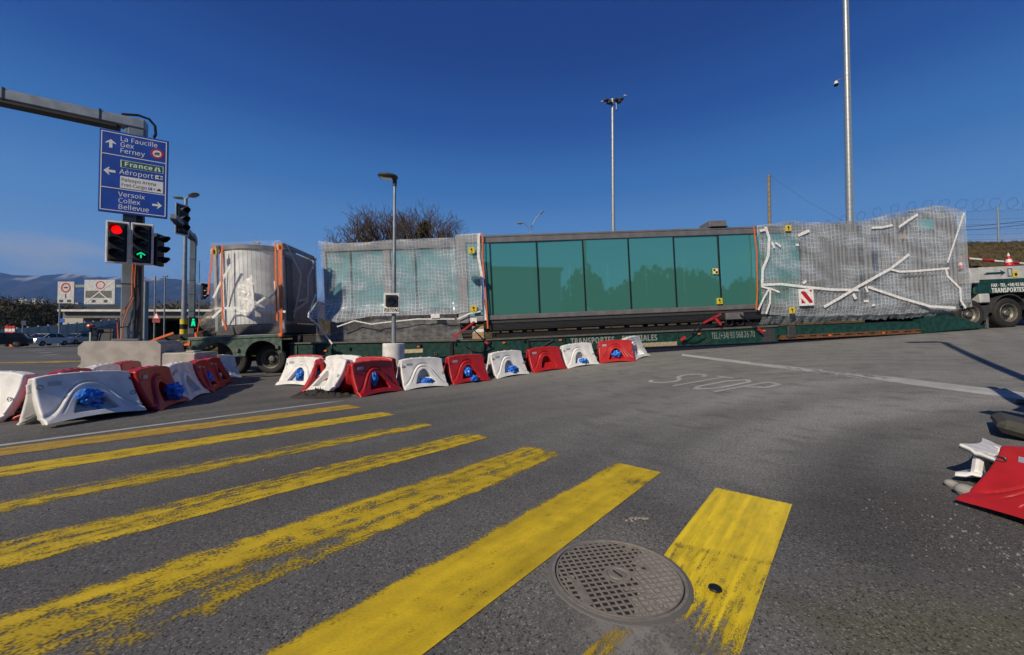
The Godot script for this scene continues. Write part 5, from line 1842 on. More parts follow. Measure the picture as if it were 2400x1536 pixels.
	s = S(); box(s, Vector3(19.75, 2.95, -1.33), Vector3(2.1, 2.9, 2.45))
	P.call("bellows_core", s, M.dark_grey)
	s = S(); prism(s, PackedVector2Array([Vector2(20.98, 1.25), Vector2(24.6, 1.30), Vector2(24.72, 4.60), Vector2(23.9, 4.84), Vector2(21.4, 4.42), Vector2(20.98, 4.38)]), -0.12, -2.8)
	P.call("cab_body", s, worn(0.10, 0.108, 0.13, 0.5, 0.1, M.dirt, 0.4))
	for k in 21:
		var x := 21.12 + k * 0.17
		var top := polyline_y([Vector2(20.9, 4.36), Vector2(21.4, 4.40), Vector2(23.9, 4.80), Vector2(24.7, 4.58)], x)
		s = S(); box(s, Vector3(x, (1.35 + top) * 0.5, -0.10), Vector3(0.08, top - 1.35, 0.07), 0.012)
		P.call("cab_rib", s, M.wall_grey)
	s = S(); box(s, Vector3(21.45, 3.0, -0.05), Vector3(0.13, 3.0, 0.06))
	P.call("blue_door_post", s, M.cab_blue)
	s = S(); box(s, Vector3(23.45, 4.3, -0.05), Vector3(0.62, 0.42, 0.03), 0.01)
	P.call("cab_window", s, M.teal_back)
	for e in [[22.6, 3.85, 0.3], [22.35, 3.1, 0.16], [23.9, 2.9, 0.2]]:
		s = S(); box(s, Vector3(e[0], e[1], -0.05), Vector3(e[2], 0.14, 0.05), 0.02)
		P.call("cab_fitting", s, M.wood)
	s = S()
	for e in [[23.5, 4.93], [24.2, 4.93], [24.55, 4.83]]:
		box(s, Vector3(e[0], e[1], -0.5), Vector3(0.2, 0.1, 0.2), 0.03)
	P.call("roof_fitting", s, M.black_paint)
	# netted film over the left end
	var nz := fnl(FastNoiseLite.TYPE_SIMPLEX, 0.6, 52, 4)
	var f1 := func(u: float, v: float) -> Array:
		var x := lerpf(1.80, 7.28, u)
		var sag := 0.10 * exp(-pow((x - 2.9) / 0.7, 2.0))
		var yt := polyline_y([Vector2(1.8, 4.46), Vector2(2.3, 4.41), Vector2(3.6, 4.40), Vector2(6.3, 4.41), Vector2(6.6, 4.52), Vector2(7.3, 4.54)], x) - sag
		var yb := polyline_y([Vector2(1.8, 1.86), Vector2(2.4, 1.62), Vector2(3.4, 1.80), Vector2(6.3, 1.76), Vector2(7.3, 1.86)], x)
		var w := nz.get_noise_2d(x * 0.9, v * 3.0)
		if v < 0.22:
			var k := v / 0.22
			return [Vector3(x, yt + 0.02 * w, lerpf(-2.6, -0.05, k)), Vector2(x / 0.48, (yt + (1.0 - k) * 2.5) / 0.48), Color(1, 1, 1, 0.9)]
		var k2 := (v - 0.22) / 0.78
		var y := lerpf(yt, yb, k2)
		var z := 0.04 + 0.035 * sin(PI * k2) * (0.5 + w) + 0.02 * w - (0.16 if x < 6.3 else 0.0) * smoothstep(0.05, 0.2, k2) * (1.0 - smoothstep(0.8, 1.0, k2))
		var flare := 0.42 * smoothstep(0.62, 1.0, k2) * exp(-pow((x - 1.8) / 0.35, 2.0))
		z += 0.12 * smoothstep(0.7, 1.0, k2) * exp(-pow((x - 2.3) / 0.6, 2.0))
		return [Vector3(x - flare, y, z), Vector2(x / 0.48 + 0.1 * w, y / 0.48 + 0.15 * nz.get_noise_2d(x * 2.0, y)), Color(1, 1, 1, clampf(0.62 + 0.55 * nz.get_noise_2d(x * 1.3 + y * 0.8, y * 1.6 - 9.0) + 0.25 * smoothstep(0.75, 1.0, k2), 0.3, 1.0))]
	P.call("netted_film", grid_sheet(90, 48, f1, Vector3.UP), M.net)
	var f2 := func(u: float, v: float) -> Array:
		var x := lerpf(1.6, 6.6, u)
		var y := lerpf(1.8, 0.86 + 0.1 * (1.0 - u), v)
		return [Vector3(x + 0.3 * (1.0 - v) * (0.4 - u) - 0.1, y, -0.06 - 0.14 * v + 0.06 * nz.get_noise_2d(x * 1.6, y * 2.0)), Vector2(x / 1.3, y / 1.3)]
	P.call("dull_film_skirt", grid_sheet(50, 14, f2, Vector3.UP), M.dull_film)
	# netted film over the cab end
	var tops := [Vector2(17.06, 4.48), Vector2(17.7, 4.53), Vector2(18.3, 4.62), Vector2(18.9, 4.53), Vector2(20.9, 4.54), Vector2(21.4, 4.60), Vector2(22.6, 4.84), Vector2(23.8, 5.01), Vector2(24.3, 4.94), Vector2(24.9, 4.76)]
	var bots := [Vector2(17.06, 1.30), Vector2(18.0, 1.20), Vector2(19.5, 1.12), Vector2(21.0, 1.10), Vector2(23.0, 1.08), Vector2(24.3, 1.12), Vector2(24.9, 1.22)]
	var f5 := func(u: float, v: float) -> Array:
		var x := lerpf(17.06, 24.88, u)
		var yt := polyline_y(tops, x)
		var yb := polyline_y(bots, x)
		var w := nz.get_noise_2d(x * 0.8 + 40.0, v * 3.0)
		if v < 0.22:
			var k := v / 0.22
			return [Vector3(x, yt - 0.1 * (1.0 - k) + 0.03 * w, lerpf(-2.75, -0.04, k)), Vector2(x / 0.52, (yt + (1.0 - k) * 2.7) / 0.52), Color(1, 1, 1, 0.9)]
		var k2 := (v - 0.22) / 0.78
		var y := lerpf(yt, yb, k2)
		var z := 0.04 + 0.035 * sin(PI * k2) * (0.6 + w) + 0.02 * nz.get_noise_2d(x * 2.5, y * 2.5)
		z -= 0.1 * smoothstep(0.9, 1.0, k2)
		return [Vector3(x + 0.04 * w, y + 0.03 * nz.get_noise_2d(x * 4.0, 7.0) * k2, z), Vector2(x / 0.52 + 0.2 * w, y / 0.52 + 0.2 * nz.get_noise_2d(x * 1.2, y * 0.7)), Color(1, 1, 1, clampf(0.58 + 0.6 * nz.get_noise_2d(x * 1.1 + y * 0.9, y * 1.5 - x * 0.3) + 0.3 * smoothstep(0.72, 0.95, k2), 0.28, 1.0))]
	P.call("netted_film", grid_sheet(110, 48, f5, Vector3.UP), M.net)
	var f6 := func(u: float, v: float) -> Array:
		var y := lerpf(4.74, 1.22, v)
		return [Vector3(24.9 + 0.05 * nz.get_noise_2d(u * 4.0, y), y, lerpf(0.02, -2.7, u)), Vector2(u * 5.2, y / 0.52), Color(1, 1, 1, 0.9)]
	P.call("netted_film", grid_sheet(16, 24, f6, Vector3.RIGHT), M.net)
	# frayed lower edge
	var fringe := func(u: float, v: float) -> Array:
		var x := lerpf(17.1, 24.6, u)
		var y := lerpf(1.2, 0.92 + 0.05 * nz.get_noise_2d(x * 9.0, 1.0), v)
		return [Vector3(x, y, -0.02 - 0.2 * v + 0.05 * nz.get_noise_2d(x * 6.0, y * 3.0)), Vector2(x / 0.36, y / 0.36), Color(1, 1, 1, 0.7)]
	P.call("net_skirt", grid_sheet(120, 6, fringe, Vector3.BACK), M.net)
	# tape
	var tapes := [
		[[Vector2(1795, 533), Vector2(1803, 558), Vector2(1801, 600), Vector2(1788, 632), Vector2(1787, 665)], 0.11],
		[[Vector2(1785, 668), Vector2(1830, 666), Vector2(1880, 672), Vector2(1950, 679), Vector2(2012, 680)], 0.10],
		[[Vector2(1933, 719), Vector2(1975, 695), Vector2(2012, 672), Vector2(2088, 630), Vector2(2131, 597)], 0.11],
		[[Vector2(2090, 632), Vector2(2110, 637), Vector2(2140, 636), Vector2(2225, 629)], 0.085],
		[[Vector2(2218, 632), Vector2(2222, 648), Vector2(2251, 676), Vector2(2253, 705), Vector2(2264, 722)], 0.09],
		[[Vector2(2036, 673), Vector2(2110, 698), Vector2(2180, 718), Vector2(2240, 722)], 0.10],
		[[Vector2(2222, 615), Vector2(2240, 560), Vector2(2260, 500)], 0.07],
		[[Vector2(2044, 534), Vector2(2068, 533), Vector2(2092, 528)], 0.09],
		[[Vector2(2108, 532), Vector2(2128, 518), Vector2(2151, 503)], 0.10],
		[[Vector2(1778, 726), Vector2(1790, 700), Vector2(1802, 679)], 0.075],
		[[Vector2(1806, 680), Vector2(1805, 710), Vector2(1796, 735)], 0.075],
		[[Vector2(1785, 672), Vector2(1810, 678), Vector2(1827, 685)], 0.075],
		[[Vector2(1810, 568), Vector2(1815, 581)], 0.09], [[Vector2(1818, 569), Vector2(1830, 578)], 0.075], [[Vector2(1782, 541), Vector2(1796, 538)], 0.09],
		[[Vector2(1866, 574), Vector2(1872, 574)], 0.10], [[Vector2(1883, 664), Vector2(1889, 659)], 0.11],
		[[Vector2(1872, 552), Vector2(1896, 541)], 0.12],
		[[Vector2(2001, 690), Vector2(2006, 700)], 0.12], [[Vector2(2026, 706), Vector2(2036, 706)], 0.09], [[Vector2(2029, 673), Vector2(2034, 684)], 0.09], [[Vector2(2045, 716), Vector2(2051, 715)], 0.08],
		[[Vector2(1122, 548), Vector2(1121, 600), Vector2(1128, 640), Vector2(1131, 700), Vector2(1138, 750)], 0.10],
		[[Vector2(1072, 748), Vector2(1100, 735), Vector2(1126, 730)], 0.06],
		[[Vector2(790, 766), Vector2(830, 752), Vector2(870, 760), Vector2(900, 756), Vector2(980, 748), Vector2(1065, 748)], 0.045],
		[[Vector2(722, 742), Vector2(748, 765), Vector2(762, 785), Vector2(778, 806)], 0.06],
		[[Vector2(740, 690), Vector2(724, 735), Vector2(730, 752)], 0.06]]
	for e in tapes:
		s = S()
		var pts := []
		for p in e[0]:
			pts.append(on_rig(p.x, p.y, 0.105))
		ribbon(s, pts, Vector3.BACK, e[1] * 0.85, 0.002)
		P.call("white_tape", s, M.tape)
	s = S(); box(s, on_rig(1020, 741, 0.14), Vector3(0.3, 0.14, 0.01), 0.003)
	P.call("white_tape", s, M.tape)
	s = S(); box(s, on_rig(1110, 751, 0.14), Vector3(0.22, 0.16, 0.03), 0.003)
	P.call("white_tape", s, M.tape)
	for st in [[Vector2(1130, 547), Vector2(1131, 610), Vector2(1138, 690), Vector2(1143, 770)], [Vector2(1767, 531), Vector2(1774, 590), Vector2(1776, 680), Vector2(1773, 727)]]:
		s = S()
		var pts := []
		for p in st:
			pts.append(on_rig(p.x, p.y, 0.10))
		ribbon(s, pts, Vector3.BACK, 0.05, 0.003)
		P.call("orange_strap", s, M.orange_strap)
	for p in [[1848, 535, "mark"], [1105, 587, "mark"], [1110, 724, "mark"], [1857, 728, "mark"], [1687, 706, "mark"], [1677, 636, "checker"]]:
		yellow_sticker(t, on_rig(p[0], p[1], 0.125 if p[0] > 1700 or p[0] < 1120 else 0.01) - o, p[2])
	# red and white warning plate
	var wc := on_rig(1890, 697, 0.13) - o
	s = S(); box(s, wc, Vector3(0.54, 0.60, 0.015), 0.004)
	var wp := part("warning_plate", s, M.tape, t)
	s = S()
	var b45 := Transform3D(Basis.IDENTITY, wc)
	prism(s, PackedVector2Array([Vector2(-0.19, 0.21), Vector2(-0.04, 0.21), Vector2(0.21, -0.14), Vector2(0.21, -0.21), Vector2(0.10, -0.21), Vector2(-0.19, 0.16)]), 0.008, 0.012, b45)
	prism(s, PackedVector2Array([Vector2(-0.19, -0.02), Vector2(-0.04, -0.21), Vector2(-0.19, -0.21)]), 0.008, 0.012, b45)
	prism(s, PackedVector2Array([Vector2(0.12, 0.26), Vector2(0.21, 0.26), Vector2(0.21, 0.19), Vector2(0.15, 0.19)]), 0.008, 0.012, b45)
	part("red_stripes", s, M.sign_red, wp)

func make_tractor() -> void:
	var o := Vector3(27.5, 0.4, 0.0)
	var t := thing("tractor_unit", "dark green tractor unit cut by the photo's right edge, grey arrow panel on its side", "truck", rig * Transform3D(Basis.IDENTITY, o))
	var P := func(called: String, st, m: Material) -> MeshInstance3D:
		var q := part(called, st, m, t)
		q.position = -o
		return q
	var s := S(); box(s, Vector3(28.2, 2.17, -1.3), Vector3(6.0, 1.0, 2.4), 0.03)
	P.call("ballast_box", s, M.green_steel)
	s = S(); box(s, Vector3(25.06, 2.35, -0.2), Vector3(0.35, 0.55, 0.5), 0.02)
	P.call("white_plate", s, M.offwhite_panel)
	s = S(); box(s, Vector3(27.0, 2.43, -0.09), Vector3(3.2, 0.46, 0.03), 0.006)
	P.call("arrow_panel", s, M.offwhite_panel)
	s = S()
	prism(s, PackedVector2Array([Vector2(25.55, 2.38), Vector2(25.7, 2.46), Vector2(26.25, 2.46), Vector2(26.2, 2.54), Vector2(26.42, 2.43), Vector2(26.2, 2.30), Vector2(26.27, 2.38)]), -0.074, -0.068)
	for k in 6:
		box(s, Vector3(25.72 + k * 0.085, 2.415, -0.066), Vector3(0.045, 0.05, 0.006))
	P.call("arrow_emblem", s, M.green_steel)
	s = S(); frame_bars(s, 26.5, 26.68, 2.28, 2.58, 0.025, -0.07)
	P.call("panel_symbol", s, M.green_steel)
	s = S(); box(s, Vector3(26.79, 2.36, -0.066), Vector3(0.2, 0.24, 0.012), 0.003)
	var ys: MeshInstance3D = P.call("yellow_sticker", s, M.yellow)
	s = S(); box(s, Vector3(26.80, 2.35, -0.057), Vector3(0.09, 0.1, 0.006))
	part("black_symbol", s, M.black_paint, ys)
	for e in [["FAX · TEL. +34) 93 568", 0.12, 1.98], ["TRANSPORTES ESPECIALES", 0.17, 1.79]]:
		var l := lettering(t, e[0], e[1], Vector3(25.86, e[2], -0.098) - o, M.sign_white, HORIZONTAL_ALIGNMENT_LEFT, 700, 0.8)
		l.rotation = Vector3.ZERO
	s = S(); box(s, Vector3(27.5, 1.45, -1.3), Vector3(6.0, 0.4, 0.9), 0.02)
	box(s, Vector3(25.4, 1.5, -1.3), Vector3(0.9, 0.3, 2.0), 0.02)
	P.call("chassis", s, M.black_steel)
	s = S(); box(s, Vector3(25.54, 1.52, -0.2), Vector3(0.38, 0.34, 0.3), 0.03)
	P.call("grey_box", s, M.offwhite_panel)
	s = S(); box(s, Vector3(25.78, 1.5, -0.25), Vector3(0.08, 0.55, 0.2), 0.01)
	P.call("box_bracket", s, M.black_steel)
	for x in [24.95, 26.42, 27.85]:
		wheel(P.call("axle", _axle(Vector3(x, 0.95, -1.3)), M.black_steel), Vector3(x, 0.95, -0.22), 0.555, 0.34)
		wheel(P.call("axle", _axle(Vector3(x, 0.952, -1.32)), M.black_steel), Vector3(x, 0.95, -2.3), 0.555, 0.34)
		if x > 25.0:
			s = S()
			var prev := []
			for k in 13:
				var a := lerpf(0.15, PI - 0.05, k / 12.0)
				var c := Vector3(x + cos(a) * 0.66, 0.95 + sin(a) * 0.66, 0)
				var cur := [c + Vector3(0, 0, -0.02), c + Vector3(0, 0, -0.5)]
				if k > 0:
					quad(s, prev[0], cur[0], cur[1], prev[1], c - Vector3(x, 0.95, 0))
					var up := (c - Vector3(x, 0.95, 0)).normalized() * 0.03
					quad(s, prev[0], cur[0], cur[0] + up, prev[0] + up, Vector3.BACK)
				prev = cur
			P.call("mudguard", s, M.dark_grey)
	s = S(); prism(s, PackedVector2Array([Vector2(25.35, 1.26), Vector2(25.85, 1.26), Vector2(25.62, 0.72), Vector2(25.5, 0.7)]), -0.12, -0.2)
	P.call("mudguard_stay", s, M.dark_grey)
	s = S(); box(s, Vector3(25.72, 0.62, -0.2), Vector3(0.08, 0.42, 0.08), 0.01)
	P.call("support_leg", s, M.rim)
	# the cab stands outside the picture
	s = S(); prism(s, PackedVector2Array([Vector2(31.4, 0.9), Vector2(34.0, 0.9), Vector2(34.0, 2.3), Vector2(33.8, 4.0), Vector2(31.4, 4.1)]), -0.05, -2.5)
	P.call("cab", s, M.green_steel)
	s = S(); prism(s, PackedVector2Array([Vector2(32.2, 2.4), Vector2(33.7, 2.4), Vector2(33.6, 3.5), Vector2(32.2, 3.5)]), -0.045, -0.03)
	P.call("cab_side_window", s, M.dark_glass)
	# things lying on the tractor
	var tx := rig * Transform3D(Basis(Vector3.RIGHT, PI / 2), Vector3(25.52, 2.70, -0.75))
	s = S(); lathe(s, [Vector2(0.3, -0.12), Vector2(0.46, -0.14), Vector2(0.55, -0.08), Vector2(0.55, 0.08), Vector2(0.46, 0.14), Vector2(0.3, 0.12), Vector2(0.3, -0.12)], 36)
	solo("spare_tyre", "black tyre standing in the tractor's load box behind the net's right end", "tyre", s, M.rubber, rig * Transform3D(Basis(Vector3.RIGHT, PI / 2), Vector3(25.52, 2.42, -0.75)))
	s = S(); lathe(s, [Vector2(0.3, -0.12), Vector2(0.46, -0.14), Vector2(0.5, -0.08), Vector2(0.5, 0.08), Vector2(0.46, 0.14), Vector2(0.3, 0.12), Vector2(0.3, -0.12)], 36)
	solo("spare_tyre", "second black tyre of the tractor, only its rim above the grey arrow panel", "tyre", s, M.rubber, rig * Transform3D(Basis(Vector3.RIGHT, PI / 2), Vector3(26.4, 2.36, -1.0)))
	for e in [[26.9, -0.3, "red and white traffic cone on the tractor at the right edge"], [24.95, -0.25, "traffic cone half hidden behind the net's right end"]]:
		var c := thing("traffic_cone", e[2], "traffic cone", rig * Transform3D(Basis.IDENTITY, Vector3(e[0], 2.68 if e[0] > 25.0 else 2.63, e[1])), "cones on the tractor")
		for k in 4:
			s = S()
			var r0 := 0.125 - k * 0.028
			cyl(s, Vector3(0, 0.03 + k * 0.12, 0), Vector3(0, 0.15 + k * 0.12, 0), r0, r0 - 0.028, 18)
			part("cone_band", s, M.sign_red if k % 2 == 0 else M.white_paint, c)
		s = S(); box(s, Vector3(0, 0.015, 0), Vector3(0.3, 0.03, 0.3), 0.01)
		part("cone_foot", s, M.sign_red, c)
	var pole := thing("striped_pole", "red and white striped pole lying level above the tractor at the right edge", "pole", rig * Transform3D(Basis.IDENTITY, Vector3(24.7, 3.20, -0.6)))
	for k in 14:
		s = S(); cyl(s, Vector3(k * 0.50, -0.062 * k, 0), Vector3(k * 0.50 + 0.50, -0.062 * (k + 1), 0), 0.045, 0.045, 12)
		part("red_band" if k % 2 else "white_band", s, M.sign_red if k % 2 else M.white_paint, pole)

func _axle(c: Vector3) -> ArrayMesh:
	var s := S()
	cyl(s, c + Vector3(0, 0, 1.0), c - Vector3(0, 0, 1.0), 0.08, 0.08, 10)
	return done(s)

# ------------------------------------------------------------------ the airport bank behind, poles, trees
func bank_top(x: float) -> float:
	var y := 3.4 * smoothstep(-23.0, -18.5, x)
	y += 0.6 * smoothstep(-10.0, 12.7, x) + 3.45 * smoothstep(11.5, 31.0, x) + 0.6 * smoothstep(31.0, 50.0, x)
	return y

func bank_y(x: float, z: float) -> float:
	var d := -z
	var g := ground_y(x, -13.5)
	var k := smoothstep(20.4, 26.2, d)
	return lerpf(g - 0.05, bank_top(x), k) + (0.14 * noise_a.get_noise_2d(x * 2.0, z * 2.0) + 0.10 * noise_b.get_noise_2d(x * 1.3, z * 1.3)) * smoothstep(0.0, 0.3, k)

func make_bank() -> void:
	var f := func(u: float, v: float) -> Array:
		var x := lerpf(-23.5, 58.0, u)
		var d := lerpf(20.2, 28.5, v)
		return [Vector3(x, bank_y(x, -d), -d), Vector2(u, v)]
	setting("embankment", grid_sheet(320, 44, f, Vector3.UP), M.bank)
	var f2 := func(u: float, v: float) -> Array:
		var x := lerpf(-23.5, 58.0, u)
		var d := lerpf(28.5, 72.0, v)
		return [Vector3(x, bank_y(x, -minf(d, 28.5)) - 0.004 - 1.5 * smoothstep(48.0, 72.0, d) * v, -d), Vector2(u, v)]
	setting("airfield_ground", grid_sheet(120, 12, f2, Vector3.UP), M.grass_bank)
	# dry tufts
	rng.seed = 71
	var s := S()
	for k in 9:
		var a := TAU * k / 9.0 + rng.randf()
		var d := Vector3(cos(a), 0, sin(a))
		var tip := d * rng.randf_range(0.25, 0.8) + Vector3.UP * rng.randf_range(0.5, 1.0)
		var w := Vector3(-d.z, 0, d.x) * 0.05
		tri(s, d * 0.06 - w, d * 0.06 + w, tip, Vector3.UP)
	var mm := MultiMesh.new()
	mm.transform_format = MultiMesh.TRANSFORM_3D
	mm.use_colors = true
	mm.mesh = done(s)
	var tm := StandardMaterial3D.new()
	tm.vertex_color_use_as_albedo = true
	tm.roughness = 0.95
	mm.instance_count = 16000
	for i in mm.instance_count:
		var x := rng.randf_range(-23.0, -13.0) if i % 4 == 0 else rng.randf_range(-13.0, 42.0)
		if i % 4 == 1:
			x = rng.randf_range(27.0, 40.0)
		var d := rng.randf_range(20.8, 28.2)
		var sz := rng.randf_range(0.07, 0.24)
		mm.set_instance_transform(i, Transform3D(Basis(Vector3.UP, rng.randf() * 6.3).scaled(Vector3.ONE * sz), Vector3(x, bank_y(x, -d) - 0.02, -d)))
		var g := noise_a.get_noise_2d(x * 1.1, d * 1.1)
		var c := Color(0.14, 0.105, 0.042).lerp(Color(0.05, 0.06, 0.016), smoothstep(-0.1, 0.35, g)) * rng.randf_range(0.55, 1.1)
		mm.set_instance_color(i, c)
	var mi := MultiMeshInstance3D.new()
	mi.name = "dry_grass"
	mi.multimesh = mm
	mi.material_override = tm
	mi.set_meta("kind", "stuff")
	add_child(mi)

func make_fence() -> void:
	# perimeter fence along the top of the bank with a coil of razor wire
	var z := -27.2
	var t := thing("perimeter_fence", "thin wire fence with a coil of razor wire along the bank top", "fence", Transform3D(Basis.IDENTITY, Vector3(20.0, bank_top(20.0), z)))
	var o := Vector3(20.0, bank_top(20.0), z)
	var top := func(x: float) -> float: return bank_top(x) + 2.55
	for k in 9:
		var x := 14.5 + k * 3.95
		var s := S()
		cyl(s, Vector3(x, bank_top(x) - 0.2, z) - o, Vector3(x, top.call(x) + 0.35, z) - o, 0.055, 0.05, 10)
		part("fence_post", s, M.galvanised, t)
	var s2 := S()
	for k in 6:
		var y := 0.15 + k * 0.36
		var pts := []
		for i in 26:
			var x := 12.0 + i * 1.4
			pts.append(Vector3(x, bank_top(x) + y, z) - o)
		tube(s2, pts, 0.006, 0.006, 4, false)
	for i in 150:
		var x := 28.0 + i * 0.1
		cyl(s2, Vector3(x, bank_top(x) + 0.1, z) - o, Vector3(x, top.call(x), z) - o, 0.0025, 0.0025, 3)
	part("wire_mesh", s2, M.dark_grey, t, "stuff")
	s2 = S()
	var coil := []
	rng.seed = 12
	var n := 1400
	for i in n:
		var x := 10.0 + 32.0 * i / n
		var a := TAU * i / 52.0 + 0.5 * noise_a.get_noise_1d(i * 0.05)
		var r := 0.42 + 0.1 * noise_a.get_noise_1d(i * 0.3)
		coil.append(Vector3(x + 0.15 * cos(a), top.call(x) + 0.42 + r * sin(a), z + r * cos(a)) - o)
	tube(s2, coil, 0.007, 0.007, 4, false)
	part("razor_coil", s2, M.dark_grey, t)
	# overhead lines and a wooden pole
	var wp := spot(1804, 525, 32.0)
	var wtop := spot(1804.5, 411, 32.0)
	var s := S()
	cyl(s, Vector3(0, -3.0, 0), Vector3(0, wtop.y - wp.y, 0), 0.14, 0.12, 12)
	solo("wooden_pole", "plain weathered wooden pole rising behind the netted film, left of the tall steel mast", "pole", s, M.pole_wood, Transform3D(Basis.IDENTITY, wp))
	s = S()
	for e in [[526, 540], [533, 548]]:
		var a := spot(2200, e[1] - 6.0, 36.0)
		var b := spot(2420, e[0] - 10.0 + (e[1] - 540) * 0.2, 31.0)
		var pts := []
		for k in 9:
			var q := a.lerp(b, k / 8.0)
			pts.append(q - Vector3.UP * 0.12 * sin(PI * k / 8.0))
		tube(s, pts, 0.02, 0.02, 5, false)
	solo("overhead_cables", "two dark cables sagging across the sky above the bank at the right edge", "cables", s, M.black_paint)
	s = S()
	tube(s, [wtop, wtop.lerp(spot(1980, 520, 28.4), 0.5) - Vector3.UP * 0.2, spot(1980, 520, 28.4)], 0.008, 0.008, 4, false)
	solo("guy_wire", "hair-thin wire slanting down from the wooden pole's top to the tall steel mast", "cables", s, M.dark_grey)

func steel_mast(called: String, label: String, foot: Vector3, h: float, r0: float, r1: float) -> Node3D:
	var t := thing(called, label, "mast", Transform3D(Basis.IDENTITY, foot))
	var s := S()
	cyl(s, Vector3.ZERO, Vector3(0, h, 0), r0, r1, 20)
	part("pole", s, M.galvanised, t)
	var k := 1
	while k * 1.6 < h:
		s = S()
		var y := k * 1.6
		cyl(s, Vector3(0, y, 0), Vector3(0, y + 0.035, 0), lerpf(r0, r1, y / h) + 0.008, lerpf(r0, r1, y / h) + 0.008, 20)
		part("joint_ring", s, M.galvanised, t)
		k += 1
	s = S()
	beam(s, Vector3(r0 * 0.35, 0, r0 * 0.98), Vector3(r1 * 0.35, h, r1 * 0.98), 0.02, 0.05)
	part("cable_duct", s, M.galvanised, t)
	return t

func make_tall_poles() -> void:
	var f := spot(1992, 520, 28.5)
	var m := steel_mast("steel_mast", "tall thick steel mast leaving the photo at the top, small camera on a bracket", Vector3(f.x, 4.5, f.z), 27.0, 0.235, 0.16)
	var cam := thing("surveillance_camera", "small dome camera on a bent arm high on the tall steel mast", "camera", Transform3D(Basis.IDENTITY, spot(1960, 190, 28.5)))
	var s := S()
	tube(s, [Vector3(0.72, 0.22, 0), Vector3(0.3, 0.12, 0), Vector3(0.02, 0.0, 0), Vector3(0.0, -0.1, 0)], 0.035, 0.03, 8)
	part("bracket", s, M.galvanised, cam)
	s = S()
	lathe(s, [Vector2(0.0, 0.0), Vector2(0.1, -0.02), Vector2(0.12, -0.18), Vector2(0.17, -0.22), Vector2(0.17, -0.25)], 18)
	part("housing", s, M.white_paint, cam)
	s = S()
	lathe(s, [Vector2(0.165, -0.25), Vector2(0.12, -0.36), Vector2(0.0, -0.42)], 18)
	part("dome", s, M.black_paint, cam)
	f = spot(1437.5, 545, 34.0)
	var top := spot(1437, 232, 34.0).y
	m = steel_mast("floodlight_mast", "tall slender mast with floodlights on a cross arm, behind the middle of the glass tunnel", Vector3(f.x, 2.5, f.z), top - 2.5, 0.18, 0.11)
	var h := top - 2.5
	s = S()
	beam(s, Vector3(-0.75, h - 0.28, 0.35), Vector3(0.85, h + 0.05, -0.35), 0.1, 0.1)
	part("cross_arm", s, M.galvanised, m)
	for e in [[-0.62, -0.30, 0.3, 0.15], [-0.3, -0.48, 0.2, 0.1], [0.62, -0.1, -0.3, 0.2], [0.85, 0.18, -0.35, 0.25], [0.3, -0.02, -0.1, 0.2]]:
		s = S()
		box(s, Vector3.ZERO, Vector3(0.46, 0.16, 0.34), 0.03, Transform3D(Basis(Vector3.UP, 0.4) * Basis(Vector3.BACK, e[3]), Vector3(e[0], h + e[1], e[2])))
		part("floodlight", s, M.dark_grey, m)
	for e in [[-0.9, -0.26], [1.12, 0.28]]:
		s = S()
		box(s, Vector3(e[0], h + e[1], 0), Vector3(0.24, 0.1, 0.2), 0.03)
		part("lamp_visor", s, M.white_paint, m)
	s = S()
	cyl(s, Vector3(0.32, h - 0.35, 0), Vector3(0.34, h - 0.95, 0), 0.025, 0.025, 8)
	lathe(s, [Vector2(0.0, -0.98), Vector2(0.1, -0.96), Vector2(0.03, -0.9)], 10, Transform3D(Basis.IDENTITY, Vector3(0.34, h, 0)))
	part("sensor_rod", s, M.white_paint, m)
	# the far double lamp
	f = spot(1243, 545, 48.0)
	var t := thing("double_lamp", "far lamp post with two curved arms peeping over the roof of the green glass tunnel", "street lamp", Transform3D(Basis.IDENTITY, Vector3(f.x, 2.5, f.z)))
	var y0 := f.y - 2.5
	s = S()
	cyl(s, Vector3.ZERO, Vector3(0, y0, 0), 0.1, 0.07, 10)
	part("pole", s, M.galvanised, t)
	for e in [[Vector2(1222, 524), Vector2(1230, 523), 0.0], [Vector2(1267, 501), Vector2(1255, 513), 0.0]]:
		var a := spot(e[0].x, e[0].y, 48.0) - Vector3(f.x, 2.5, f.z)
		var b := spot(e[1].x, e[1].y, 48.0) - Vector3(f.x, 2.5, f.z)
		s = S()
		tube(s, [Vector3(0, y0 - 0.1, 0), Vector3(b.x * 0.35, y0 + (b.y - y0) * 0.55, 0), b, a], 0.06, 0.045, 8)
		part("curved_arm", s, M.galvanised, t)
		s = S()
		box(s, Vector3.ZERO, Vector3(0.62, 0.2, 0.34), 0.08, Transform3D(Basis(Vector3.BACK, 0.0 if a.x < 0.0 else 0.8), a + Vector3(-0.2 if a.x < 0.0 else 0.12, 0.02 if a.x < 0.0 else 0.14, 0)))
		part("lamp_head", s, M.galvanised, t)

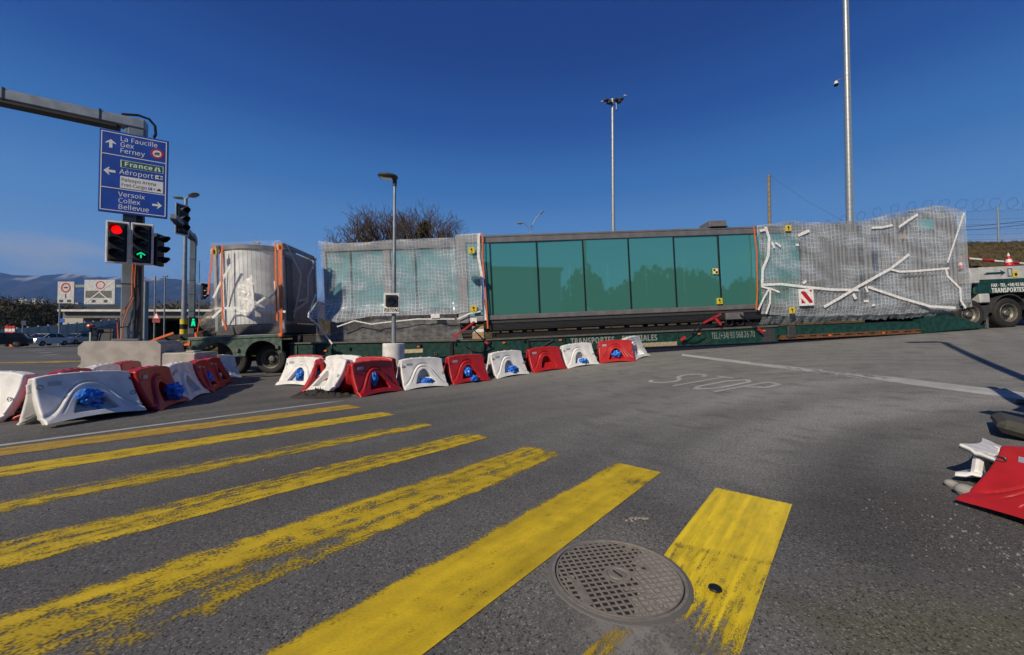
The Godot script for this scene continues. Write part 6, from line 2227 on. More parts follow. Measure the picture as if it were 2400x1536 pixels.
func branch(trunk: SurfaceTool, twigs: SurfaceTool, p: Vector3, d: Vector3, l: float, r: float, depth: int) -> void:
	var q := p
	var dir := d
	var pts := [p]
	for i in 3:
		dir = (dir + Vector3(rng.randf_range(-0.16, 0.16), rng.randf_range(-0.04, 0.14), rng.randf_range(-0.16, 0.16))).normalized()
		q += dir * l / 3.0
		pts.append(q)
	tube(trunk if depth > 3 else twigs, pts, maxf(r, 0.017), maxf(r * 0.62, 0.013), 7 if depth > 3 else (4 if depth > 1 else 3), false)
	if depth == 0:
		return
	var n := 3 if depth > 2 else 2
	for k in n:
		var ax := Vector3(rng.randf_range(-1, 1), rng.randf_range(-0.3, 0.6), rng.randf_range(-1, 1)).normalized()
		var nd := (dir * 0.75 + ax * rng.randf_range(0.45, 0.85)).normalized()
		var from: Vector3 = pts[3] if k < 2 else pts[2].lerp(pts[3], rng.randf())
		branch(trunk, twigs, from, nd, l * rng.randf_range(0.62, 0.82), r * 0.58, depth - 1)

func make_trees() -> void:
	# three bare trees behind the netted tunnel
	var list := [[898.0, 484.0, 41.0, 5, 2.6, "broad bare tree on the left behind the netted tunnel, its twigs fanning out"], [992.0, 482.0, 40.0, 6, 2.4, "bare tree with dark ivy thick on its trunk, right of the street lamp pole"], [1016.0, 514.0, 46.0, 9, 2.2, "thin bare tree fading out at the right of the ivy-covered one"], [938.0, 500.0, 44.0, 14, 2.3, "bare tree directly behind the street lamp pole, between the broad one and the ivy"], [880.0, 502.0, 42.0, 21, 1.9, "small bare tree at the left end of the group behind the net"]]
	for e in list:
		rng.seed = e[3]
		var top := spot(e[0], e[1], e[2])
		var base := Vector3(top.x, 2.4, top.z)
		var h := top.y - base.y
		var t := thing("bare_tree", e[5], "tree", Transform3D(Basis.IDENTITY, base), "bare winter trees behind the transport")
		var tr := S()
		var tw := S()
		var fork := h * 0.40
		tube(tr, [Vector3.ZERO, Vector3(0.1, fork * 0.5, 0), Vector3(-0.05, fork, 0.1)], 0.34, 0.24, 9, false)
		for k in 6:
			var a := TAU * k / 6.0 + rng.randf() * 0.7
			var sp := 0.75 if k < 4 else 0.3
			branch(tr, tw, Vector3(-0.05, fork * rng.randf_range(0.85, 1.0), 0.1), Vector3(cos(a) * sp, 0.8, sin(a) * sp).normalized(), h * 0.208, 0.16, 5)
		part("trunk", tr, M.bark, t)
		part("crown", tw, M.twig, t, "stuff")
		if e[3] == 6:
			var leaf := S()
			for i in 3600:
				var y := rng.randf_range(h * 0.1, h * 0.86)
				var rad := 0.95 * (1.0 - pow(absf(y / h - 0.45) / 0.5, 2.0)) + 0.15
				var a := rng.randf() * TAU
				var rr := rad * sqrt(rng.randf())
				var c := Vector3(cos(a) * rr + 0.25 * sin(y * 1.3), y, sin(a) * rr)
				var u := Vector3(rng.randf_range(-1, 1), rng.randf_range(-1, 1), rng.randf_range(-1, 1)).normalized() * 0.12
				var w := u.cross(Vector3(rng.randf_range(-1, 1), rng.randf_range(-1, 1), rng.randf_range(-1, 1))).normalized() * 0.09
				tri(leaf, c - u, c + w, c + u, Vector3.UP)
				tri(leaf, c - u, c + u, c - w, Vector3.UP)
			part("ivy", leaf, M.ivy, t, "stuff")

# ------------------------------------------------------------------ the left background
func make_car(label: String, at: Vector3, yaw: float, m: Material, estate: bool) -> void:
	var t := thing("parked_car", label, "car", turned(at, yaw), "cars waiting on the far road")
	var side := PackedVector2Array([Vector2(-2.15, 0.35), Vector2(-2.2, 0.62), Vector2(-2.1, 0.88), Vector2(-1.35, 0.98), Vector2(-0.9, 1.0), Vector2(1.95, 1.02), Vector2(2.18, 0.9), Vector2(2.2, 0.45), Vector2(2.1, 0.3), Vector2(-2.05, 0.26)])
	var s := S()
	prism(s, side, -0.86, 0.86)
	part("body", s, m, t)
	# the glasshouse narrows towards the roof
	var lo := [Vector2(-1.25, 0.99), Vector2(2.0 if estate else 1.75, 1.01)]
	var hi := [Vector2(-0.35, 1.45), Vector2(1.7 if estate else 1.05, 1.47)]
	s = S()
	var roof := S()
	for sg in [-1.0, 1.0]:
		quad(s, Vector3(lo[0].x, lo[0].y, sg * 0.8), Vector3(lo[1].x, lo[1].y, sg * 0.8), Vector3(hi[1].x, hi[1].y, sg * 0.62), Vector3(hi[0].x, hi[0].y, sg * 0.62), Vector3(0, 0.3, sg))
	part("side_window", s, M.dark_glass, t)
	s = S()
	quad(s, Vector3(lo[0].x, lo[0].y, -0.8), Vector3(lo[0].x, lo[0].y, 0.8), Vector3(hi[0].x, hi[0].y, 0.62), Vector3(hi[0].x, hi[0].y, -0.62), Vector3(-1, 0.6, 0))
	part("windscreen", s, M.dark_glass, t)
	s = S()
	quad(s, Vector3(lo[1].x, lo[1].y, -0.8), Vector3(lo[1].x, lo[1].y, 0.8), Vector3(hi[1].x, hi[1].y, 0.62), Vector3(hi[1].x, hi[1].y, -0.62), Vector3(1, 0.6, 0))
	part("rear_window", s, M.dark_glass, t)
	box(roof, Vector3((hi[0].x + hi[1].x) / 2, 1.475, 0), Vector3(hi[1].x - hi[0].x + 0.1, 0.05, 1.26), 0.02)
	for sg in [-1.0, 1.0]:
		for q in [[lo[0], hi[0]], [Vector2(0.45, 1.0), Vector2(0.45, 1.46)], [lo[1], hi[1]]]:
			beam(roof, Vector3(q[0].x, q[0].y, sg * 0.81), Vector3(q[1].x, q[1].y, sg * 0.635), 0.05, 0.07)
	part("roof", roof, m, t)
	for x in [-1.35, 1.35]:
		for z in [-0.78, 0.78]:
			s = S()
			cyl(s, Vector3(x, 0.32, z - 0.1), Vector3(x, 0.32, z + 0.1), 0.32, 0.32, 18)
			var w := part("wheel", s, M.rubber, t)
			s = S()
			cyl(s, Vector3(x, 0.32, z + 0.1 * signf(z)), Vector3(x, 0.32, z + 0.115 * signf(z)), 0.2, 0.18, 14)
			part("rim", s, M.rim, w)
	for z in [-0.62, 0.62]:
		s = S()
		box(s, Vector3(-2.13, 0.74, z), Vector3(0.2, 0.14, 0.36), 0.03)
		part("headlight", s, M.headlight, t)
	s = S()
	box(s, Vector3(-2.19, 0.5, 0), Vector3(0.06, 0.16, 1.2), 0.02)
	part("grille", s, M.black_paint, t)
	for z in [-0.92, 0.92]:
		s = S()
		box(s, Vector3(-0.72, 1.06, z), Vector3(0.14, 0.1, 0.16), 0.03)
		part("wing_mirror", s, m, t)

func make_left_background() -> void:
	var s: SurfaceTool
	# cars
	make_car("white car, left of the two pale cars waiting on the far road", spot(106, 811, 47.0), 1.75, M.car_white, false)
	make_car("silver estate car behind the white one on the far road", spot(183, 807, 53.0), 1.7, M.car_silver, true)
	make_car("dark car cut by the left edge of the photo on the far road", spot(-4, 814, 41.0), 0.7, M.car_dark, true)
	# the underpass: a wide bridge with a bright edge, open below
	var a := spot(140, 726, 82.0)
	var b := spot(560, 737, 84.0)
	var t := thing("road_bridge", "low wide road bridge with a thin white edge over a black underpass on the left", "bridge", Transform3D(Basis.IDENTITY, Vector3(a.x, 0, a.z)))
	var o := Vector3(a.x, 0, a.z)
	var len := b.x - a.x + 8.0
	s = S(); box(s, Vector3(len / 2, a.y - 0.22, 0.2), Vector3(len, 0.45, 0.6), 0.03)
	part("white_edge_beam", s, M.bright_concrete, t)
	s = S(); box(s, Vector3(len / 2, a.y - 1.15, -11.0), Vector3(len, 1.3, 21.0), 0.05)
	part("deck", s, worn(0.17, 0.16, 0.14, 0.9, 0.0, M.dirt, 0.1), t)
	s = S(); box(s, Vector3(2.2, (a.y - 1.8) / 2, -11.0), Vector3(4.4, a.y - 1.8, 21.0), 0.05)
	part("abutment", s, M.concrete, t)
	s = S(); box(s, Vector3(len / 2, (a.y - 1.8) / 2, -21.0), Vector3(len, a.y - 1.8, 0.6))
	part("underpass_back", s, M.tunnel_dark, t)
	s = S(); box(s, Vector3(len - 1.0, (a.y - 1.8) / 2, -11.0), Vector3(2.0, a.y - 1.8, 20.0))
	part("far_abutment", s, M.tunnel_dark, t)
	s = S(); box(s, Vector3(11.0, a.y - 2.05, -0.3), Vector3(4.2, 0.5, 0.5))
	part("sign_box", s, M.black_paint, t)
	# glazed noise fence: posts and panels climbing to the right
	var f0 := spot(-40, 778, 56.0)
	var f1 := spot(292, 748, 74.0)
	t = thing("noise_barrier", "long grey-green glazed noise barrier with pale posts beside the far road", "fence", Transform3D(Basis.IDENTITY, Vector3(f0.x, 0, f0.z)))
	var n := 15
	for k in n:
		var p := f0.lerp(f1, float(k) / n) - Vector3(f0.x, 0, f0.z)
		var q := f0.lerp(f1, float(k + 1) / n) - Vector3(f0.x, 0, f0.z)
		s = S()
		var d := Vector3(q.x - p.x, 0, q.z - p.z).normalized()
		var nn := Vector3(-d.z, 0, d.x) * 0.06
		for sg in [-1.0, 1.0]:
			quad(s, Vector3(p.x, 0.1, p.z) + nn * sg, Vector3(q.x, 0.1, q.z) + nn * sg, q + nn * sg, p + nn * sg, nn * sg)
		quad(s, p - nn, q - nn, q + nn, p + nn, Vector3.UP)
		part("panel", s, M.noise_panel, t)
		s = S()
		box(s, Vector3(p.x, p.y * 0.5 + 0.1, p.z + 0.1), Vector3(0.2, p.y + 0.2, 0.24))
		part("post", s, M.galvanised, t)
	# low bluish parapet in front of it
	var g0 := spot(143, 788, 52.0)
	var g1 := spot(300, 750, 62.0)
	s = S()
	quad(s, Vector3(g0.x, 0, g0.z), Vector3(g1.x, 0, g1.z), g1, g0, Vector3.BACK)
	quad(s, Vector3(g0.x, 0, g0.z - 0.4), Vector3(g1.x, 0, g1.z - 0.4), g1 + Vector3(0, 0, -0.4), g0 + Vector3(0, 0, -0.4), Vector3.FORWARD)
	quad(s, g0, g1, g1 + Vector3(0, 0, -0.4), g0 + Vector3(0, 0, -0.4), Vector3.UP)
	quad(s, Vector3(g1.x, 0, g1.z), g1, g1 + Vector3(0, 0, -0.4), Vector3(g1.x, 0, g1.z - 0.4), Vector3.RIGHT)
	solo("parapet_wall", "smooth blue-grey parapet wall rising behind the silver car towards the underpass", "wall", s, worn(0.16, 0.19, 0.20, 0.6, 0.0, M.dirt, 0.15))
	# green mound left of the bridge
	var nz := noise_a
	var f := func(u: float, v: float) -> Array:
		var x := lerpf(-125.0, -72.0, u)
		var z := lerpf(-66.0, -100.0, v)
		var y := 7.4 * smoothstep(0.0, 0.45, v) * (1.0 - smoothstep(-106.0, -95.0, x)) + 0.8 * nz.get_noise_2d(x * 0.25, z * 0.25) * smoothstep(0.05, 0.3, v)
		return [Vector3(x, y - 0.1, z), Vector2(u, v)]
	setting("grassy_mound", grid_sheet(70, 30, f, Vector3.UP), M.grass_bank)
	# bare bushes on and behind the mound, by the bridge
	var mm := MultiMesh.new()
	mm.transform_format = MultiMesh.TRANSFORM_3D
	mm.use_colors = true
	rng.seed = 33
	s = S()
	for i in 90:
		var d := Vector3(rng.randfn(0, 0.5), absf(rng.randfn(0.4, 0.45)), rng.randfn(0, 0.5))
		var u := Vector3(rng.randf_range(-1, 1), rng.randf_range(0.2, 1), rng.randf_range(-1, 1)).normalized() * 0.3
		var w := u.cross(Vector3(rng.randf_range(-1, 1), rng.randf_range(-1, 1), rng.randf_range(-1, 1))).normalized() * 0.05
		tri(s, d - w, d + w, d + u, Vector3.UP)
	mm.mesh = done(s)
	var put := []
	for i in 260:
		var x := rng.randf_range(-122.0, -97.0)
		var z := rng.randf_range(-94.0, -74.0)
		put.append(Transform3D(Basis(Vector3.UP, rng.randf() * 6.0).scaled(Vector3(1.6, rng.randf_range(1.0, 2.3), 1.6)), Vector3(x, 7.0 * (1.0 - smoothstep(-106.0, -95.0, x)) * smoothstep(-66.0, -81.0, z) - 0.2, z)))
	for i in 420:
		# trees behind the bridge and the bank's end
		var x := rng.randf_range(-115.0, -20.0)
		put.append(Transform3D(Basis(Vector3.UP, rng.randf() * 6.0).scaled(Vector3(3.6, rng.randf_range(3.5, 7.5), 3.6)), Vector3(x, 2.0, rng.randf_range(-135.0, -115.0))))
	mm.instance_count = put.size()
	var bm := StandardMaterial3D.new()
	bm.vertex_color_use_as_albedo = true
	bm.roughness = 0.95
	for i in put.size():
		mm.set_instance_transform(i, put[i])
		mm.set_instance_color(i, Color(0.085, 0.065, 0.045).lerp(Color(0.05, 0.055, 0.03), rng.randf()) * rng.randf_range(0.6, 1.2))
	var mi := MultiMeshInstance3D.new()
	mi.name = "bare_bushes"
	mi.multimesh = mm
	mi.material_override = bm
	mi.set_meta("kind", "stuff")
	add_child(mi)
	# lane signs on a gantry arm
	var ga := spot(338, 672, 46.0)
	t = thing("sign_gantry", "slim grey gantry whose arm carries two white lane signs over the far road", "gantry", Transform3D(Basis.IDENTITY, Vector3(ga.x, 0, ga.z)))
	s = S(); box(s, Vector3(0, ga.y / 2 + 0.3, 0), Vector3(0.7, ga.y + 0.6, 0.5), 0.03)
	part("column", s, M.mast_grey, t)
	var far_end := spot(150, 672, 45.0)
	s = S(); box(s, Vector3((far_end.x - ga.x) / 2, ga.y, 0.3), Vector3(ga.x - far_end.x, 0.34, 0.3), 0.02)
	part("arm", s, M.galvanised, t)
	for e in [[176, 0], [272, 0]]:
		var c := spot(e[0], 674, 46.0)
		s = S(); box(s, Vector3(c.x - ga.x, ga.y, 0.32), Vector3(0.5, 0.46, 0.42), 0.02)
		part("arm_clamp", s, M.black_paint, t)
	var c1 := spot(155, 686, 44.5)
	var g := thing("lane_sign", "narrow white lane sign with a red ring, left of the two on the gantry", "road sign", Transform3D(Basis.IDENTITY, c1), "white lane signs on the gantry")
	s = S(); box(s, Vector3.ZERO, Vector3(1.92, 2.5, 0.12), 0.02)
	part("panel", s, M.offwhite_panel, g)
	s = S(); disc(s, Vector3(0, 0.55, 0.062), 0.56, 0.40, 0.01)
	part("red_ring", s, M.sign_red, g)
	s = S(); box(s, Vector3(0, 0.55, 0.066), Vector3(0.5, 0.13, 0.01)); box(s, Vector3(0, 0.62, 0.066), Vector3(0.3, 0.08, 0.012)); box(s, Vector3(0, -0.4, 0.066), Vector3(0.13, 0.5, 0.01))
	for x in [-0.5, 0.4]:
		box(s, Vector3(x, -0.98, 0.066), Vector3(0.46, 0.3, 0.01))
	part("black_symbol", s, M.dark_grey, g)
	var c2 := spot(234, 685, 44.5)
	g = thing("lane_sign", "wide white lane sign crossed out by two diagonal bars on the gantry", "road sign", Transform3D(Basis.IDENTITY, c2), "white lane signs on the gantry")
	s = S(); box(s, Vector3.ZERO, Vector3(3.55, 2.82, 0.12), 0.02)
	part("panel", s, M.offwhite_panel, g)
	for k in 8:
		s = S()
		box(s, Vector3.ZERO, Vector3(0.30, 0.13, 0.01), 0.0, Transform3D(Basis(Vector3.BACK, TAU * k / 8.0 + PI / 2), Vector3(0.1 + 0.46 * cos(TAU * k / 8.0), 0.80 + 0.40 * sin(TAU * k / 8.0), 0.066)))
		part("ring_segment", s, M.sign_red, g)
	s = S(); box(s, Vector3(-0.1, -0.26, 0.065), Vector3(3.0, 0.82, 0.01))
	part("dark_display", s, worn(0.12, 0.12, 0.105, 0.5, 0.0, M.dirt, 0.5), g)
	s = S(); box(s, Vector3(-0.65, -1.05, 0.066), Vector3(0.42, 0.3, 0.01)); box(s, Vector3(0.72, -1.05, 0.066), Vector3(0.42, 0.3, 0.01))
	part("black_symbol", s, M.dark_grey, g)
	for sg in [1.0, -1.0]:
		s = S(); box(s, Vector3.ZERO, Vector3(4.3 if sg > 0.0 else 2.1, 0.09, 0.012), 0.0, Transform3D(Basis(Vector3.BACK, 0.66 * sg), Vector3(0.0 if sg > 0.0 else 0.75, 0.02 if sg > 0.0 else -0.62, 0.078 + 0.004 * sg)))
		part("crossing_bar", s, M.white_paint, g)
	# small poles and signs
	for e in [[138, 690, 796, 50.0, 0.09, "thin pole with a small blue plate, under the narrow lane sign"], [52, 752, 800, 48.0, 0.06, "short post with a dark square plate beside the far road"], [361, 648, 790, 30.0, 0.05, "thin pole with two red-rimmed signs, right of the thick mast"], [384, 648, 770, 40.0, 0.06, "thin straight lamp pole behind the red-rimmed signs"], [465, 690, 760, 60.0, 0.06, "hair-thin far pole at the end of the bridge"]]:
		var p := spot(e[0], 788, e[3])
		var top := spot(e[0], e[1], e[3]).y
		var foot := 0.0 if e[0] < 400 else 2.0
		t = thing("thin_pole", e[5], "pole", Transform3D(Basis.IDENTITY, Vector3(p.x, foot, p.z)))
		s = S(); cyl(s, Vector3.ZERO, Vector3(0, top - foot, 0), e[4], e[4], 8)
		part("pole", s, M.galvanised, t)
		if e[0] == 138:
			var q := spot(147, 752, e[3]) - Vector3(p.x, 0, p.z)
			s = S(); box(s, q + Vector3(0, 0, 0.08), Vector3(0.62, 0.5, 0.05), 0.02)
			part("blue_plate", s, worn(0.02, 0.13, 0.55, 0.4, 0.0, M.dirt, 0.5), t)
		elif e[0] == 52:
			s = S(); box(s, Vector3(0.2, top - 0.3, 0.06), Vector3(0.62, 0.6, 0.05), 0.02)
			part("dark_plate", s, worn(0.03, 0.045, 0.085, 0.5, 0.0, M.dirt, 0.5), t)
		elif e[0] == 361:
			var q := spot(368, 742, e[3]) - Vector3(p.x, 0, p.z)
			s = S(); prism(s, PackedVector2Array([Vector2(q.x - 0.32, q.y - 0.2), Vector2(q.x + 0.32, q.y - 0.2), Vector2(q.x, q.y + 0.36)]), 0.06, 0.08)
			part("red_triangle", s, M.sign_red, t)
			s = S(); prism(s, PackedVector2Array([Vector2(q.x - 0.21, q.y - 0.14), Vector2(q.x + 0.21, q.y - 0.14), Vector2(q.x, q.y + 0.23)]), 0.081, 0.088)
			part("white_field", s, M.sign_white, t)
			s = S(); box(s, Vector3(q.x, q.y - 0.36, 0.07), Vector3(0.6, 0.26, 0.03), 0.01)
			part("red_plate", s, worn(0.3, 0.05, 0.05, 0.5, 0.0, M.dirt, 0.5), t)
		elif e[0] == 384:
			s = S(); box(s, Vector3(0.0, top, 0.0), Vector3(0.5, 0.12, 0.2), 0.04)
			part("lamp_head", s, M.galvanised, t)
	# red and white guide boards and an orange crate beside the dark car
	for k in 3:
		var p := spot(14 + k * 8, 797, 44.0 + (k % 2))
		t = thing("guide_board", ["first", "middle", "last"][k] + " of three red and white guide boards standing by the dark car", "road sign", Transform3D(Basis.IDENTITY, Vector3(p.x, 0, p.z)), "guide boards by the dark car")
		for j in 6:
			s = S(); box(s, Vector3(0, 0.55 + j * 0.33, 0), Vector3(0.34, 0.33, 0.04))
			part("red_band" if j % 2 else "white_band", s, M.sign_red if j % 2 else M.white_paint, t)
		s = S(); box(s, Vector3(0, 0.2, 0), Vector3(0.3, 0.4, 0.3), 0.02)
		part("foot", s, M.dark_grey, t)
	var oc := spot(33, 796, 43.0)
	s = S(); box(s, Vector3(0, 0.45, 0), Vector3(0.55, 0.9, 0.5), 0.04); box(s, Vector3(-0.22, 0.85, -0.1), Vector3(0.25, 1.5, 0.4), 0.04)
	solo("orange_crate", "plain orange crate standing just right of the dark car", "crate", s, M.orange, Transform3D(Basis.IDENTITY, Vector3(oc.x, 0, oc.z)))
	# a warning trailer with a beacon, seen from behind
	var wt := spot(238, 806, 27.0)
	t = thing("warning_trailer", "dark folded warning board left of the thick mast, orange beacon on its post", "trailer", turned(Vector3(wt.x, 0, wt.z), 0.2))
	s = S(); box(s, Vector3(0.1, 1.05, 0), Vector3(0.95, 1.35, 0.1), 0.02, Transform3D(Basis(Vector3.RIGHT, -0.12), Vector3.ZERO))
	part("board", s, worn(0.03, 0.03, 0.035, 0.5, 0.0, M.dirt, 0.5), t)
	s = S(); frame_bars(s, -0.42, 0.62, 0.36, 1.74, 0.09, 0.09)
	part("board_frame", s, M.black_paint, t)
	s = S(); box(s, Vector3(0.2, 0.28, 0.1), Vector3(1.5, 0.3, 0.9), 0.05)
	part("chassis", s, M.black_steel, t)
	s = S(); box(s, Vector3(-0.58, 0.85, 0.1), Vector3(0.12, 1.2, 0.12), 0.02)
	part("pale_post", s, worn(0.5, 0.47, 0.3, 0.6, 0.0, M.dirt, 0.8), t)
	s = S(); cyl(s, Vector3(-0.58, 1.45, 0.1), Vector3(-0.58, 1.8, 0.1), 0.05, 0.07, 10)
	part("beacon_neck", s, M.black_paint, t)
	s = S(); lathe(s, [Vector2(0.0, 1.78), Vector2(0.2, 1.8), Vector2(0.24, 1.88), Vector2(0.2, 1.98), Vector2(0.0, 2.03)], 20, Transform3D(Basis.IDENTITY, Vector3(-0.58, 0, 0.1)))
	part("orange_beacon", s, worn(0.5, 0.09, 0.02, 0.3, 0.0, M.dirt, 2.0), t)

func make_far_land() -> void:
	# wooded plain, pale blocks of flats, and the long mountain ridge with snow patches
	var ridge := [Vector2(-500, 628), Vector2(-200, 634), Vector2(0, 639), Vector2(30, 645), Vector2(90, 647), Vector2(140, 643), Vector2(175, 641), Vector2(215, 648), Vector2(245, 650), Vector2(290, 648), Vector2(335, 649), Vector2(385, 652), Vector2(430, 656), Vector2(470, 661), Vector2(510, 666), Vector2(620, 684), Vector2(760, 708), Vector2(1000, 730), Vector2(1500, 745)]
	var D := 11500.0
	var nz := fnl(FastNoiseLite.TYPE_SIMPLEX, 0.0006, 61, 6)
	var s := S()
	smooth(s, true)
	var nu := 420
	var nv := 26
	var rows := []
	for j in nv + 1:
		var v := float(j) / nv
		var row := []
		for i in nu + 1:
			var px := lerpf(-500.0, 1500.0, float(i) / nu)
			var top := spot(px, polyline_y(ridge, px), D)
			var d := lerpf(D - 5200.0, D, v)
			var x := top.x * lerpf(0.75, 1.0, v)
			var rough := nz.get_noise_2d(x, d)
			var gully := absf(nz.get_noise_2d(x * 1.7 + 5000.0, d * 0.4))
			var y := top.y * pow(v, 1.15) * (1.0 - 0.35 * gully * (1.0 - v)) + 170.0 * rough * v * (1.0 - v) * 2.0 + 14.0 * nz.get_noise_2d(x * 6.0, d)
			var snow := 0.7 * smoothstep(0.80, 0.97, v) * smoothstep(0.16, 0.45, nz.get_noise_2d(x * 1.3, d * 1.6 + 900.0) + 0.05)
			var c := Color(0.028, 0.034, 0.034).lerp(Color(0.05, 0.048, 0.042), smoothstep(-0.2, 0.4, rough)).lerp(Color(0.62, 0.63, 0.66), snow * 0.8)
			row.append([Vector3(x, y, -d), c])
		rows.append(row)
	for j in nv:
		for i in nu:
			var a = rows[j][i]; var b = rows[j][i + 1]; var c = rows[j + 1][i + 1]; var d = rows[j + 1][i]
			for q in [a, b, c, a, c, d]:
				s.set_color(q[1])
				s.set_uv(Vector2.ZERO)
				s.add_vertex(q[0])
	setting("mountains", s, M.mountain)
	# the plain rises gently to the foot of the ridge
	s = S()
	smooth(s, true)
	rows = []
	for j in 31:
		var v := j / 30.0
		var row := []
		for i in 161:
			var d := lerpf(330.0, 6600.0, v * v)
			var x := lerpf(-1.9, 0.5, i / 160.0) * d
			var y := (d * 0.086) * smoothstep(0.0, 0.12, v) * (0.86 + 0.14 * nz.get_noise_2d(x * 0.8, d * 0.8)) * smoothstep(0.35, -0.5, x / d) + 14.0 * absf(nz.get_noise_2d(x * 9.0, d * 5.0)) - 2.0
			var g := nz.get_noise_2d(x * 4.0, d * 4.0)
			row.append([Vector3(x, y, -d), Color(0.035, 0.034, 0.026).lerp(Color(0.065, 0.06, 0.035), smoothstep(-0.2, 0.4, g))])
		rows.append(row)
	for j in 30:
		for i in 160:
			var a = rows[j][i]; var b = rows[j][i + 1]; var c = rows[j + 1][i + 1]; var d = rows[j + 1][i]
			for q in [a, b, c, a, c, d]:
				s.set_color(q[1])
				s.set_uv(Vector2.ZERO)
				s.add_vertex(q[0])
	setting("far_plain", s, M.land)
	# blocks of flats
	var blocks := [[57, 701, 10, 16, "tallest pale block of flats at the foot of the mountains, left of the lane signs"], [68, 703, 5, 12, "narrow pale block of flats close beside the tallest one"], [87, 701, 8, 5, "low pale block of flats right of the tall pair"], [108, 703, 5, 5, "small pale house farthest right of the pale group before the lane sign"], [46, 707, 6, 4, "small pale house just left of the tall block of flats"], [29, 709, 3, 3, "tiny pale house alone near the left edge"], [183, 711, 14, 8, "long pale building between the two lane signs"], [131, 711, 4, 9, "pale building half hidden behind the narrow lane sign"], [243, 723, 8, 3, "low pale roof above the bridge, right of the middle"], [278, 719, 4, 3, "tiny pale house above the bridge beside the thick mast"]]
	for e in blocks:
		var d := 760.0
		var a := spot(e[0] - e[2] * 0.5, e[1] + e[3], d)
		var b := spot(e[0] + e[2] * 0.5, e[1], d)
		var w := b.x - a.x
		var h := b.y - a.y + 14.0
		var t := thing("apartment_block", e[4], "building", Transform3D(Basis.IDENTITY, Vector3((a.x + b.x) / 2, a.y - 14.0, -d)), "pale buildings below the mountains")
		s = S(); box(s, Vector3(0, h / 2, 0), Vector3(w, h, 12.0))
		part("wall", s, M.building_white, t)
		s = S(); box(s, Vector3(0, h + 0.25, 0), Vector3(w + 0.6, 0.5, 12.6))
		part("roof", s, M.wall_grey, t)
		var rowsn := maxi(1, int((h - 14.0) / 3.2))
		for k in rowsn:
			s = S(); box(s, Vector3(0, h - 2.0 - k * 3.2, 6.02), Vector3(w * 0.8, 1.1, 0.1))
			part("window_band", s, M.dark_glass, t)
	# conifers and bare trees of the wooded plain
	rng.seed = 44
	s = S()
	for i in 60:
		var y := rng.randf()
		var a := rng.randf() * TAU
		var r := (0.42 * sin(PI * pow(y, 0.7)) + 0.05) * rng.randf_range(0.5, 1.0)
		var c := Vector3(cos(a) * r, y, sin(a) * r)
		var u := Vector3(rng.randf_range(-1, 1), rng.randf_range(-0.4, 1), rng.randf_range(-1, 1)).normalized() * 0.14
		var w := u.cross(Vector3(rng.randf_range(-1, 1), rng.randf_range(-1, 1), rng.randf_range(-1, 1))).normalized() * 0.08
		tri(s, c - w, c + w, c + u, Vector3.UP)
	var mm := MultiMesh.new()
	mm.transform_format = MultiMesh.TRANSFORM_3D
	mm.use_colors = true
	mm.mesh = done(s)
	mm.instance_count = 2600
	for i in mm.instance_count:
		var d := lerpf(220.0, 1100.0, pow(rng.randf(), 1.4))
		var x := rng.randf_range(-1.75, -0.35) * d
		var h := rng.randf_range(6.0, 11.0) if d < 780.0 else rng.randf_range(8.0, 14.0)
		var base := maxf(0.0, d * 0.086 * smoothstep(330.0, 1400.0, d) * 0.9) * smoothstep(0.35, -0.5, x / d) - 1.0
		mm.set_instance_transform(i, Transform3D(Basis(Vector3.UP, rng.randf() * 6.0).scaled(Vector3(h * 0.8, h, h * 0.8)), Vector3(x, base, -d)))
		mm.set_instance_color(i, Color(0.075, 0.06, 0.042).lerp(Color(0.03, 0.036, 0.02), rng.randf()) * rng.randf_range(0.7, 1.2))
	var mi := MultiMeshInstance3D.new()
	mi.name = "woodland"
	mi.multimesh = mm
	var wm := StandardMaterial3D.new()
	wm.vertex_color_use_as_albedo = true
	wm.roughness = 0.95
	mi.material_override = wm
	mi.set_meta("kind", "stuff")
	add_child(mi)

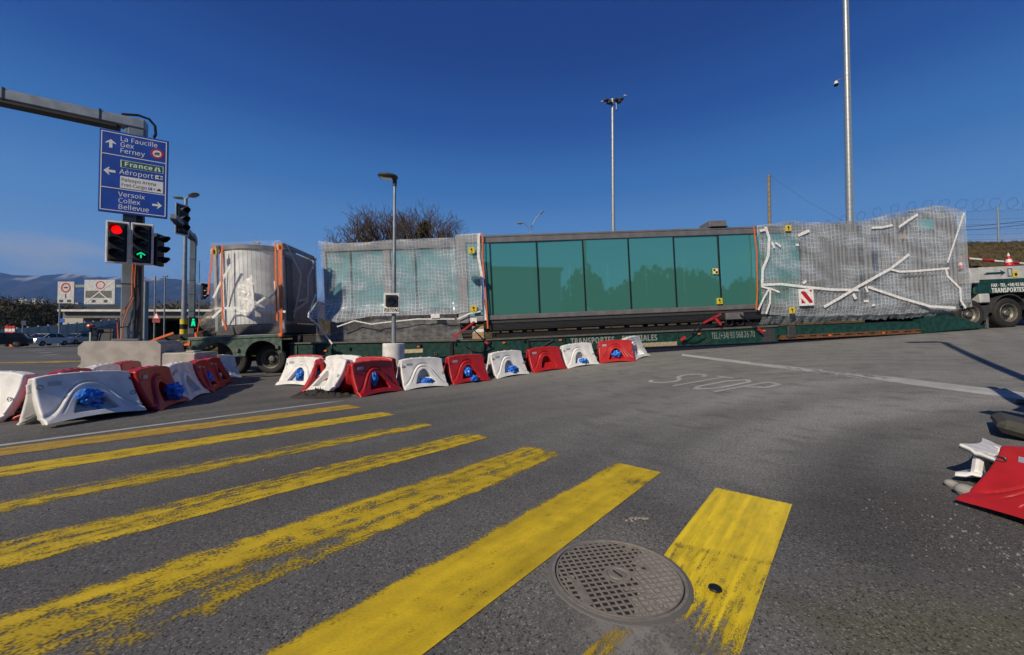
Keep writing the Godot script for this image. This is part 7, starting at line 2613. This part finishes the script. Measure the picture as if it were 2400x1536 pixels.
# ------------------------------------------------------------------ beside and behind the photographer
func make_near_signs() -> void:
	# just outside the right edge: a sign post on a rubber foot, a lamp post; their shadows fall into the picture
	var b := on_ground(5.60, -3.50)
	var t := thing("round_sign_post", "round sign on a post just outside the right edge, its round shadow on the road", "road sign", Transform3D(Basis.IDENTITY, b))
	var s := S()
	box(s, Vector3(0, 0.05, 0), Vector3(0.7, 0.1, 0.4), 0.04)
	part("rubber_foot", s, worn(0.055, 0.052, 0.046, 0.85, 0.0, M.dirt, 2.0), t)
	s = S(); cyl(s, Vector3(0, 0.1, 0), Vector3(0, 2.9, 0), 0.05, 0.05, 12)
	part("post", s, M.galvanised, t)
	s = S(); lathe(s, [Vector2(0.0, -0.012), Vector2(0.48, -0.012), Vector2(0.49, 0.0), Vector2(0.48, 0.012), Vector2(0.0, 0.012)], 40, Transform3D(Basis(Vector3.UP, 0.75) * Basis(Vector3.RIGHT, PI / 2), Vector3(0, 2.35, 0)))
	part("round_panel", s, M.sign_white, t)
	s = S(); box(s, Vector3(-0.38, 1.42, 0.0), Vector3(0.26, 0.34, 0.26), 0.03); beam(s, Vector3(-0.3, 1.35, 0.0), Vector3(0.0, 1.05, 0.0), 0.06, 0.10); beam(s, Vector3(-0.45, 1.62, 0.0), Vector3(-0.62, 1.58, 0.0), 0.2, 0.04); beam(s, Vector3(-0.2, 1.62, 0.0), Vector3(-0.02, 1.75, 0.0), 0.1, 0.08)
	part("lamp_box", s, M.black_paint, t)
	var l := on_ground(5.73, -2.6)
	t = thing("lamp_post", "tall lamp post outside the right edge whose long shadow crosses the road", "street lamp", Transform3D(Basis.IDENTITY, l))
	s = S(); cyl(s, Vector3.ZERO, Vector3(0, 8.75, 0), 0.12, 0.085, 14)
	part("pole", s, M.galvanised, t)
	s = S(); box(s, Vector3(-0.42, 8.78, -0.1), Vector3(0.85, 0.1, 0.28), 0.03, Transform3D(Basis(Vector3.UP, -0.25), Vector3.ZERO))
	part("lamp_head", s, M.galvanised, t)
	s = S(); box(s, Vector3(0, 0.09, 0), Vector3(0.75, 0.15, 0.46), 0.055)
	solo("rubber_foot", "dark grey rounded rubber foot block tilted on the road at the right edge", "rubber block", s, worn(0.06, 0.057, 0.05, 0.85, 0.0, M.dirt, 2.0), Transform3D(Basis(Vector3.UP, 0.75) * Basis(Vector3.RIGHT, 0.25), on_ground(5.72, -4.38)))
	var w := thing("marker_board", "pale board sliver standing at the right edge beside the round sign's foot", "road sign", turned(on_ground(7.32, -5.50), 0.4))
	s = S(); box(s, Vector3(0, 0.42, 0), Vector3(0.16, 0.84, 0.03), 0.01)
	part("board", s, M.white_paint, w)
	s = S(); box(s, Vector3(0, 0.03, 0), Vector3(0.3, 0.06, 0.2), 0.01)
	part("foot", s, M.dark_grey, w)

func make_behind() -> void:
	# what the green panes mirror: a shed, a coach, a hedge line across the road behind the photographer
	var t := thing("warehouse", "long grey warehouse across the road, mirrored in the green glass panes", "building", Transform3D(Basis.IDENTITY, Vector3(4.0, 0, 36.0)))
	var s := S(); box(s, Vector3(0, 5.6, 0), Vector3(13.0, 11.2, 12.0), 0.05)
	part("wall", s, M.wall_grey, t)
	s = S(); box(s, Vector3(0, 11.4, 0), Vector3(13.6, 0.4, 12.6), 0.05)
	part("roof", s, M.dark_grey, t)
	for k in 3:
		s = S(); box(s, Vector3(-4.2 + k * 4.2, 1.8, -6.03), Vector3(3.0, 3.4, 0.08), 0.02)
		part("door", s, M.dark_grey, t)
	t = thing("coach", "white coach standing across the road, mirrored in the green glass panes", "bus", Transform3D(Basis.IDENTITY, Vector3(9.0, 0, 20.0)))
	s = S(); box(s, Vector3(0, 1.85, 0), Vector3(11.5, 3.0, 2.5), 0.15)
	part("body", s, M.white_paint, t)
	for k in 6:
		s = S(); box(s, Vector3(-4.6 + k * 1.85, 2.35, -1.25), Vector3(1.7, 1.1, 0.03), 0.01)
		part("window", s, M.dark_glass, t)
	for x in [-3.6, 3.4]:
		s = S(); cyl(s, Vector3(x, 0.5, -1.28), Vector3(x, 0.5, -0.95), 0.5, 0.5, 18)
		part("wheel", s, M.rubber, t)
	rng.seed = 8
	var mm := MultiMesh.new()
	mm.transform_format = MultiMesh.TRANSFORM_3D
	s = S()
	for i in 1100:
		var d := Vector3(rng.randfn(0, 1), rng.randfn(0, 1), rng.randfn(0, 1)).normalized() * pow(rng.randf(), 0.3) * Vector3(0.62, 0.5, 0.62) + Vector3(0, 0.5, 0)
		var u := Vector3(rng.randf_range(-1, 1), rng.randf_range(-1, 1), rng.randf_range(-1, 1)).normalized() * 0.09
		var w := u.cross(Vector3(rng.randf_range(-1, 1), rng.randf_range(-1, 1), rng.randf_range(-1, 1))).normalized() * 0.1
		tri(s, d - w, d + w, d + u, Vector3.UP)
	mm.mesh = done(s)
	mm.instance_count = 46
	for i in mm.instance_count:
		var h := rng.randf_range(8.0, 12.5)
		mm.set_instance_transform(i, Transform3D(Basis(Vector3.UP, rng.randf() * 6.0).scaled(Vector3(h * 0.55, h, h * 0.55)), Vector3(-58.0 + i * 2.6, 0, 33.0 + rng.randf_range(-3.0, 3.0) + (14.0 if i > 18 and i < 28 else 0.0))))
	var mi := MultiMeshInstance3D.new()
	mi.name = "hedge_trees"
	mi.multimesh = mm
	mi.material_override = mat(0.05, 0.055, 0.025, 0.9)
	mi.set_meta("kind", "stuff")
	add_child(mi)

func _ready() -> void:
	camera_and_light()
	noise_a = fnl(FastNoiseLite.TYPE_SIMPLEX, 0.9, 2, 4)
	noise_b = fnl(FastNoiseLite.TYPE_SIMPLEX, 1.0, 7, 5)
	var yaw := atan(0.0437)
	var rise := atan(0.045)
	rig = Transform3D(Basis(Vector3.UP, yaw) * Basis(Vector3.BACK, rise), Vector3(-8.13, -0.085, -13.0))
	make_materials()
	make_ground()
	make_markings()
	make_far_land()
	make_bank()
	make_left_background()
	make_behind()
	make_trees()
	make_fence()
	make_tall_poles()
	make_trailer()
	make_bridge()
	make_drum()
	make_lashings()
	make_tractor()
	make_masts()
	make_street_lamp()
	make_barriers()
	make_near_signs()
	make_manhole()
	make_litter()
